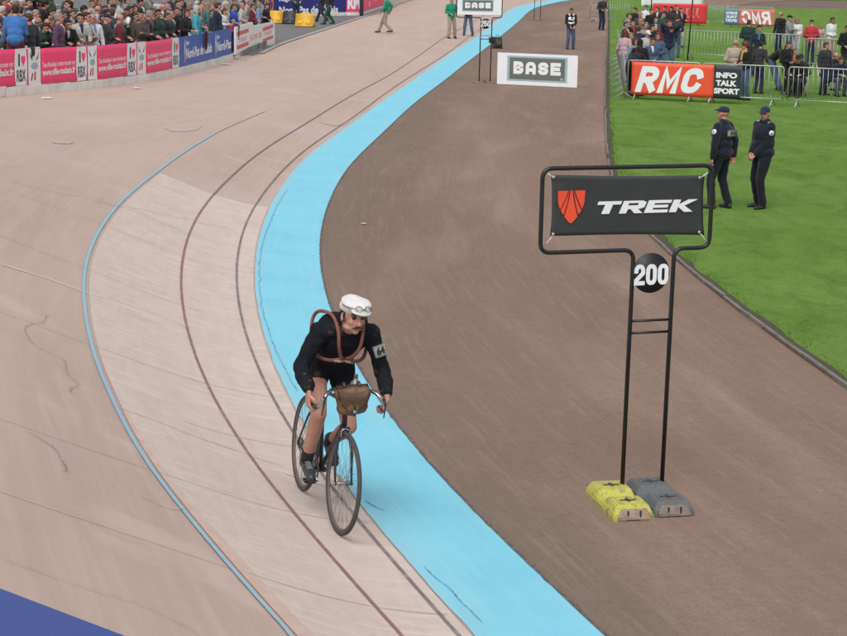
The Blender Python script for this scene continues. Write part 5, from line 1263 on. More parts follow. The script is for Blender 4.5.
RIMM = material('worn_rim', (.17, .135, .11), .5, [dict(scale=12, lo=.4, hi=.7, color=(.10, .08, .07), fac=.7)], metal=.3)
LEATH = material('brown_leather', (.165, .095, .055), .6, [dict(scale=11, lo=.38, hi=.68, color=(.095, .055, .035), fac=.8), dict(scale=50, lo=.5, hi=.75, color=(.23, .145, .09), fac=.5)], bump=[(14, .5, .012), (120, .3, .002)], spec=.4)
DLEATH = material('dark_leather', (.045, .028, .02), .5, [dict(scale=11, lo=.4, hi=.7, color=(.07, .045, .03), fac=.7)], bump=(60, .3, .003))
HWB, WR = .525, .350
bike = thing('bicycle', 'old black road bicycle with drop bars, ridden on the track', 'bicycle', matrix=RMS)
def wheel(y, steer=0.0):
    w = bpy.data.objects.new('wheel', None); link(w); w.parent = bike; w.location = (0, y, WR); w.rotation_euler = (0, 0, steer)
    c = lambda r, n=72: [Vector((0, r*math.cos(2*math.pi*k/n), r*math.sin(2*math.pi*k/n))) for k in range(n)]
    bm = bmesh.new(); tube(bm, c(WR-.0155, 96), .0155, 12, closed=True); obj('tyre', bm, TYRE, w)
    bm = bmesh.new(); tube(bm, c(WR-.036, 96), .011, 10, closed=True, flat=(1, .8)); obj('rim', bm, RIMM, w)
    bm = bmesh.new()
    for k in range(36):
        s = 1 if k % 2 else -1; a = 2*math.pi*k/36; a2 = a+(.9 if (k//2) % 2 else -.9); tube(bm, [(s*.028, .021*math.cos(a2), .021*math.sin(a2)), (0, (WR-.042)*math.cos(a), (WR-.042)*math.sin(a))], .0013, 5)
    obj('spokes', bm, SPOKE, w)
    bm = bmesh.new(); tube(bm, [(-.055, 0, 0), (.055, 0, 0)], .012, 14)
    for s in (-1, 1): disc(bm, (s*.029, 0, 0), (1, 0, 0), .026, .004, 20)
    for s in (-1, 1): tube(bm, [(s*.055, 0, 0), (s*.068, 0, 0)], .009, 8)
    obj('hub', bm, SPOKE, w); return w
wheel(-HWB); STE = math.radians(2.5)
# fork, bars and front wheel turn together about the steering axis
stt, stb = Vector((0, .335, .905)), Vector((0, .405, .72))
wheel(HWB, STE)
bbk = Vector((0, -.06, .285)); sc_ = Vector((0, -.215, .84))
bm = bmesh.new()
tube(bm, [bbk, sc_], .0145, 12); tube(bm, [sc_+Vector((0, .01, -.02)), stt-Vector((0, -.008, .03))], .013, 12); tube(bm, [bbk, stb+Vector((0, -.004, .03))], .0150, 12)
tube(bm, [stt, stb], .018, 12); tube(bm, [(-.036, -.06, .285), (.036, -.06, .285)], .021, 14)
for s in (-1, 1):
    tube(bm, [(s*.018, -.09, .283), (s*.055, -.30, .32), (s*.060, -HWB, WR)], [.011, .009, .007], 8); tube(bm, [(s*.018, -.21, .785), (s*.052, -.36, .58), (s*.060, -HWB, WR)], [.009, .008, .006], 8)
    disc(bm, (s*.060, -HWB, WR), (1, 0, 0), .020, .005, 12)
tube(bm, [(-.05, -.235, .64), (.05, -.235, .64)] if False else [(-.02, -.30, .66), (.02, -.30, .66)], .006, 6)
obj('frame', bm, STEELB, bike)
bm = bmesh.new(); tube(bm, [sc_, sc_+Vector((0, -.035, .13))], .012, 10); obj('seat_post', bm, CHROME, bike)
bm = bmesh.new(); V = []
for i in range(13):
    t = i/12; y = -.395+.30*t; w = .075*(1-sstep(.15, .62, t))+.018; z = .995-.012*math.sin(math.pi*t)+.012*(1-t)
    V.append([bm.verts.new((w*math.sin(a), y, z+.022*math.cos(a)-.02)) for a in [2*math.pi*k/14 for k in range(14)]])
for A, B in zip(V, V[1:]):
    for k in range(14): bm.faces.new((A[k], B[k], B[(k+1) % 14], A[(k+1) % 14]))
bm.faces.new(V[0]); bm.faces.new(list(reversed(V[-1]))); bmesh.ops.recalc_face_normals(bm, faces=bm.faces); sad = obj('saddle', bm, DLEATH, bike)
bm = bmesh.new()
for s in (-1, 1): tube(bm, [(s*.02, -.38, .98), (s*.022, -.25, .948), (s*.012, -.11, .965)], .004, 6)
for s in (-1, 1): tube(bm, [(s*.045, -.38+.02*math.cos(k), .98-.035*k/12) for k in range(13)], .0035, 6)
obj('saddle_rail', bm, CHROME, sad)
bm = bmesh.new()
fk = Vector((0, HWB, WR)); R5 = Matrix.Rotation(STE, 3, 'Z')
crown = stb+Vector((0, .006, -.02))
for s in (-1, 1):
    hub = fk+R5 @ Vector((s*.058, 0, 0)); tube(bm, [crown+Vector((s*.020, 0, 0)), crown+Vector((s*.034, .004, -.02)), crown.lerp(hub, .45)+Vector((s*.030, .0, 0)), crown.lerp(hub, .8)+Vector((s*.012, -.010, .0)), hub], [.012, .012, .011, .0085, .007], 10)
    disc(bm, hub, (1, 0, 0), .014, .006, 12)
tube(bm, [crown-Vector((.036, 0, 0)), crown+Vector((.036, 0, 0))], .015, 10); tube(bm, [crown, stb], .014, 10); obj('fork', bm, STEELB, bike)
bc = Vector((0, .415, .975))
bm = bmesh.new(); tube(bm, [stt, stt+Vector((0, -.016, .055)), stt+Vector((0, .01, .068)), bc], [.013, .013, .014, .014], 10); disc(bm, bc, (1, 0, 0), .021, .04, 14); obj('stem', bm, CHROME, bike)
bm = bmesh.new(); half = [bc, bc+Vector((.07, .0, .004)), bc+Vector((.125, .05, .012)), bc+Vector((.175, .115, -.005)), bc+Vector((.205, .130, -.045)), bc+Vector((.225, .105, -.095)), bc+Vector((.236, .045, -.118)), bc+Vector((.240, -.035, -.120))]
hc_ = smooth(catmull(half, 40), 3); full = [Vector((-p.x, p.y, p.z)) for p in reversed(hc_)]+hc_[1:]
bar = tube(bm, full, .0118, 10); hb = obj('handlebar', bm, CHROME, bike)
for s in (-1, 1):
    bm = bmesh.new(); g = [Vector((s*p.x, p.y, p.z)) for p in hc_[29:]]; tube(bm, g, .0150, 10); obj('grip', bm, material('cloth_tape', (.05, .04, .035), .9, [dict(scale=(10, 120, 10), lo=.4, hi=.6, color=(.09, .07, .06))]), hb)
    bm = bmesh.new(); q = Vector((s*.205, bc.y+.13, bc.z-.03)); tube(bm, [q, q+Vector((s*.004, .035, .006)), q+Vector((s*.008, .045, -.04)), q+Vector((s*.010, .03, -.12))], [.008, .009, .0055, .004], 8); obj('brake_lever', bm, STEELB, hb)
    bm = bmesh.new(); tube(bm, rounded([q+Vector((0, .03, 0)), q+Vector((-s*.02, .05, .07)), Vector((s*.03, bc.y+.06, bc.z+.02)), Vector((s*.005, stb.y+.04, stb.z+.10))], .04, 5), .0028, 6); obj('brake_cable', bm, BLACKM, hb)
# front brake calliper
bm = bmesh.new(); tube(bm, [crown+Vector((-.03, .03, -.055)), crown+Vector((-.028, .035, 0)), crown+Vector((0, .04, .012)), crown+Vector((.028, .035, 0)), crown+Vector((.03, .03, -.055))], .006, 8); obj('brake', bm, CHROME, bike)
CA = math.radians(-14)     # right crank forward and a little below level
for s in (1, -1):
    d = Vector((0, math.cos(CA), math.sin(CA)))*s*.168; e = bbk+Vector((s*.062, 0, 0)); bm = bmesh.new(); tube(bm, [bbk+Vector((s*.030, 0, 0)), e, e+d], [.011, .013, .009], 8); obj('crank_arm', bm, CHROME, bike)
    pc = e+d+Vector((s*.062, 0, 0)); bm = bmesh.new(); tube(bm, [e+d, pc+Vector((s*.035, 0, 0))], .007, 8)
    for q in (-1, 1): box(bm, pc+Vector((0, q*.034, 0)), (.075, .005, .020), bevel=.001)
    for q in (-1, 1): box(bm, pc+Vector((q*.035, 0, 0)), (.005, .066, .016), bevel=.001)
    tube(bm, [pc+Vector((-.02, .036, 0)), pc+Vector((-.02, .10, .03)), pc+Vector((0, .115, .055)), pc+Vector((.02, .10, .03)), pc+Vector((.02, .036, 0))], .003, 6)
    obj('pedal', bm, STEELB, bike)
bm = bmesh.new(); cr = bbk+Vector((.044, 0, 0)); ringp = [cr+Vector((0, .092*math.cos(2*math.pi*k/48), .092*math.sin(2*math.pi*k/48))) for k in range(48)]; tube(bm, ringp, .006, 6, closed=True, flat=(1, 1))
for k in range(5): a = 2*math.pi*k/5; tube(bm, [cr, cr+Vector((0, .09*math.cos(a), .09*math.sin(a)))], .006, 6)
obj('chainring', bm, SPOKE, bike)
bm = bmesh.new(); rh = Vector((.044, -HWB, WR)); disc(bm, rh, (1, 0, 0), .038, .005, 20); obj('sprocket', bm, SPOKE, bike)
up_ = [cr+Vector((0, .097*math.cos(a), .097*math.sin(a))) for a in [math.pi/2+.15-(math.pi+.35)*k/20 for k in range(21)]]; bk = [rh+Vector((0, .042*math.cos(a), .042*math.sin(a))) for a in [-math.pi/2-.1-(math.pi-.15)*k/12 for k in range(13)]]
bm = bmesh.new(); tube(bm, up_+bk, .0042, 6, closed=True); obj('chain', bm, DLEATH, bike)
# ------------------------------------------------------------------ bag and bottle on the bars
BG = thing('handlebar_bag', 'brown leather bag strapped to the front of the bicycle handlebar', 'bag', matrix=RMS @ Matrix.Translation((-.004, .50, .925)) @ Matrix.Diagonal((.88, 1, 1, 1)) @ Matrix.Rotation(.10, 4, 'Y') @ Matrix.Rotation(-.12, 4, 'X'))
me = fuse('body', [P_cone('b', (-.075, 0, -.055), (.075, 0, -.055), .048), P_cone('b', (-.105, 0, .045), (.105, 0, .045), .042), P_ell('b', (0, 0, 0), (.128, .055, .092)), P_ell('b', (0, .02, -.02), (.10, .05, .08))], .008, 3, .008, 12, 4); me.materials.append(LEATH); mesh_obj('body', me, (), BG)
bm = bmesh.new(); V = []
for j in range(9):
    t = j/8; row = []
    for i in range(13):
        u_ = i/12-.5; drop = .155*t*(1-.55*abs(2*u_)**2.4) ; y = -.02+.075*math.sin(min(1, t*2.2)*math.pi/2)+.012*(1-(2*u_)**2); z = .093-.0*t-drop+.0; row.append(bm.verts.new((u_*.262*(1-.10*t), y if t > 0 else -.045, z)))
    V.append(row)
for A, B in zip(V, V[1:]):
    for i in range(12): bm.faces.new((A[i], A[i+1], B[i+1], B[i]))
bmesh.ops.solidify(bm, geom=bm.faces[:], thickness=.004); bmesh.ops.recalc_face_normals(bm, faces=bm.faces)
obj('flap', bm, material('flap_leather', (.21, .125, .075), .55, [dict(scale=11, lo=.38, hi=.68, color=(.135, .08, .05), fac=.8), dict(scale=60, lo=.5, hi=.75, color=(.27, .17, .11), fac=.5)], bump=[(16, .5, .01), (120, .3, .002)]), BG)
bm = bmesh.new(); box(bm, (.0, .074, -.048), (.018, .005, .085), bevel=.001); obj('strap', bm, DLEATH, BG)
bm = bmesh.new(); box(bm, (.0, .079, -.055), (.026, .005, .020), bevel=.001); obj('buckle', bm, CHROME, BG)
for s in (-1, 1):
    bm = bmesh.new(); tube(bm, arc((s*.06, -.035, .085), .028, 0, 2*math.pi, 14, Vector((0, 1, 0)), Vector((0, 0, 1))), .006, 6, flat=(1.6, .6)); obj('strap', bm, DLEATH, BG)
BT = thing('drink_bottle', 'small grey metal bottle with a cork standing on the handlebar behind the brown bag', 'bottle', matrix=RMS @ Matrix.Translation((-.035, .43, .99)))
bm = bmesh.new(); lathe(bm, [(.030, -.04), (.036, -.03), (.037, .025), (.030, .045), (.016, .055), (.015, .068)], 20); obj('body', bm, material('pewter', (.20, .20, .20), .4, [dict(scale=20, lo=.4, hi=.7, color=(.10, .10, .10), fac=.7)], metal=.6), BT)
bm = bmesh.new(); lathe(bm, [(.012, .066), (.014, .092), (.010, .096)], 14); obj('cork', bm, material('cork', (.15, .10, .06), .9, [dict(scale=60, lo=.4, hi=.7, color=(.07, .045, .03))]), BT)
# ------------------------------------------------------------------ the rider
WOOL = material('black_wool', (.010, .011, .015), .92, [dict(scale=7, lo=.38, hi=.70, color=(.013, .015, .021), fac=.8), dict(scale=13, lo=.615, hi=.66, color=(.11, .09, .055), fac=.5), dict(scale=150, lo=.4, hi=.7, color=(.016, .017, .022), fac=.5)], bump=[(10, .7, .03), (260, .35, .002)], spec=.15, sheen=.0)
fwd = ((.05, .06, -1), (-.05, .06, -1))
J = figure(build=.75, hip_z=1.035, hip_y=-.150, lean=44, spine=12, wl=(-.274, .405, .950), wr=(.274, .405, .950), al=(-.125, -.315, .425), ar=(.125, .0, .375), head=(11, 5), epole=((-.36, -1, -.1), (.24, -1, -.1)),
           kpole=((-.06, 1, .3), (.08, 1, .3)), toe=((0, .93, -.36), (0, .97, -.22)), fingers=((1, 0, -.1), (-1, 0, -.1)), curl=1.25, handk=1.12, fw=fwd, neckf=1.0, neckl=.045)
rider = thing('person', 'racing cyclist in black wool jersey and white cap riding the old bicycle, arm patch 64', 'person', matrix=RMS)
# a fuller face: cheeks, nose, jaw, brow
HM = Matrix.Translation(J['head']) @ J['HD'].to_4x4()
Hh = lambda x, y, z: HM @ Vector((x, y, z))
Rh = J['HD']
J['B'] += [P_ell('skin', Hh(.034, .062, -.022), (.024, .022, .026), Rh), P_ell('skin', Hh(-.034, .062, -.022), (.024, .022, .026), Rh), P_ell('skin', Hh(0, .100, -.028), (.017, .016, .012), Rh),
           P_ell('skin', Hh(.045, .015, -.070), (.022, .045, .020), Rh), P_ell('skin', Hh(-.045, .015, -.070), (.022, .045, .020), Rh), P_ell('lip', Hh(0, .080, -.066), (.020, .012, .006), Rh)]
RSK = material('rider_skin', (.50, .27, .20), .5, [dict(scale=7, lo=.36, hi=.72, color=(.39, .165, .115), fac=.6), dict(scale=60, lo=.5, hi=.8, color=(.33, .16, .11), fac=.3), dict(scale=18, lo=.62, hi=.75, color=(.22, .13, .09), fac=.35)], bump=(110, .15, .002), spec=.4)
me = fuse('body', J['B'], .0058, 2, slots={'skin': 0, 'eye': 1, 'lip': 2, 'brow': 3}); [me.materials.append(m) for m in (RSK, EYE, LIP, BROW)]
mesh_obj('body', me, (), rider)
# jersey with cuffs, folds at the elbows and belly
J['TOP'] += [P_ell('top', J['up'](0, -.060, .395), (.186, .105, .125), J['Tt']), P_ell('top', J['lo'](0, -.03, .22), (.155, .12, .17), J['T'])]
me = fuse('jersey', J['TOP'], .0075, 2, .011, 10, 5)
k = [noise.noise(Vector((v.co.x*6, v.co.y*22, v.co.z*22)))*.006 for v in me.vertices]; co_ = [v.co+v.normal*q for v, q in zip(me.vertices, k)]
for v, c in zip(me.vertices, co_): v.co = c
me.materials.append(WOOL); mesh_obj('jersey', me, (), rider)
sp_ = [P_ell('s', J['lo'](0, 0, .02), (.172, .128, .125), J['T'])]
for s in (-1, 1):
    h = J['hip']+Vector((s*.09, 0, -.02)); k_ = J['kn', s]; sp_.append(P_cone('s', h, h.lerp(k_, .27), .100, .093))
me = fuse('shorts', sp_, .008, 2, .007, 10, 8); me.materials.append(WOOL); mesh_obj('shorts', me, (), rider)
SH = material('black_cycling_shoe', (.035, .045, .055), .35, [dict(scale=18, lo=.4, hi=.7, color=(.02, .022, .025), fac=.8), dict(scale=50, lo=.55, hi=.75, color=(.10, .12, .13), fac=.5)], bump=(50, .3, .004))
for s in (-1, 1):
    me = fuse('shoe', J['shoe', s], .007, 2, .003, 25, s); me.materials.append(SH); so_ = mesh_obj('shoe', me, (), rider)
    an, td = J['an', s], J['toe', s]; heel = an+Vector((0, 0, -.045))-td*.045
    bm = bmesh.new(); upn = (Vector((0, 0, 1))-td*td.z).normalized()
    for q in range(4): c = heel+td*(.085+.022*q)+upn*(.041-.003*q); tube(bm, [c+Vector((-.022, 0, -.004)), c+Vector((0, 0, .004)), c+Vector((.022, 0, -.004))], .0028, 6)
    obj('laces', bm, ROPE, so_)
    me = fuse('sock', [P_cone('k', an+Vector((0, 0, -.01)), an.lerp(J['kn', s], .16), .043, .046)], .007, 1, .003, 30); me.materials.append(material('black_sock', (.015, .015, .017), .95, [dict(scale=60, lo=.4, hi=.7, color=(.03, .03, .033))])); mesh_obj('sock', me, (), rider)
# hair at the sides, moustache, cap and goggles
me = fuse('hair', [P_ell('h', Hh(0, -.030, .035), (.079, .088, .072), Rh), P_cone('h', Hh(-.074, .005, .02), Hh(-.073, .012, -.022), .009, .006), P_cone('h', Hh(.074, .005, .02), Hh(.073, .012, -.022), .009, .006)], .007, 1, .003, 60); me.materials.append(H_DARK); mesh_obj('hair', me, (), rider)
me = fuse('moustache', [P_cone('m', Hh(s*.004, .100, -.047), Hh(s*.036, .082, -.060), .008, .004) for s in (-1, 1)], .0035, 1, .001, 90); me.materials.append(material('moustache', (.05, .025, .015), .8, [dict(scale=90, lo=.4, hi=.7, color=(.025, .012, .008))])); mesh_obj('moustache', me, (), rider)
CAPM = material('white_cotton_cap', (.70, .69, .68), .9, [dict(scale=10, lo=.4, hi=.7, color=(.58, .57, .55), fac=.6), dict(scale=80, lo=.5, hi=.7, color=(.72, .71, .70), fac=.5)], bump=[(12, .5, .015), (200, .2, .001)], sheen=.2)
me = fuse('cap', [P_ell('c', Hh(0, -.014, .068), (.092, .112, .062), Rh @ rotx(6)), P_ell('c', Hh(0, .015, .098), (.104, .122, .040), Rh @ rotx(-6)), P_ell('c', Hh(0, .108, .064), (.078, .045, .014), Rh @ rotx(-22))], .006, 3, .005, 16, 3); me.materials.append(CAPM); CP = mesh_obj('cap', me, (), rider)
bm = bmesh.new(); M = HM @ Matrix.Translation((0, -.0, .139)); bmesh.ops.create_uvsphere(bm, u_segments=12, v_segments=8, radius=.009, matrix=M); obj('button', bm, CAPM, CP)
WIRE = material('goggle_wire', (.05, .045, .04), .4, [dict(scale=50, lo=.4, hi=.7, color=(.16, .14, .11))], metal=.5)
bm = bmesh.new()
for s in (-1, 1):
    c0 = Vector((s*.034, .138, .090)); tube(bm, [HM @ (c0+Vector((.023*math.cos(a), -.006*abs(math.cos(a)+s*.4)-.012*math.sin(a), .016*math.sin(a)))) for a in [2*math.pi*k/20 for k in range(20)]], .0022, 6, closed=True)
    tube(bm, [HM @ Vector((s*.060, .128, .090)), HM @ Vector((s*.088, .08, .086)), HM @ Vector((s*.100, .01, .084))], .0022, 6)
tube(bm, [HM @ Vector((-.008, .140, .090)), HM @ Vector((.008, .140, .090))], .003, 6); obj('goggles', bm, WIRE, rider)
# number patch on the left upper arm
e1_, s1_ = J['el', -1], J['sh'][-1]; ax_ = (s1_-e1_).normalized(); nrm = Vector((.0, .95, .28)); nrm = (nrm-ax_*nrm.dot(ax_)).normalized(); rt = ax_.cross(nrm).normalized()*-1
pc = s1_.lerp(e1_, .40)+nrm*.076
PMX = Matrix(((rt.x, -nrm.x, ax_.x, pc.x), (rt.y, -nrm.y, ax_.y, pc.y), (rt.z, -nrm.z, ax_.z, pc.z), (0, 0, 0, 1)))
if PMX.to_3x3().determinant() < 0: PMX = PMX @ Matrix.Diagonal((-1, 1, 1, 1))
bm = bmesh.new(); V = [[bm.verts.new((-.046+.092*i/8, .010*((i/4-1)**2)*1.1, -.045+.09*j/4)) for i in range(9)] for j in range(5)]
for j in range(4):
    for i in range(8): bm.faces.new((V[j][i], V[j][i+1], V[j+1][i+1], V[j+1][i]))
bmesh.ops.solidify(bm, geom=bm.faces[:], thickness=.002); pt = obj('number_patch', bm, material('white_cloth_patch', (.86, .85, .84), .9, [dict(scale=20, lo=.4, hi=.7, color=(.6, .59, .57))]), rider); pt.matrix_local = PMX
text('number', '64', -.030, .030, -.028, .028, -.0035, material('black_ink', (.02, .02, .02), .8, [dict(scale=50, lo=.4, hi=.7, color=(.05, .05, .05))]), pt, bold=.05, th=.0015)
# spare tyre worn crosswise over the shoulders
RT = material('red_brown_tyre', (.20, .062, .042), .7, [dict(scale=14, lo=.4, hi=.7, color=(.27, .105, .075), fac=.7), dict(scale=60, lo=.5, hi=.75, color=(.12, .04, .03), fac=.5)], bump=(60, .2, .003))
U = J['up']; bm = bmesh.new()
for s in (-1, 1):
    L_ = [(.012, .168, .375), (.045, .172, .44), (.074, .135, .515), (.088, .035, .562), (.112, -.085, .525), (.158, -.162, .41), (.186, -.158, .34), (.198, -.08, .30), (.195, .03, .285), (.160, .125, .30), (.09, .168, .335)]
    tube(bm, smooth(catmull([U(s*x, y, z) for x, y, z in L_+[L_[0]]], 90), 4), .0122, 10)
T_ = thing('spare_tyre', 'reddish brown spare tyre worn crosswise over the shoulders of the cyclist', 'tyre', matrix=RMS); obj('tube', bm, RT, T_)
bm = bmesh.new(); c = U(0, .178, .365)
for s in (-1, 1): tube(bm, [c, c+J['Tt'] @ Vector((s*.035, .012, .012)), c+J['Tt'] @ Vector((s*.07, .004, -.004 if s > 0 else -.03))], [.010, .011, .006], 8)
obj('knot', bm, material('tan_cord', (.40, .30, .20), .9, [dict(scale=40, lo=.4, hi=.7, color=(.28, .2, .13))]), T_)
INK = MATS['black_ink']
# ------------------------------------------------------------------ people
CL = {}
def C(n):
    if n not in CL:
        c = dict(blue=(.045, .16, .42), maroon=(.16, .02, .04), navy=(.018, .026, .055), black=(.014, .014, .017), grey=(.26, .27, .29), brown=(.075, .055, .05), cream=(.55, .51, .43), beige=(.42, .36, .29), green=(.025, .075, .055),
            red=(.45, .035, .05), purple=(.11, .05, .11), white=(.66, .67, .70), lilac=(.50, .38, .50), slate=(.055, .07, .095), olive=(.13, .13, .10), teal=(.045, .17, .20), turq=(.06, .36, .45), denim=(.06, .10, .18), jeans=(.07, .11, .19),
            lgrey=(.42, .43, .41), dgreen=(.02, .045, .04), khaki=(.32, .27, .20), pink=(.48, .33, .36), bgreen=(.015, .25, .14), rroyal=(.03, .11, .48), charcoal=(.035, .035, .042), tan=(.33, .26, .19), rust=(.42, .14, .05), yellow=(.50, .36, .08), greyblue=(.20, .26, .34))[n]
        CL[n] = cloth(n, c)
    return CL[n]
CG = 'spectators behind the banner barriers on the left'
rp = random.Random(21)
def solve_crowd(px, py, hh, bmin=.42):
    base, n = bar_at(max(-45, min(274, px))); b = bmin; best = None
    for k in range(60):
        b = bmin+.15*k; z = terr(b, base.z)+hh; p = gp(px, py, z); bb = (p-base).dot(n)
        # distance behind the barrier line at this sight
        if bb <= b+.08: best = (p, b, terr(max(.35, bb), base.z)); break
    if best is None: best = (p, b, terr(b, base.z))
    p, b, z = best; bb = max(bmin, (p-base).dot(n)); return Vector((p.x, p.y, terr(bb, base.z))), bb
HH = {'rail': 1.56, 'rail_l': 1.50, 'rail_r': 1.46, 'bent': 1.25, 'perch': 1.87, 'sit': 1.17, 'sit2': 1.12}
NP = [0]
def crowd(px, py, pose, top, trs, hair, hm, label, rz=0, sc=1.0, skin=None, glasses=False, extra=None):
    """px, py: where the head is; rz: turn away from facing the track"""
    hh = (HH.get(pose, 1.63))*sc
    base, n = bar_at(max(-45, min(274, px))); bm_ = .46 if pose not in ('bent', 'rail_l', 'rail_r', 'rail') else {'rail': .50, 'rail_l': .54, 'rail_r': .58, 'bent': .62}[pose]
    p, b = solve_crowd(px, py, hh, bm_)
    if b <= bm_+.2:     # front row: stand at the barrier and let the height decide
        pxx = px
        for _ in range(12):
            base, n = bar_at(pxx); q = base+n*bm_; pxx += (px-proj((q.x, q.y, base.z+1.5))[0])*.9
        lo_, hi_ = .5, 1.25
        for _ in range(18):
            m = (lo_+hi_)/2; u_ = proj((q.x, q.y, terr(bm_, base.z)+HH.get(pose, 1.63)*m))
            if u_[1] < py: hi_ = m
            else: lo_ = m
        sc = max(.62, min(1.12, m)); p = Vector((q.x, q.y, terr(bm_, base.z)))
    face = math.atan2(-n.y, -n.x)-math.pi/2      # looking at the track
    NP[0] += 1
    return make_person(label, pose, (p.x, p.y, p.z), face+math.radians(rz), C(top), C(trs), hair, hm, skin, sc, CG, glasses=glasses, extra=extra)
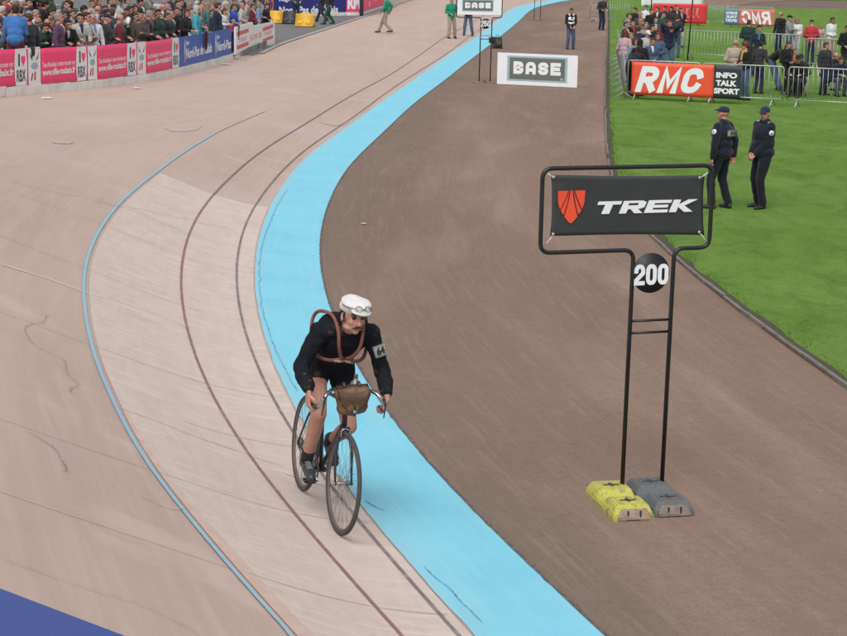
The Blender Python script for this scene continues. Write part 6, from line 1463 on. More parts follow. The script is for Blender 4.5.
# the man sitting on the barrier
pxx = 15.0
for _ in range(12): base, n = bar_at(pxx); q = base+n*.30; pxx += (15-proj((q.x, q.y, base.z+1.5))[0])*.9
face = math.atan2(-n.y, -n.x)-math.pi/2
make_person('man in bright blue jumper and maroon trousers sitting on the barrier at the left edge', 'perch', (base.x+n.x*.30, base.y+n.y*.30, base.z-.02), face+math.radians(115), C('blue'), C('maroon'), 'short', H_DARK, None, 1.12, CG)
L_ = [
 (14, 11, 'back', 'denim', 'navy', 'long', H_BLOND, 'long-haired blonde woman in dark blue behind the man in the blue jumper', 150, 1, None, 0),
 (20, 9.5, 'coat', 'brown', 'charcoal', 'short', H_BROWN, 'person in a grey-brown coat turned away, right of the long-haired blonde', 160, 1.04, None, 0),
 (36, 13, 'stand', 'white', 'grey', 'short', H_GREY, 'grey haired man in sunglasses and pale shirt above the man in dark green', 5, 1, 1, 1),
 (43.5, 21, 'rail_l', 'green', 'navy', 'short', H_DARK, 'dark haired man in a dark green jacket leaning on the second pink banner', -50, 1, None, 0),
 (47.5, 16, 'stand', 'brown', 'navy', None, None, 'bald man just behind the man in the dark green jacket', 15, .98, 1, 0),
 (47, 8.5, 'look_r', 'charcoal', 'navy', 'thin', H_GREY, 'older man with thin grey hair behind the bald man at the second pink banner', -10, 1, 1, 0),
 (57.5, 23, 'female', 'purple', 'grey', 'bob', H_BROWN, 'woman in sunglasses and a purple scarf leaning at the second pink banner', 8, 1, None, 1),
 (59, 11, 'stand2', 'purple', 'charcoal', 'short', H_GREY, 'grey-haired person looking down behind the woman in the purple scarf', 10, 1, 1, 0),
 (66, 23.5, 'rail', 'black', 'navy', 'short', H_DARK, 'dark haired youth in black right of the woman in the purple scarf', -35, .95, None, 0),
 (77, 22, 'rail_r', 'black', 'charcoal', 'short', H_WHITE, 'white-haired man in a black coat leaning on the second pink banner', -5, 1, 1, 0),
 (41, 3, 'arms_up', 'black', 'navy', 'short', H_DARK, 'person in black with both arms raised at the back on the left', 0, 1, None, 0),
 (69, 4, 'coat_side', 'navy', 'navy', 'short', H_DARK, 'broad person in a long dark navy coat, back turned, above the youth in black', 170, 1.12, None, 0),
 (78, 8.5, 'look_l', 'white', 'charcoal', 'short', H_DARK, 'dark-haired man in a white collar and dark jacket above the white-haired man', -20, .98, None, 0),
 (87, 19.5, 'crossed', 'olive', 'grey', 'thin', H_GREY, 'bald ruddy man in an open khaki jacket beside the white-haired man in black', 8, 1, 1, 0),
 (86.5, 9.5, 'stand', 'cream', 'navy', 'short', H_DARK, 'man in sunglasses and cream top behind the bald ruddy man', 10, 1, None, 1),
 (97.5, 8.5, 'look_l', 'lilac', 'grey', 'thin', H_GREY, 'bald man in a lilac shirt looking left', 15, 1.02, 1, 0),
 (103, 4.5, 'stand', 'greyblue', 'grey', 'short', H_BROWN, 'tall dark-haired man in a grey-blue shirt beside the man in lilac', -15, 1.06, None, 0),
 (100, 20.5, 'rail_r', 'black', 'navy', 'curly', H_DARK, 'curly haired woman in black where the second and third pink banners meet', -25, 1, 3, 0),
 (121.5, 23, 'bent', 'navy', 'navy', 'short', H_DARK, 'dark-haired man in a navy jacket bending far over the third pink banner', -50, 1, None, 0),
 (119, 6, 'photo', 'white', 'grey', 'beret', C('rust'), 'person in white with an orange head covering in the back row', 0, 1, None, 0),
 (112, 12.5, 'coat', 'slate', 'navy', 'short', H_BROWN, 'person in a slate grey jacket turned away behind the bending man', 165, .98, None, 0),
 (126, 26.5, 'female', 'navy', 'navy', 'bob', H_BLOND, 'small blonde child in navy at the third pink banner beside the bending man', -30, .72, None, 0),
 (133, 16.5, 'rail_r', 'charcoal', 'grey', 'thin', H_GREY, 'balding elderly man in a dark jacket leaning over the end of the third pink banner', -10, 1.0, 1, 0),
 (129.5, 9, 'stand', 'black', 'navy', 'short', H_DARK, 'dark-haired person in black behind the balding elderly man', 25, 1, None, 0),
 (136, 4, 'look_r', 'brown', 'charcoal', 'short', H_BROWN, 'brown haired man in a brown jacket above the balding elderly man', 0, 1.02, None, 0),
 (146.6, 12.5, 'back', 'navy', 'navy', 'short', H_GREY, 'grey-haired man in a navy blazer over a white shirt at the shortest pink banner', 10, 1.04, 1, 0),
 (152, 15.5, 'coat', 'lgrey', 'grey', 'short', H_BROWN, 'person in a light grey jacket right of the man in the navy blazer', -35, 1, None, 0),
 (158, 12, 'coat', 'dgreen', 'navy', 'short', H_DARK, 'broad black-haired man in a dark green jacket above the shortest pink banner', -30, 1.04, 3, 0),
 (162.5, 6.5, 'stand', 'white', 'grey', 'thin', H_GREY, 'pink-faced balding man in a white shirt behind the man in the dark green jacket', 0, 1, 1, 0),
 (176, 10, 'coat', 'black', 'black', 'short', H_BROWN, 'brown-haired man in a long black jacket, left end of the long blue banner', -20, 1.05, None, 0),
 (183.5, 11.5, 'female2', 'black', 'navy', 'bob', H_BROWN, 'woman in black just left of the child in the tan hat', -20, .98, None, 0),
 (188, 6.5, 'stand2', 'white', 'grey', 'short', H_BROWN, 'man in a white shirt behind the woman in black at the long blue banner', 15, 1, None, 0),
 (196, 8, 'female', 'turq', 'grey', 'bob', H_WHITE, 'white-haired woman in a turquoise top at the long blue banner', 10, 1, 1, 0),
 (190.5, 18.5, 'rail', 'white', 'grey', 'beret', C('tan'), 'child in a tan hat and white jacket leaning on the long blue banner', -30, .82, None, 0),
 (197.5, 22.5, 'rail', 'turq', 'navy', 'short', H_BROWN, 'child in turquoise beside the child in the tan hat', 0, .74, None, 0),
 (206.5, 5.5, 'female', 'teal', 'lgrey', 'long', H_BLOND, 'long-haired blonde woman in sunglasses and a teal denim jacket above the dark red coat', 25, 1.06, None, 1),
 (217.5, 4, 'look_l', 'navy', 'navy', 'short', H_BROWN, 'man in a long navy coat right of the long-haired blonde in teal', -10, 1.04, None, 0),
 (222, 10.5, 'female2', 'white', 'grey', 'bob', H_BROWN, 'dark-haired girl in a white top behind the short blue banner', -20, .92, None, 0),
 (225, 20, 'rail', 'teal', 'navy', 'short', H_BROWN, 'small child in teal at the left part of the short blue banner', 10, .7, None, 0),
 (231, 16.5, 'rail', 'red', 'navy', 'short', H_BLOND, 'small child in a red jacket at the right end of the short blue banner', -10, .72, None, 0),
 (232, 6, 'back', 'rroyal', 'navy', 'short', H_BROWN, 'man in a royal blue jacket above the right end of the short blue banner', -25, 1, None, 0),
 (241.5, 5, 'coat', 'lgrey', 'grey', 'short', H_GREY, 'person in a light grey jacket behind the white banner', 12, 1, 1, 0),
 (252, 5.5, 'hands', 'maroon', 'navy', 'short', H_BROWN, 'person in a dark maroon top behind the notch of the white banner', -5, .98, None, 0),
 (258.5, 4, 'female', 'greyblue', 'navy', 'bob', H_BLOND, 'fair-haired woman in pale blue behind the right half of the white banner', 10, 1, None, 0),
 (266.5, 5.5, 'coat', 'black', 'black', 'short', H_DARK, 'person in a black jacket at the right end of the crowd, near the yellow barrier', -20, 1, None, 0),
 # heads of the rows behind
 (-4, 16, 'stand', 'charcoal', 'navy', 'short', H_DARK, 'person in charcoal cut by the left edge of the photo', 10, 1, None, 0),
 (3, 2, 'stand2', 'maroon', 'navy', 'short', H_BROWN, 'person in maroon in the back row at the left corner', 0, 1, None, 0),
 (12, 1, 'hands', 'red', 'navy', 'cap', C('maroon'), 'person in red with a maroon cap in the back row at the left corner', 0, 1, None, 0),
 (28, 2, 'stand', 'black', 'navy', 'short', H_DARK, 'dark-clothed person in the back row left of the raised arms', 0, 1.02, None, 0),
 (52, 1.5, 'stand', 'purple', 'navy', 'short', H_BROWN, 'person in dark purple in the back row right of the raised arms', 10, 1, None, 0),
 (62, 1, 'look_l', 'olive', 'navy', 'short', H_BROWN, 'person in olive green in the back row left of the broad navy coat', 0, 1, None, 0),
 (83, 1, 'stand2', 'charcoal', 'navy', 'short', H_GREY, 'grey-haired person in charcoal at the top, left of the man in lilac', 0, 1, 1, 0),
 (92, 2.5, 'look_r', 'beige', 'navy', 'short', H_BROWN, 'brown-haired person in beige at the top, above the man in cream', 0, 1, None, 0),
 (110, 1, 'stand', 'greyblue', 'navy', 'short', H_BROWN, 'person in grey blue at the top, left of the orange head covering', 0, 1, None, 0),
 (127, 0.5, 'stand', 'slate', 'navy', 'short', H_DARK, 'dark-haired person in slate at the top, right of the orange head covering', 0, 1, None, 0),
 (143.5, 5, 'hands', 'grey', 'navy', 'thin', H_GREY, 'older person in grey behind the man in the navy blazer', 0, 1, 1, 0),
 (153, 4, 'stand', 'brown', 'navy', 'thin', H_WHITE, 'white-haired person in brown behind the light grey jacket', -10, 1, 1, 0),
 (158.5, 1.5, 'look_l', 'cream', 'navy', 'short', H_WHITE, 'white-haired person in cream at the top, above the man in the dark green jacket', 0, 1, 1, 0),
 (168, 1.5, 'stand2', 'lgrey', 'navy', 'short', H_GREY, 'grey-haired person in light grey at the top, above the shortest pink banner', 0, 1, 1, 0),
 (171, 8.5, 'stand', 'slate', 'navy', 'short', H_GREY, 'grey-haired man in slate between the pink-faced man and the long black jacket', 0, 1, 1, 0),
 (181, 2, 'look_r', 'charcoal', 'navy', 'short', H_BROWN, 'brown-haired person in charcoal at the top, behind the woman in black', 0, 1, None, 0),
 (202, 1, 'stand', 'tan', 'navy', 'short', H_BROWN, 'person in tan at the top, left of the long-haired blonde in teal', 0, 1, None, 0),
 (212.5, 1, 'hands', 'tan', 'navy', 'long', H_BLOND, 'fair long-haired person at the top, right of the blonde in teal', 10, 1, None, 0),
 (226, 1.5, 'stand', 'beige', 'navy', 'short', H_BLOND, 'fair-haired person in beige at the top, left of the royal blue jacket', 0, 1, None, 0),
 (247, 1, 'stand2', 'beige', 'navy', 'thin', H_GREY, 'balding person in beige at the top, behind the dark maroon top', 0, 1, 1, 0),
 (107, 12, 'stand2', 'grey', 'navy', 'short', H_DARK, 'dark-haired person in grey between the tall man and the slate grey jacket', 10, .98, None, 0),
 (29, 12, 'look_l', 'charcoal', 'navy', 'short', H_BROWN, 'person in charcoal beside the grey-haired man in sunglasses', 160, .98, None, 0),
 (72, 13, 'stand', 'grey', 'navy', 'short', H_BROWN, 'brown-haired person in grey behind the white-haired man in the black coat', 0, 1, None, 0),
 (166, 15, 'hands', 'black', 'navy', 'short', H_BROWN, 'person in black half hidden behind the broad man in the dark green jacket', 5, 1, None, 0),
 (212, 12, 'look_r', 'charcoal', 'navy', 'short', H_BROWN, 'person in charcoal between the blonde in teal and the long navy coat', 0, .96, None, 0),
]
SK = {None: None, 1: SKIN2, 3: SKIN3}
PLAID = [material('plaid_%d' % i, a, .9, [dict(kind='wave', scale=(34, .01, .01), lo=.5, hi=.6, color=b, fac=.6, dist=0), dict(kind='wave', scale=(.01, .01, 34), lo=.5, hi=.6, color=b, fac=.6, dist=0)]) for i, (a, b) in enumerate((((.30, .33, .38), (.07, .09, .15)), ((.36, .12, .10), (.07, .03, .03)), ((.40, .38, .33), (.16, .12, .09))))]
_SH = {}
def shirt_front(pose, m):
    def f(r, J, HM):
        if pose not in _SH:
            _SH[pose] = fuse('shirt', [P_ell('a', J['up'](0, .062, .37), (.052, .085, .150), J['Tt']), P_ell('a', J['up'](0, .05, .50), (.058, .045, .035), J['Tt'])], .013, 1, .004, 20); _SH[pose].materials.append(SKIN)
        slot(mesh_obj('shirt', _SH[pose], (), r), [m])
    return f
def variety(pose, top):
    u_ = rp.random()
    if pose in ('bent', 'perch', 'coat', 'coat_side') or u_ > .55: return None
    return shirt_front(pose, C(rp.choice(['white', 'lgrey', 'greyblue', 'cream', 'pink', 'red', 'charcoal'])) if top not in ('white', 'cream', 'lgrey') else C(rp.choice(['navy', 'greyblue', 'maroon'])))
for (px, py, pose, top, trs, hair, hm, label, rz, sc, sk, gl_) in L_:
    crowd(px, py, pose, top, trs, hair, hm, label, rz, sc, SK[sk], bool(gl_), extra=variety(pose, top))
# fill the rows behind: each filler is described by his clothes, his hair and the neighbour below him
SHORT = [(12, 'the man in the blue jumper'), (36, 'the grey-haired man in sunglasses'), (48, 'the bald man by the second banner'), (58, 'the woman in the purple scarf'), (77, 'the white-haired man in black'), (88, 'the bald ruddy man'), (100, 'the curly-haired woman'), (112, 'the person in slate grey'),
         (121, 'the man bending far over'), (133, 'the balding elderly man'), (147, 'the man in the navy blazer'), (158, 'the broad man in dark green'), (176, 'the man in the long black jacket'), (196, 'the white-haired woman in turquoise'), (207, 'the blonde woman in teal'), (222, 'the girl in white'), (232, 'the royal blue jacket'), (243, 'the light grey jacket'), (255, 'the pale blue woman'), (266, 'the last black jacket')]
HR = [('short', H_DARK, 'dark-haired'), ('short', H_BROWN, 'brown-haired'), ('short', H_GREY, 'grey-haired'), ('thin', H_GREY, 'balding'), ('bob', H_BROWN, 'bob-haired'), ('long', H_BLOND, 'long-haired blonde'), ('short', H_BLOND, 'fair-haired'), ('cap', C('navy'), 'navy-capped'), ('cap', C('white'), 'white-capped'), ('curly', H_DARK, 'curly-haired'), ('short', H_WHITE, 'white-haired')]
TN = [('black', 'black'), ('black', 'black'), ('charcoal', 'charcoal'), ('navy', 'navy'), ('charcoal', 'charcoal'), ('navy', 'navy'), ('brown', 'brown'), ('slate', 'slate grey'), ('green', 'dark green'), ('maroon', 'maroon'), ('denim', 'denim blue'), ('greyblue', 'grey blue'), ('beige', 'beige'), ('lgrey', 'light grey'), ('white', 'white'), ('red', 'red'), ('olive', 'olive'), ('dgreen', 'bottle green'), ('navy', 'navy'), ('black', 'black')]
taken = [(l[0], l[1]) for l in L_]+[(6, 8), (10, 14), (13, 19), (18, 23), (8, 22), (2, 20), (20, 17)]; seen = set(); nf = 0
cand = [(x+rp.uniform(-1.5, 1.5), y+rp.uniform(-1, 1)) for y in (16.5, 12, 8, 4, .5, -3.5) for x in range(-6, 272, 7)]
for x, y in cand:
    if y < 9.5-0 or True:
        if min(math.hypot((x-a)*.95, (y-b)*1.25) for a, b in taken) < 5.3: continue
        if x > 150 and y > 15-(x-150)*.075: continue
        hk, hm, hn = rp.choice(HR); tp, tn = rp.choice(TN); nb = min(SHORT, key=lambda q: abs(q[0]-x))[1]; row = 'just behind' if y > 10 else ('some rows behind' if y > 4 else 'far behind')
        nb = nb.replace('the white-haired woman in turquoise', 'the woman in turquoise').replace('the man in the long black jacket', 'the long black jacket').replace('the grey-haired man in sunglasses', 'the grey man in sunglasses').replace('the bald man by the second banner', 'the bald man').replace('the person in slate grey', 'the slate grey jacket')
        lb = '%s person in %s %s %s' % (hn, tn, row, nb)
        if lb in seen: continue
        seen.add(lb); taken.append((x, y)); nf += 1; ps = rp.choice(['stand', 'stand2', 'look_l', 'look_r', 'hands', 'female', 'back', 'crossed', 'female2', 'stout'])
        pl = rp.random(); ex = variety(ps, tp)
        crowd(x, y, ps, tp, 'navy', hk, hm, lb, rp.uniform(-55, 45), rp.uniform(.94, 1.04), rp.choice([None, SKIN2, None, SKIN3]), rp.random() < .15, extra=ex)
print('fillers', nf)
# coats and a bag hanging over the barrier
def hanging(px, w, h, mat, name, label, cat):
    base, n = bar_at(px); rz = math.atan2(-n.x, n.y); me_ = fuse(name, [P_ell('a', (0, -.05, 1.10-h*.1), (w*.45, .09, .08)), P_cone('a', (0, -.06, 1.08), (.02, -.05, 1.14-h*.55), w*.42, w*.38), P_cone('a', (-.03, -.05, 1.1-h*.5), (-.05, -.04, 1.14-h), w*.30, w*.22), P_cone('a', (.05, -.05, 1.1-h*.5), (.07, -.04, 1.16-h), w*.28, w*.18)], .014, 2, .02, 9, px)
    for v in me_.vertices: v.co.y *= .55
    me_.materials.append(mat); o = mesh_obj(name, me_); o.location = base-n*.01; o.rotation_euler = (0, 0, rz); tag(o, label, cat)
hanging(204.5, .24, .52, cloth('wine', (.05, .008, .02)), 'coat', 'dark red coat hanging over the long blue banner below the blonde woman in teal', 'coat')
hanging(237, .18, .50, C('black'), 'coat', 'black jacket hanging at the left end of the white banner', 'coat')
hanging(31.5, .20, .24, C('charcoal'), 'shoulder_bag', 'dark bag on the barrier top behind the man in the blue jumper', 'bag')
# ---- spectators on the grass
GG = 'spectators standing on the grass behind the RMC banner'
def stand(px, py, pose, top, trs, hair, hm, label, toward=0, sc=1.0, skin=None, group=GG, glasses=False, extra=None, hh=None, z0=.022, ymin=None, topname='jacket', vox=.015, bank_=False):
    """px, py: head position; toward: 0 faces the camera"""
    H_ = (hh or HH.get(pose, 1.63))*sc; p = gp(px, py, z0+H_)
    if ymin and p.y < ymin: p.y = ymin
    NP[0] += 1
    return make_person(label, pose, (p.x, p.y, z0), math.pi+math.radians(toward), C(top), C(trs), hair, hm, skin, sc, group, vox, topname, extra, glasses)
cam_dir = 0
Gs = [
 (629, 15.5, 'stand2', 'greyblue', 'jeans', 'short', H_BROWN, 'brown-haired person in a pale blue shirt at the left edge of the grass group', 40, 1, None),
 (635.5, 9.5, 'look_r', 'black', 'black', 'short', H_DARK, 'dark-haired person in a black shirt above the pale blue shirt on the grass', -20, 1, None),
 (645, 7, 'back', 'white', 'grey', 'cap', C('slate'), 'person in a white jacket and slate cap left of the pole on the grass', 130, 1, None),
 (632.5, 22.5, 'stand', 'black', 'navy', 'short', H_DARK, 'dark-haired person in black below the pale blue shirt on the grass', 30, 1, None),
 (640.5, 21, 'look_l', 'olive', 'navy', 'bob', H_BLOND, 'sandy-haired person in olive on the grass, left of the man in tan', 20, 1, None),
 (624.5, 33, 'back', 'pink', 'grey', 'bob', H_RED, 'auburn haired person in a pinkish coat, back turned, left in the grass group', 140, .97, None),
 (630.5, 35, 'female', 'pink', 'grey', 'short', H_BLOND, 'fair-haired girl in a pale pink top beside the auburn-haired person', 30, .93, None),
 (646.3, 25, 'stand', 'tan', 'grey', 'short', H_BLOND, 'blond man in a tan top in the middle of the grass group', -15, 1, None),
 (647.5, 33, 'hands', 'lgrey', 'grey', 'cap', C('white'), 'person in a white cap and light grey top on the grass', 10, .95, None),
 (640, 42, 'back', 'black', 'black', 'hood', C('black'), 'person in a black hooded coat seen from behind, left of the denim jacket', 170, .96, None),
 (656, 19.5, 'stand', 'slate', 'navy', 'short', H_BROWN, 'man in a dark slate suit and pale shirt on the grass behind the denim jacket', 0, 1.02, None),
 (662.5, 14, 'look_l', 'green', 'navy', 'short', H_BROWN, 'man in a green jacket behind the photographer on the grass', 20, 1, None),
 (651.5, 11, 'stand2', 'black', 'black', 'short', H_DARK, 'person in black between the white jacket and the green jacket on the grass', 0, 1, None),
 (665, 8, 'coat', 'black', 'navy', 'short', H_DARK, 'dark-haired person in black left of the dark coat in front of the red banner', -20, 1, None),
 (671.5, 8.5, 'look_r', 'charcoal', 'navy', 'bob', H_DARK, 'person in a charcoal coat in front of the red banner, above the photographer', 15, 1, None),
 (681.5, 10, 'crossed', 'black', 'lgrey', 'short', H_DARK, 'person in a black top and pale trousers at the right end of the grass group', 10, .98, None),
]
for (px, py, pose, top, trs, hair, hm, label, tw, sc, sk) in Gs: stand(px, py, pose, top, trs, hair, hm, label, tw, sc, sk, extra=variety(pose, top))
for (px, py, pose, top, trs, hair, hm, label, tw) in [
 (626, 24, 'stand', 'charcoal', 'navy', 'short', H_BROWN, 'brown haired person in charcoal at the left edge of the grass group', 60),
 (638, 28.5, 'back', 'navy', 'jeans', 'short', H_BROWN, 'person in navy with back turned left of the man in tan', 150),
 (652, 27, 'look_l', 'black', 'navy', 'short', H_DARK, 'dark haired person in black right of the man in tan', 20),
 (663, 24, 'stand2', 'maroon', 'navy', 'short', H_BROWN, 'person in maroon just left of the photographer on the grass', 0),
 (658, 9, 'look_r', 'navy', 'navy', 'short', H_BROWN, 'person in navy in front of the left end of the red banner', -20),
 (640, 14, 'hands', 'brown', 'navy', 'short', H_GREY, 'grey haired person in brown under the white jacket on the grass', 15),
 (676.5, 7, 'stand', 'black', 'black', 'short', H_DARK, 'dark haired person in black before the middle of the red banner', 20),
 (677, 17, 'back', 'charcoal', 'jeans', 'short', H_BROWN, 'person in charcoal and jeans right behind the photographer', 165),
 (645, 45, 'female', 'greyblue', 'jeans', 'bob', H_BROWN, 'bob haired woman in pale grey blue right of the black hooded coats', 30),
 (660, 44, 'hands', 'denim', 'navy', 'short', H_BROWN, 'short person in denim blue in front of the photographer', 10)]:
    stand(px, py, pose, top, trs, hair, hm, label, tw, .97, extra=variety(pose, top), ymin=56.4)
for (px, py, pose, top, trs, hair, hm, label, tw) in [
 (771, 47, 'back', 'charcoal', 'navy', 'short', H_DARK, 'dark haired person in charcoal beside the yellow scarf', 140),
 (808, 50, 'hands', 'black', 'black', 'short', H_BROWN, 'person in black standing behind the seated people', 30),
 (845, 50, 'look_l', 'charcoal', 'navy', 'short', H_BROWN, 'person in charcoal at the right edge above the right front barrier', 30)]:
    stand(px, py, pose, top, trs, hair, hm, label, tw, .92, ymin=57.5)
def pink_bag(r, J, HM):
    b = thing('handbag', 'small pink bag held by the woman in the denim jacket', 'bag', (0, 0, 0)); b.matrix_world = Matrix.Translation(r.location) @ Matrix.Rotation(r.rotation_euler.z, 4, 'Z') @ Matrix.Translation((.18, .28, .86))
    me_ = fuse('pouch', [P_ell('a', (0, 0, 0), (.15, .06, .13)), P_cone('a', (-.08, 0, .02), (.08, 0, .02), .07)], .012, 2, .01, 12); me_.materials.append(cloth('magenta', (.48, .02, .14))); mesh_obj('pouch', me_, (), b)
    bm = bmesh.new(); tube(bm, arc((0, 0, .08), .10, 0, math.pi, 12), .008, 6); obj('strap', bm, LEATH, b)
stand(658, 35.5, 'female', 'denim', 'jeans', 'long', H_RED, 'auburn long-haired woman in a denim jacket over a white top, left of the photographer', -20, 1.0, extra=pink_bag)
def add_camera(r, J, HM, far=False):
    b = thing('camera', 'small black camera held up by the big man in the navy jacket', 'camera', (0, 0, 0)); b.matrix_world = Matrix.Translation(r.location) @ Matrix.Rotation(r.rotation_euler.z, 4, 'Z') @ Matrix.Scale(r.scale.x, 4) @ Matrix.Translation((0, .30, 1.52))
    bm = bmesh.new(); box(bm, (0, 0, 0), (.13, .06, .085), bevel=.01); obj('camera_body', bm, BKP, b); bm = bmesh.new(); lathe(bm, [(.035, 0), (.036, .06), (.030, .065)], 16, Matrix.Translation((0, .025, 0)) @ Matrix.Rotation(-math.pi/2, 4, 'X')); obj('lens', bm, BKP, b)
stand(669.5, 23, 'photo', 'navy', 'jeans', 'short', H_RED, 'big man in a navy jacket and jeans photographing, right side of the grass group', 10, 1.12, SKIN2, extra=add_camera)
GR = 'people between the barriers on the grass at the right'
stand(636, 54, 'bent', 'black', 'black', 'hood', C('black'), 'person in a black coat bending right behind the left end of the RMC banner', 150, 1, hh=1.25, ymin=55.2)
stand(749, 22, 'coat', 'dgreen', 'black', 'short', H_BROWN, 'man in a long dark suit under the mirrored banner', 155, 1.02, SKIN2, group=GR)
stand(759, 28, 'female', 'navy', 'navy', 'short', H_DARK, 'woman in a navy coat with a teal scarf under the mirrored banner', 0, 1, group=GR, extra=lambda r, J, HM: (lambda m: m)(mesh_obj('scarf', (lambda q: (q.materials.append(C('teal')), q)[1])(fuse('scarf', [P_cone('a', J['up'](-.05, .08, .50), J['up'](.05, .08, .50), .04), P_cone('a', J['up'](0, .12, .46), J['up'](.01, .15, .30), .035)], .014, 1)), (), r)))
stand(781, 14, 'look_r', 'black', 'navy', 'thin', H_BROWN, 'balding man in a black jacket beside the man in the grey hooded top', -50, 1.03, SKIN2, group=GR)
stand(789.5, 17.5, 'crossed', 'grey', 'jeans', 'cap', C('black'), 'man in a grey hooded top and dark cap facing left on the grass', 55, 1.02, group=GR)
stand(797, 20, 'hands', 'white', 'lgrey', 'bob', H_BLOND, 'fair-haired person holding a sheet of paper beside the red jacket', -10, .96, group=GR)
stand(812, 22, 'back', 'red', 'navy', 'cap', C('navy'), 'person in a red jacket and navy cap seen from behind', 170, 1.0, group=GR)
stand(832, 19.5, 'hands', 'white', 'khaki', 'short', H_BROWN, 'man in a white T-shirt and khaki trousers standing at the right', 30, 1.03, SKIN3, group=GR)
stand(820.5, 26, 'female2', 'pink', 'khaki', 'short', H_BLOND, 'child in pink between the red jacket and the white T-shirt', 10, .75, group=GR)
stand(847, 28, 'coat', 'black', 'black', 'short', H_DARK, 'person in black cut by the right edge of the photo', 20, 1.0, group=GR)
stand(743.5, 45, 'coat', 'beige', 'grey', 'thin', H_GREY, 'older balding person in a beige jacket right of the INFO TALK SPORT banner', 150, 1.0, SKIN2, group=GR, ymin=55.3)
stand(760, 48, 'female2', 'black', 'jeans', 'curly', H_RED, 'curly brown-haired woman with a yellow scarf and jeans behind the front barrier', -60, .98, group=GR, ymin=55.0, extra=lambda r, J, HM: mesh_obj('scarf', (lambda q: (q.materials.append(C('yellow')), q)[1])(fuse('scarf', [P_cone('a', J['up'](-.06, .05, .50), J['up'](.06, .05, .50), .05), P_cone('a', J['up'](.03, .11, .46), J['up'](.05, .15, .28), .04)], .014, 1)), (), r))
stand(781, 50, 'bent', 'black', 'jeans', 'hood', C('black'), 'person in a black hooded jacket and jeans bending over behind the front barrier', 60, 1.0, group=GR, hh=1.25, ymin=55.6)
stand(795.5, 51, 'stand', 'rust', 'navy', 'short', H_BROWN, 'child with brown hair behind the seated man in the dark cap', 10, .72, group=GR, ymin=60)
SEATS = []
def seated(px, py, pose, top, trs, hair, hm, label, tw, clabel, y):
    p = gp(px, py, .022+HH[pose]); p.y = max(p.y, y); rz = math.pi+math.radians(tw)
    make_person(label, pose, (p.x, p.y, .022), rz, C(top), C(trs), hair, hm, SKIN2 if hair == 'thin' else None, 1.0, GR)
    if not SEATS:
        r = thing('folding_chair', clabel, 'chair', (p.x, p.y, .022), rz, 'folding chairs behind the front barrier')
        bm = bmesh.new(); box(bm, (0, -.02, .435), (.42, .40, .03), bevel=.008); obj('seat', bm, BKP, r, smooth=False)
        bm = bmesh.new(); box(bm, (0, -.25, .72), (.42, .03, .26), Matrix.Rotation(.15, 3, 'X'), .008); obj('backrest', bm, BKP, r, smooth=False)
        for s in (-1, 1):
            bm = bmesh.new(); tube(bm, [(s*.21, -.27, .86), (s*.21, -.20, .45), (s*.21, .20, .01)], .012, 8); obj('leg', bm, GALV, r)
            bm = bmesh.new(); tube(bm, [(s*.19, .16, .42), (s*.19, -.24, .01)], .012, 8); obj('leg', bm, GALV, r)
        SEATS.append(r)
    else: SEATS.append(copy_thing(SEATS[0], clabel, (p.x, p.y, .022), rz))
seated(800, 57, 'sit', 'black', 'black', 'cap', C('black'), 'seated man in a black jacket and black cap behind the front barrier', -30, 'folding chair under the seated man in the black cap', 56.3)
seated(828.5, 53.5, 'sit2', 'navy', 'khaki', 'thin', H_BROWN, 'balding older man in navy and pale trousers sitting behind the right front barrier', 35, 'folding chair under the balding older man in pale trousers', 57.5)
seated(836, 58, 'sit2', 'navy', 'slate', 'short', H_BROWN, 'brown-haired seated man in a navy jacket beside the balding older man', 20, 'folding chair under the brown-haired seated man in navy', 56.3)
seated(816.5, 60.5, 'sit', 'charcoal', 'black', 'cap', C('navy'), 'seated person in charcoal with a navy cap between the other seated men', -15, 'folding chair under the seated person in the navy cap', 57.4)
def paper_in_hand():
    p = gp(795, 29, 1.1); bm = bmesh.new(); box(bm, (0, 0, 0), (.30, .012, .22), Matrix.Rotation(.5, 3, 'X')); o = obj('paper_sheet', bm, PAPER, smooth=False); o.location = (p.x-.1, p.y-.15, 1.12); tag(o, 'white sheet of paper held beside the red jacket', 'paper')
paper_in_hand()
# ---- people on the dirt and the track
def bare(label, pose, foot, rz, layers, vox=.010, group=None, **kw):
    """a figure with its own, finer meshes"""
    J = figure(**dict(POSES[pose], **kw) if pose else kw); r = thing('person', label, 'person', foot, rz, group)
    me_ = fuse('body', J['B'], vox*.8, 2, slots={'skin': 0, 'eye': 1, 'lip': 2, 'brow': 3}); [me_.materials.append(m) for m in (layers.get('skin', SKIN2), EYE, LIP, BROW)]; mesh_obj('body', me_, (), r)
    me_ = fuse('jacket', J['TOP']+layers.get('top_extra', lambda J: [])(J), vox, 2, .011, 11, foot[0]); me_.materials.append(layers['top']); T = mesh_obj(layers.get('topname', 'jacket'), me_, (), r)
    me_ = fuse('trousers', J['TR']+layers.get('trs_extra', lambda J: [])(J), vox, 2, .009, 12, foot[1]); me_.materials.append(layers['trs']); mesh_obj('trousers', me_, (), r)
    for s in (-1, 1):
        me_ = fuse('shoe', J['shoe', s], vox*.8, 1); me_.materials.append(SHOE); mesh_obj('shoe', me_, (), r)
    HM = Matrix.Translation(J['head']) @ J['HD'].to_4x4(); h = layers.get('hair')
    if h: me_ = hair_mesh(h[0], .007); me_.materials.append(h[1]); o = mesh_obj({'cap': 'cap'}.get(h[0], 'hair'), me_, (), r); o.matrix_local = HM
    return r, J, T, HM
POLN = cloth('police_navy', (.011, .014, .026)); POLT = cloth('police_trousers', (.009, .011, .020)); CAPN = cloth('police_cap', (.018, .028, .060))
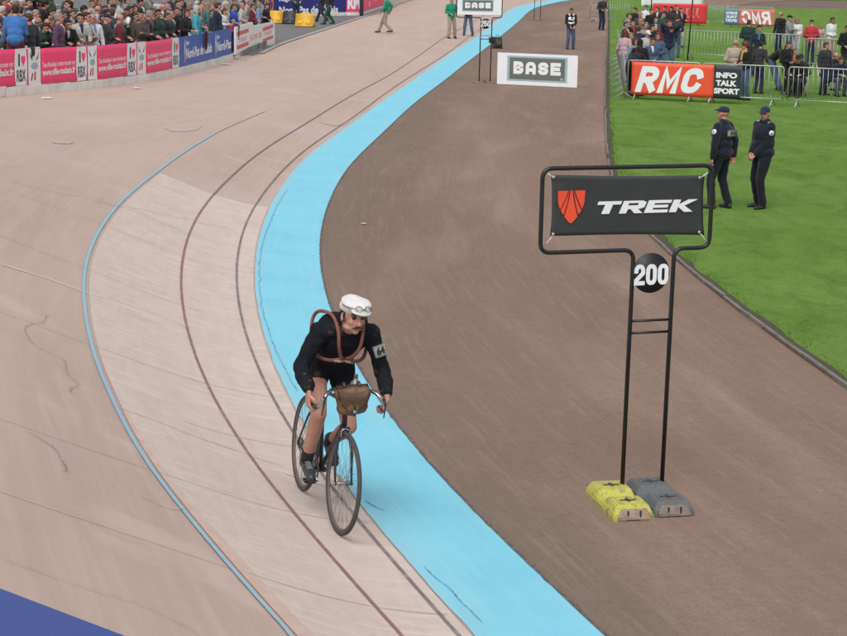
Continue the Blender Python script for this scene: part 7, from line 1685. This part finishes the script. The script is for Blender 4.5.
def badge(par, mtx, r_=.045):
    bm = bmesh.new(); lathe(bm, [(r_, 0), (r_*.98, .004), (0.001, .005)], 24, mtx); b = obj('badge', bm, WHITEV, par)
    bm = bmesh.new(); lathe(bm, [(r_*.55, .005), (r_*.5, .008), (.001, .008)], 16, mtx); obj('badge_centre', bm, PALEB, b)
def on_plane(J, s, k, nrm, out):
    e, a = J['el', s], J['sh'][s]; ax = (a-e).normalized(); n = Vector(nrm); n = (n-ax*n.dot(ax)).normalized(); c = a.lerp(e, k)+n*out; t = ax.cross(n)
    return Matrix(((t.x, ax.x, n.x, c.x), (t.y, ax.y, n.y, c.y), (t.z, ax.z, n.z, c.z), (0, 0, 0, 1)))
PG = 'police officers standing on the lawn'
neckw = lambda J: [P_cone('top', J['up'](-.03, -.01, .50), J['up'](.03, -.01, .50), .085), P_ell('top', J['lo'](0, 0, -.01), (.19, .15, .09), J['T'])]
f1 = gp(719, 208.5, .022)
# left officer, back three-quarters to the camera, hands joined behind, looking left
r, J, T, HM = bare('left police officer on the lawn, with a white lettered panel on his back', None, f1, math.pi+math.radians(-128), dict(top=POLN, trs=POLT, hair=('cap', CAPN), top_extra=neckw), vox=.0095, group=PG,
   build=1.7, girth=1.2, wl=(-.27, .02, .87), wr=(.22, -.10, .88), head=(-6, 2), al=(-.13, .08, .08), ar=(.15, -.08, .08), toe=((-.25, 1, 0), (.3, 1, 0)), epole=((-1, -.7, 0), (1, -.7, 0)), fingers=((.6, -.4, 0), (-.6, -.4, 0)), curl=.7)
bm = bmesh.new(); V = [[bm.verts.new((-.145+.29*i/10, -.206+.040*((i/5-1)**2), 1.235+.115*j/3)) for i in range(11)] for j in range(4)]
for j in range(3):
    for i in range(10): bm.faces.new((V[j][i], V[j][i+1], V[j+1][i+1], V[j+1][i]))
bmesh.ops.solidify(bm, geom=bm.faces[:], thickness=.003); bp_ = obj('back_panel', bm, vinyl('reflective', (.80, .81, .80)), T)
text('lettering', 'POLICE', -.115, .115, 1.262, 1.322, -.2105, MATS['black_ink'], bp_, bold=.0, th=.003)
badge(T, on_plane(J, -1, .38, (-1, .1, 0), .078)); 
bm = bmesh.new(); tube(bm, [J['lo'](.176*math.cos(a), .135*math.sin(a), -.02) for a in [2*math.pi*k/24 for k in range(24)]], .018, 6, closed=True); obj('belt', bm, DLEATH, r)
f2_ = gp(760, 208, .022)
r, J, T, HM = bare('right police officer on the lawn, moustached, hands joined in front', None, f2_, math.pi+math.radians(-62), dict(top=POLN, trs=POLT, hair=('cap', CAPN), top_extra=neckw), vox=.0095, group=PG,
   build=1.7, girth=1.2, wl=(-.05, .20, .93), wr=(.06, .21, .94), head=(30, -4), al=(-.12, .05, .08), ar=(.13, -.05, .08), toe=((-.2, 1, 0), (.2, 1, 0)), fingers=((.3, -.9, 0), (-.3, -.9, 0)), curl=.6)
badge(T, on_plane(J, -1, .33, (-1, .25, 0), .080)); 
me_ = fuse('moustache', [P_cone('m', HM @ Vector((s*.004, .100, -.047)), HM @ Vector((s*.034, .084, -.055)), .008, .006) for s in (-1, 1)], .005, 1); me_.materials.append(H_GREY); mesh_obj('moustache', me_, (), r)
me_ = fuse('hair', [P_ell('h', HM @ Vector((0, -.055, -.005)), (.074, .050, .062), J['HD'])], .008, 1, .003, 60); me_.materials.append(H_GREY); mesh_obj('hair', me_, (), r)
bm = bmesh.new()
for s in (-1, 1): tube(bm, [J['sh'][s]+Vector((-s*.03, -.045, .070)), J['sh'][s]+Vector((-s*.03, .045, .070))], .012, 6, flat=(1.6, .4))
obj('shoulder_mark', bm, WHITEV, T, smooth=False)
# crew man in a white bib
f3_ = gp(570, 49.5); r, J, T, HM = bare('man in jeans and a white TV bib standing on the dirt beyond the BASE board', None, f3_, math.pi+math.radians(12), dict(top=C('black'), trs=C('jeans'), hair=('short', H_BROWN)), vox=.011,
   build=1.2, wl=(-.10, .20, .98), wr=(.10, .20, .97), head=(5, -16), al=(-.13, 0, .08), ar=(.14, .05, .08))
me_ = fuse('bib', [P_ell('b', J['up'](0, .008, .33), (.175, .142, .165), J['Tt']), P_cone('b', J['up'](-.08, 0, .46), J['up'](.08, 0, .46), .078), P_ell('b', J['lo'](0, .006, .16), (.170, .138, .10), J['T'])], .011, 2, .006, 12); me_.materials.append(WHITEV); B_ib = mesh_obj('bib', me_, (), T)
text('lettering', 'TV', -.075, .075, 1.20, 1.33, .176, MATS['black_ink'], B_ib, bold=.04, th=.003); B_ib.children[0].matrix_local = Matrix.Rotation(math.pi, 4, 'Z')
# others
def walker(px, py, rz, pose, top, trs, hair, hm, label, sc=1.0, z=None, skin=None):
    p = bp(px, py) if z is None else gp(px, py, z); zz = bankxy(p.x, p.y)+.01 if z is None else z
    make_person(label, pose, (p.x, p.y, zz), rz, C(top), C(trs), hair, hm, skin, sc, 'people walking and standing beyond the track bend')
walker(601, 30, math.pi+.5, 'back', 'charcoal', 'navy', 'short', H_DARK, 'person in a dark padded coat standing on the far dirt beside a steel barrier', 1.0, z=0)
walker(386, 33.5, math.radians(80), 'walk', 'bgreen', 'khaki', 'short', H_BROWN, 'person in a green jacket and light trousers striding left across the far track', 1.03)
walker(451, 38.5, math.pi+.4, 'apart', 'bgreen', 'khaki', 'short', H_BROWN, 'person in a green jacket standing on the track left of the 250 sign', 1.03)
walker(468, 36, math.pi-.2, 'apart', 'navy', 'jeans', 'short', H_DARK, 'person in dark jeans standing behind the board of the 250 sign', 1.0)
walker(330, 24.5, math.radians(95), 'walk2', 'black', 'green', 'short', H_BROWN, 'person in dark green trousers walking in front of the blue advertising wall', 1.04, z=zr)
walker(323, 22, math.radians(80), 'walk', 'charcoal', 'charcoal', 'short', H_DARK, 'person in charcoal striding behind the one in dark green trousers', 1.0, z=zr)
walker(296, 23, math.pi+.3, 'back', 'slate', 'navy', 'short', H_DARK, 'person in dark slate standing behind the dark plastic barrier', 1.0, z=zr)
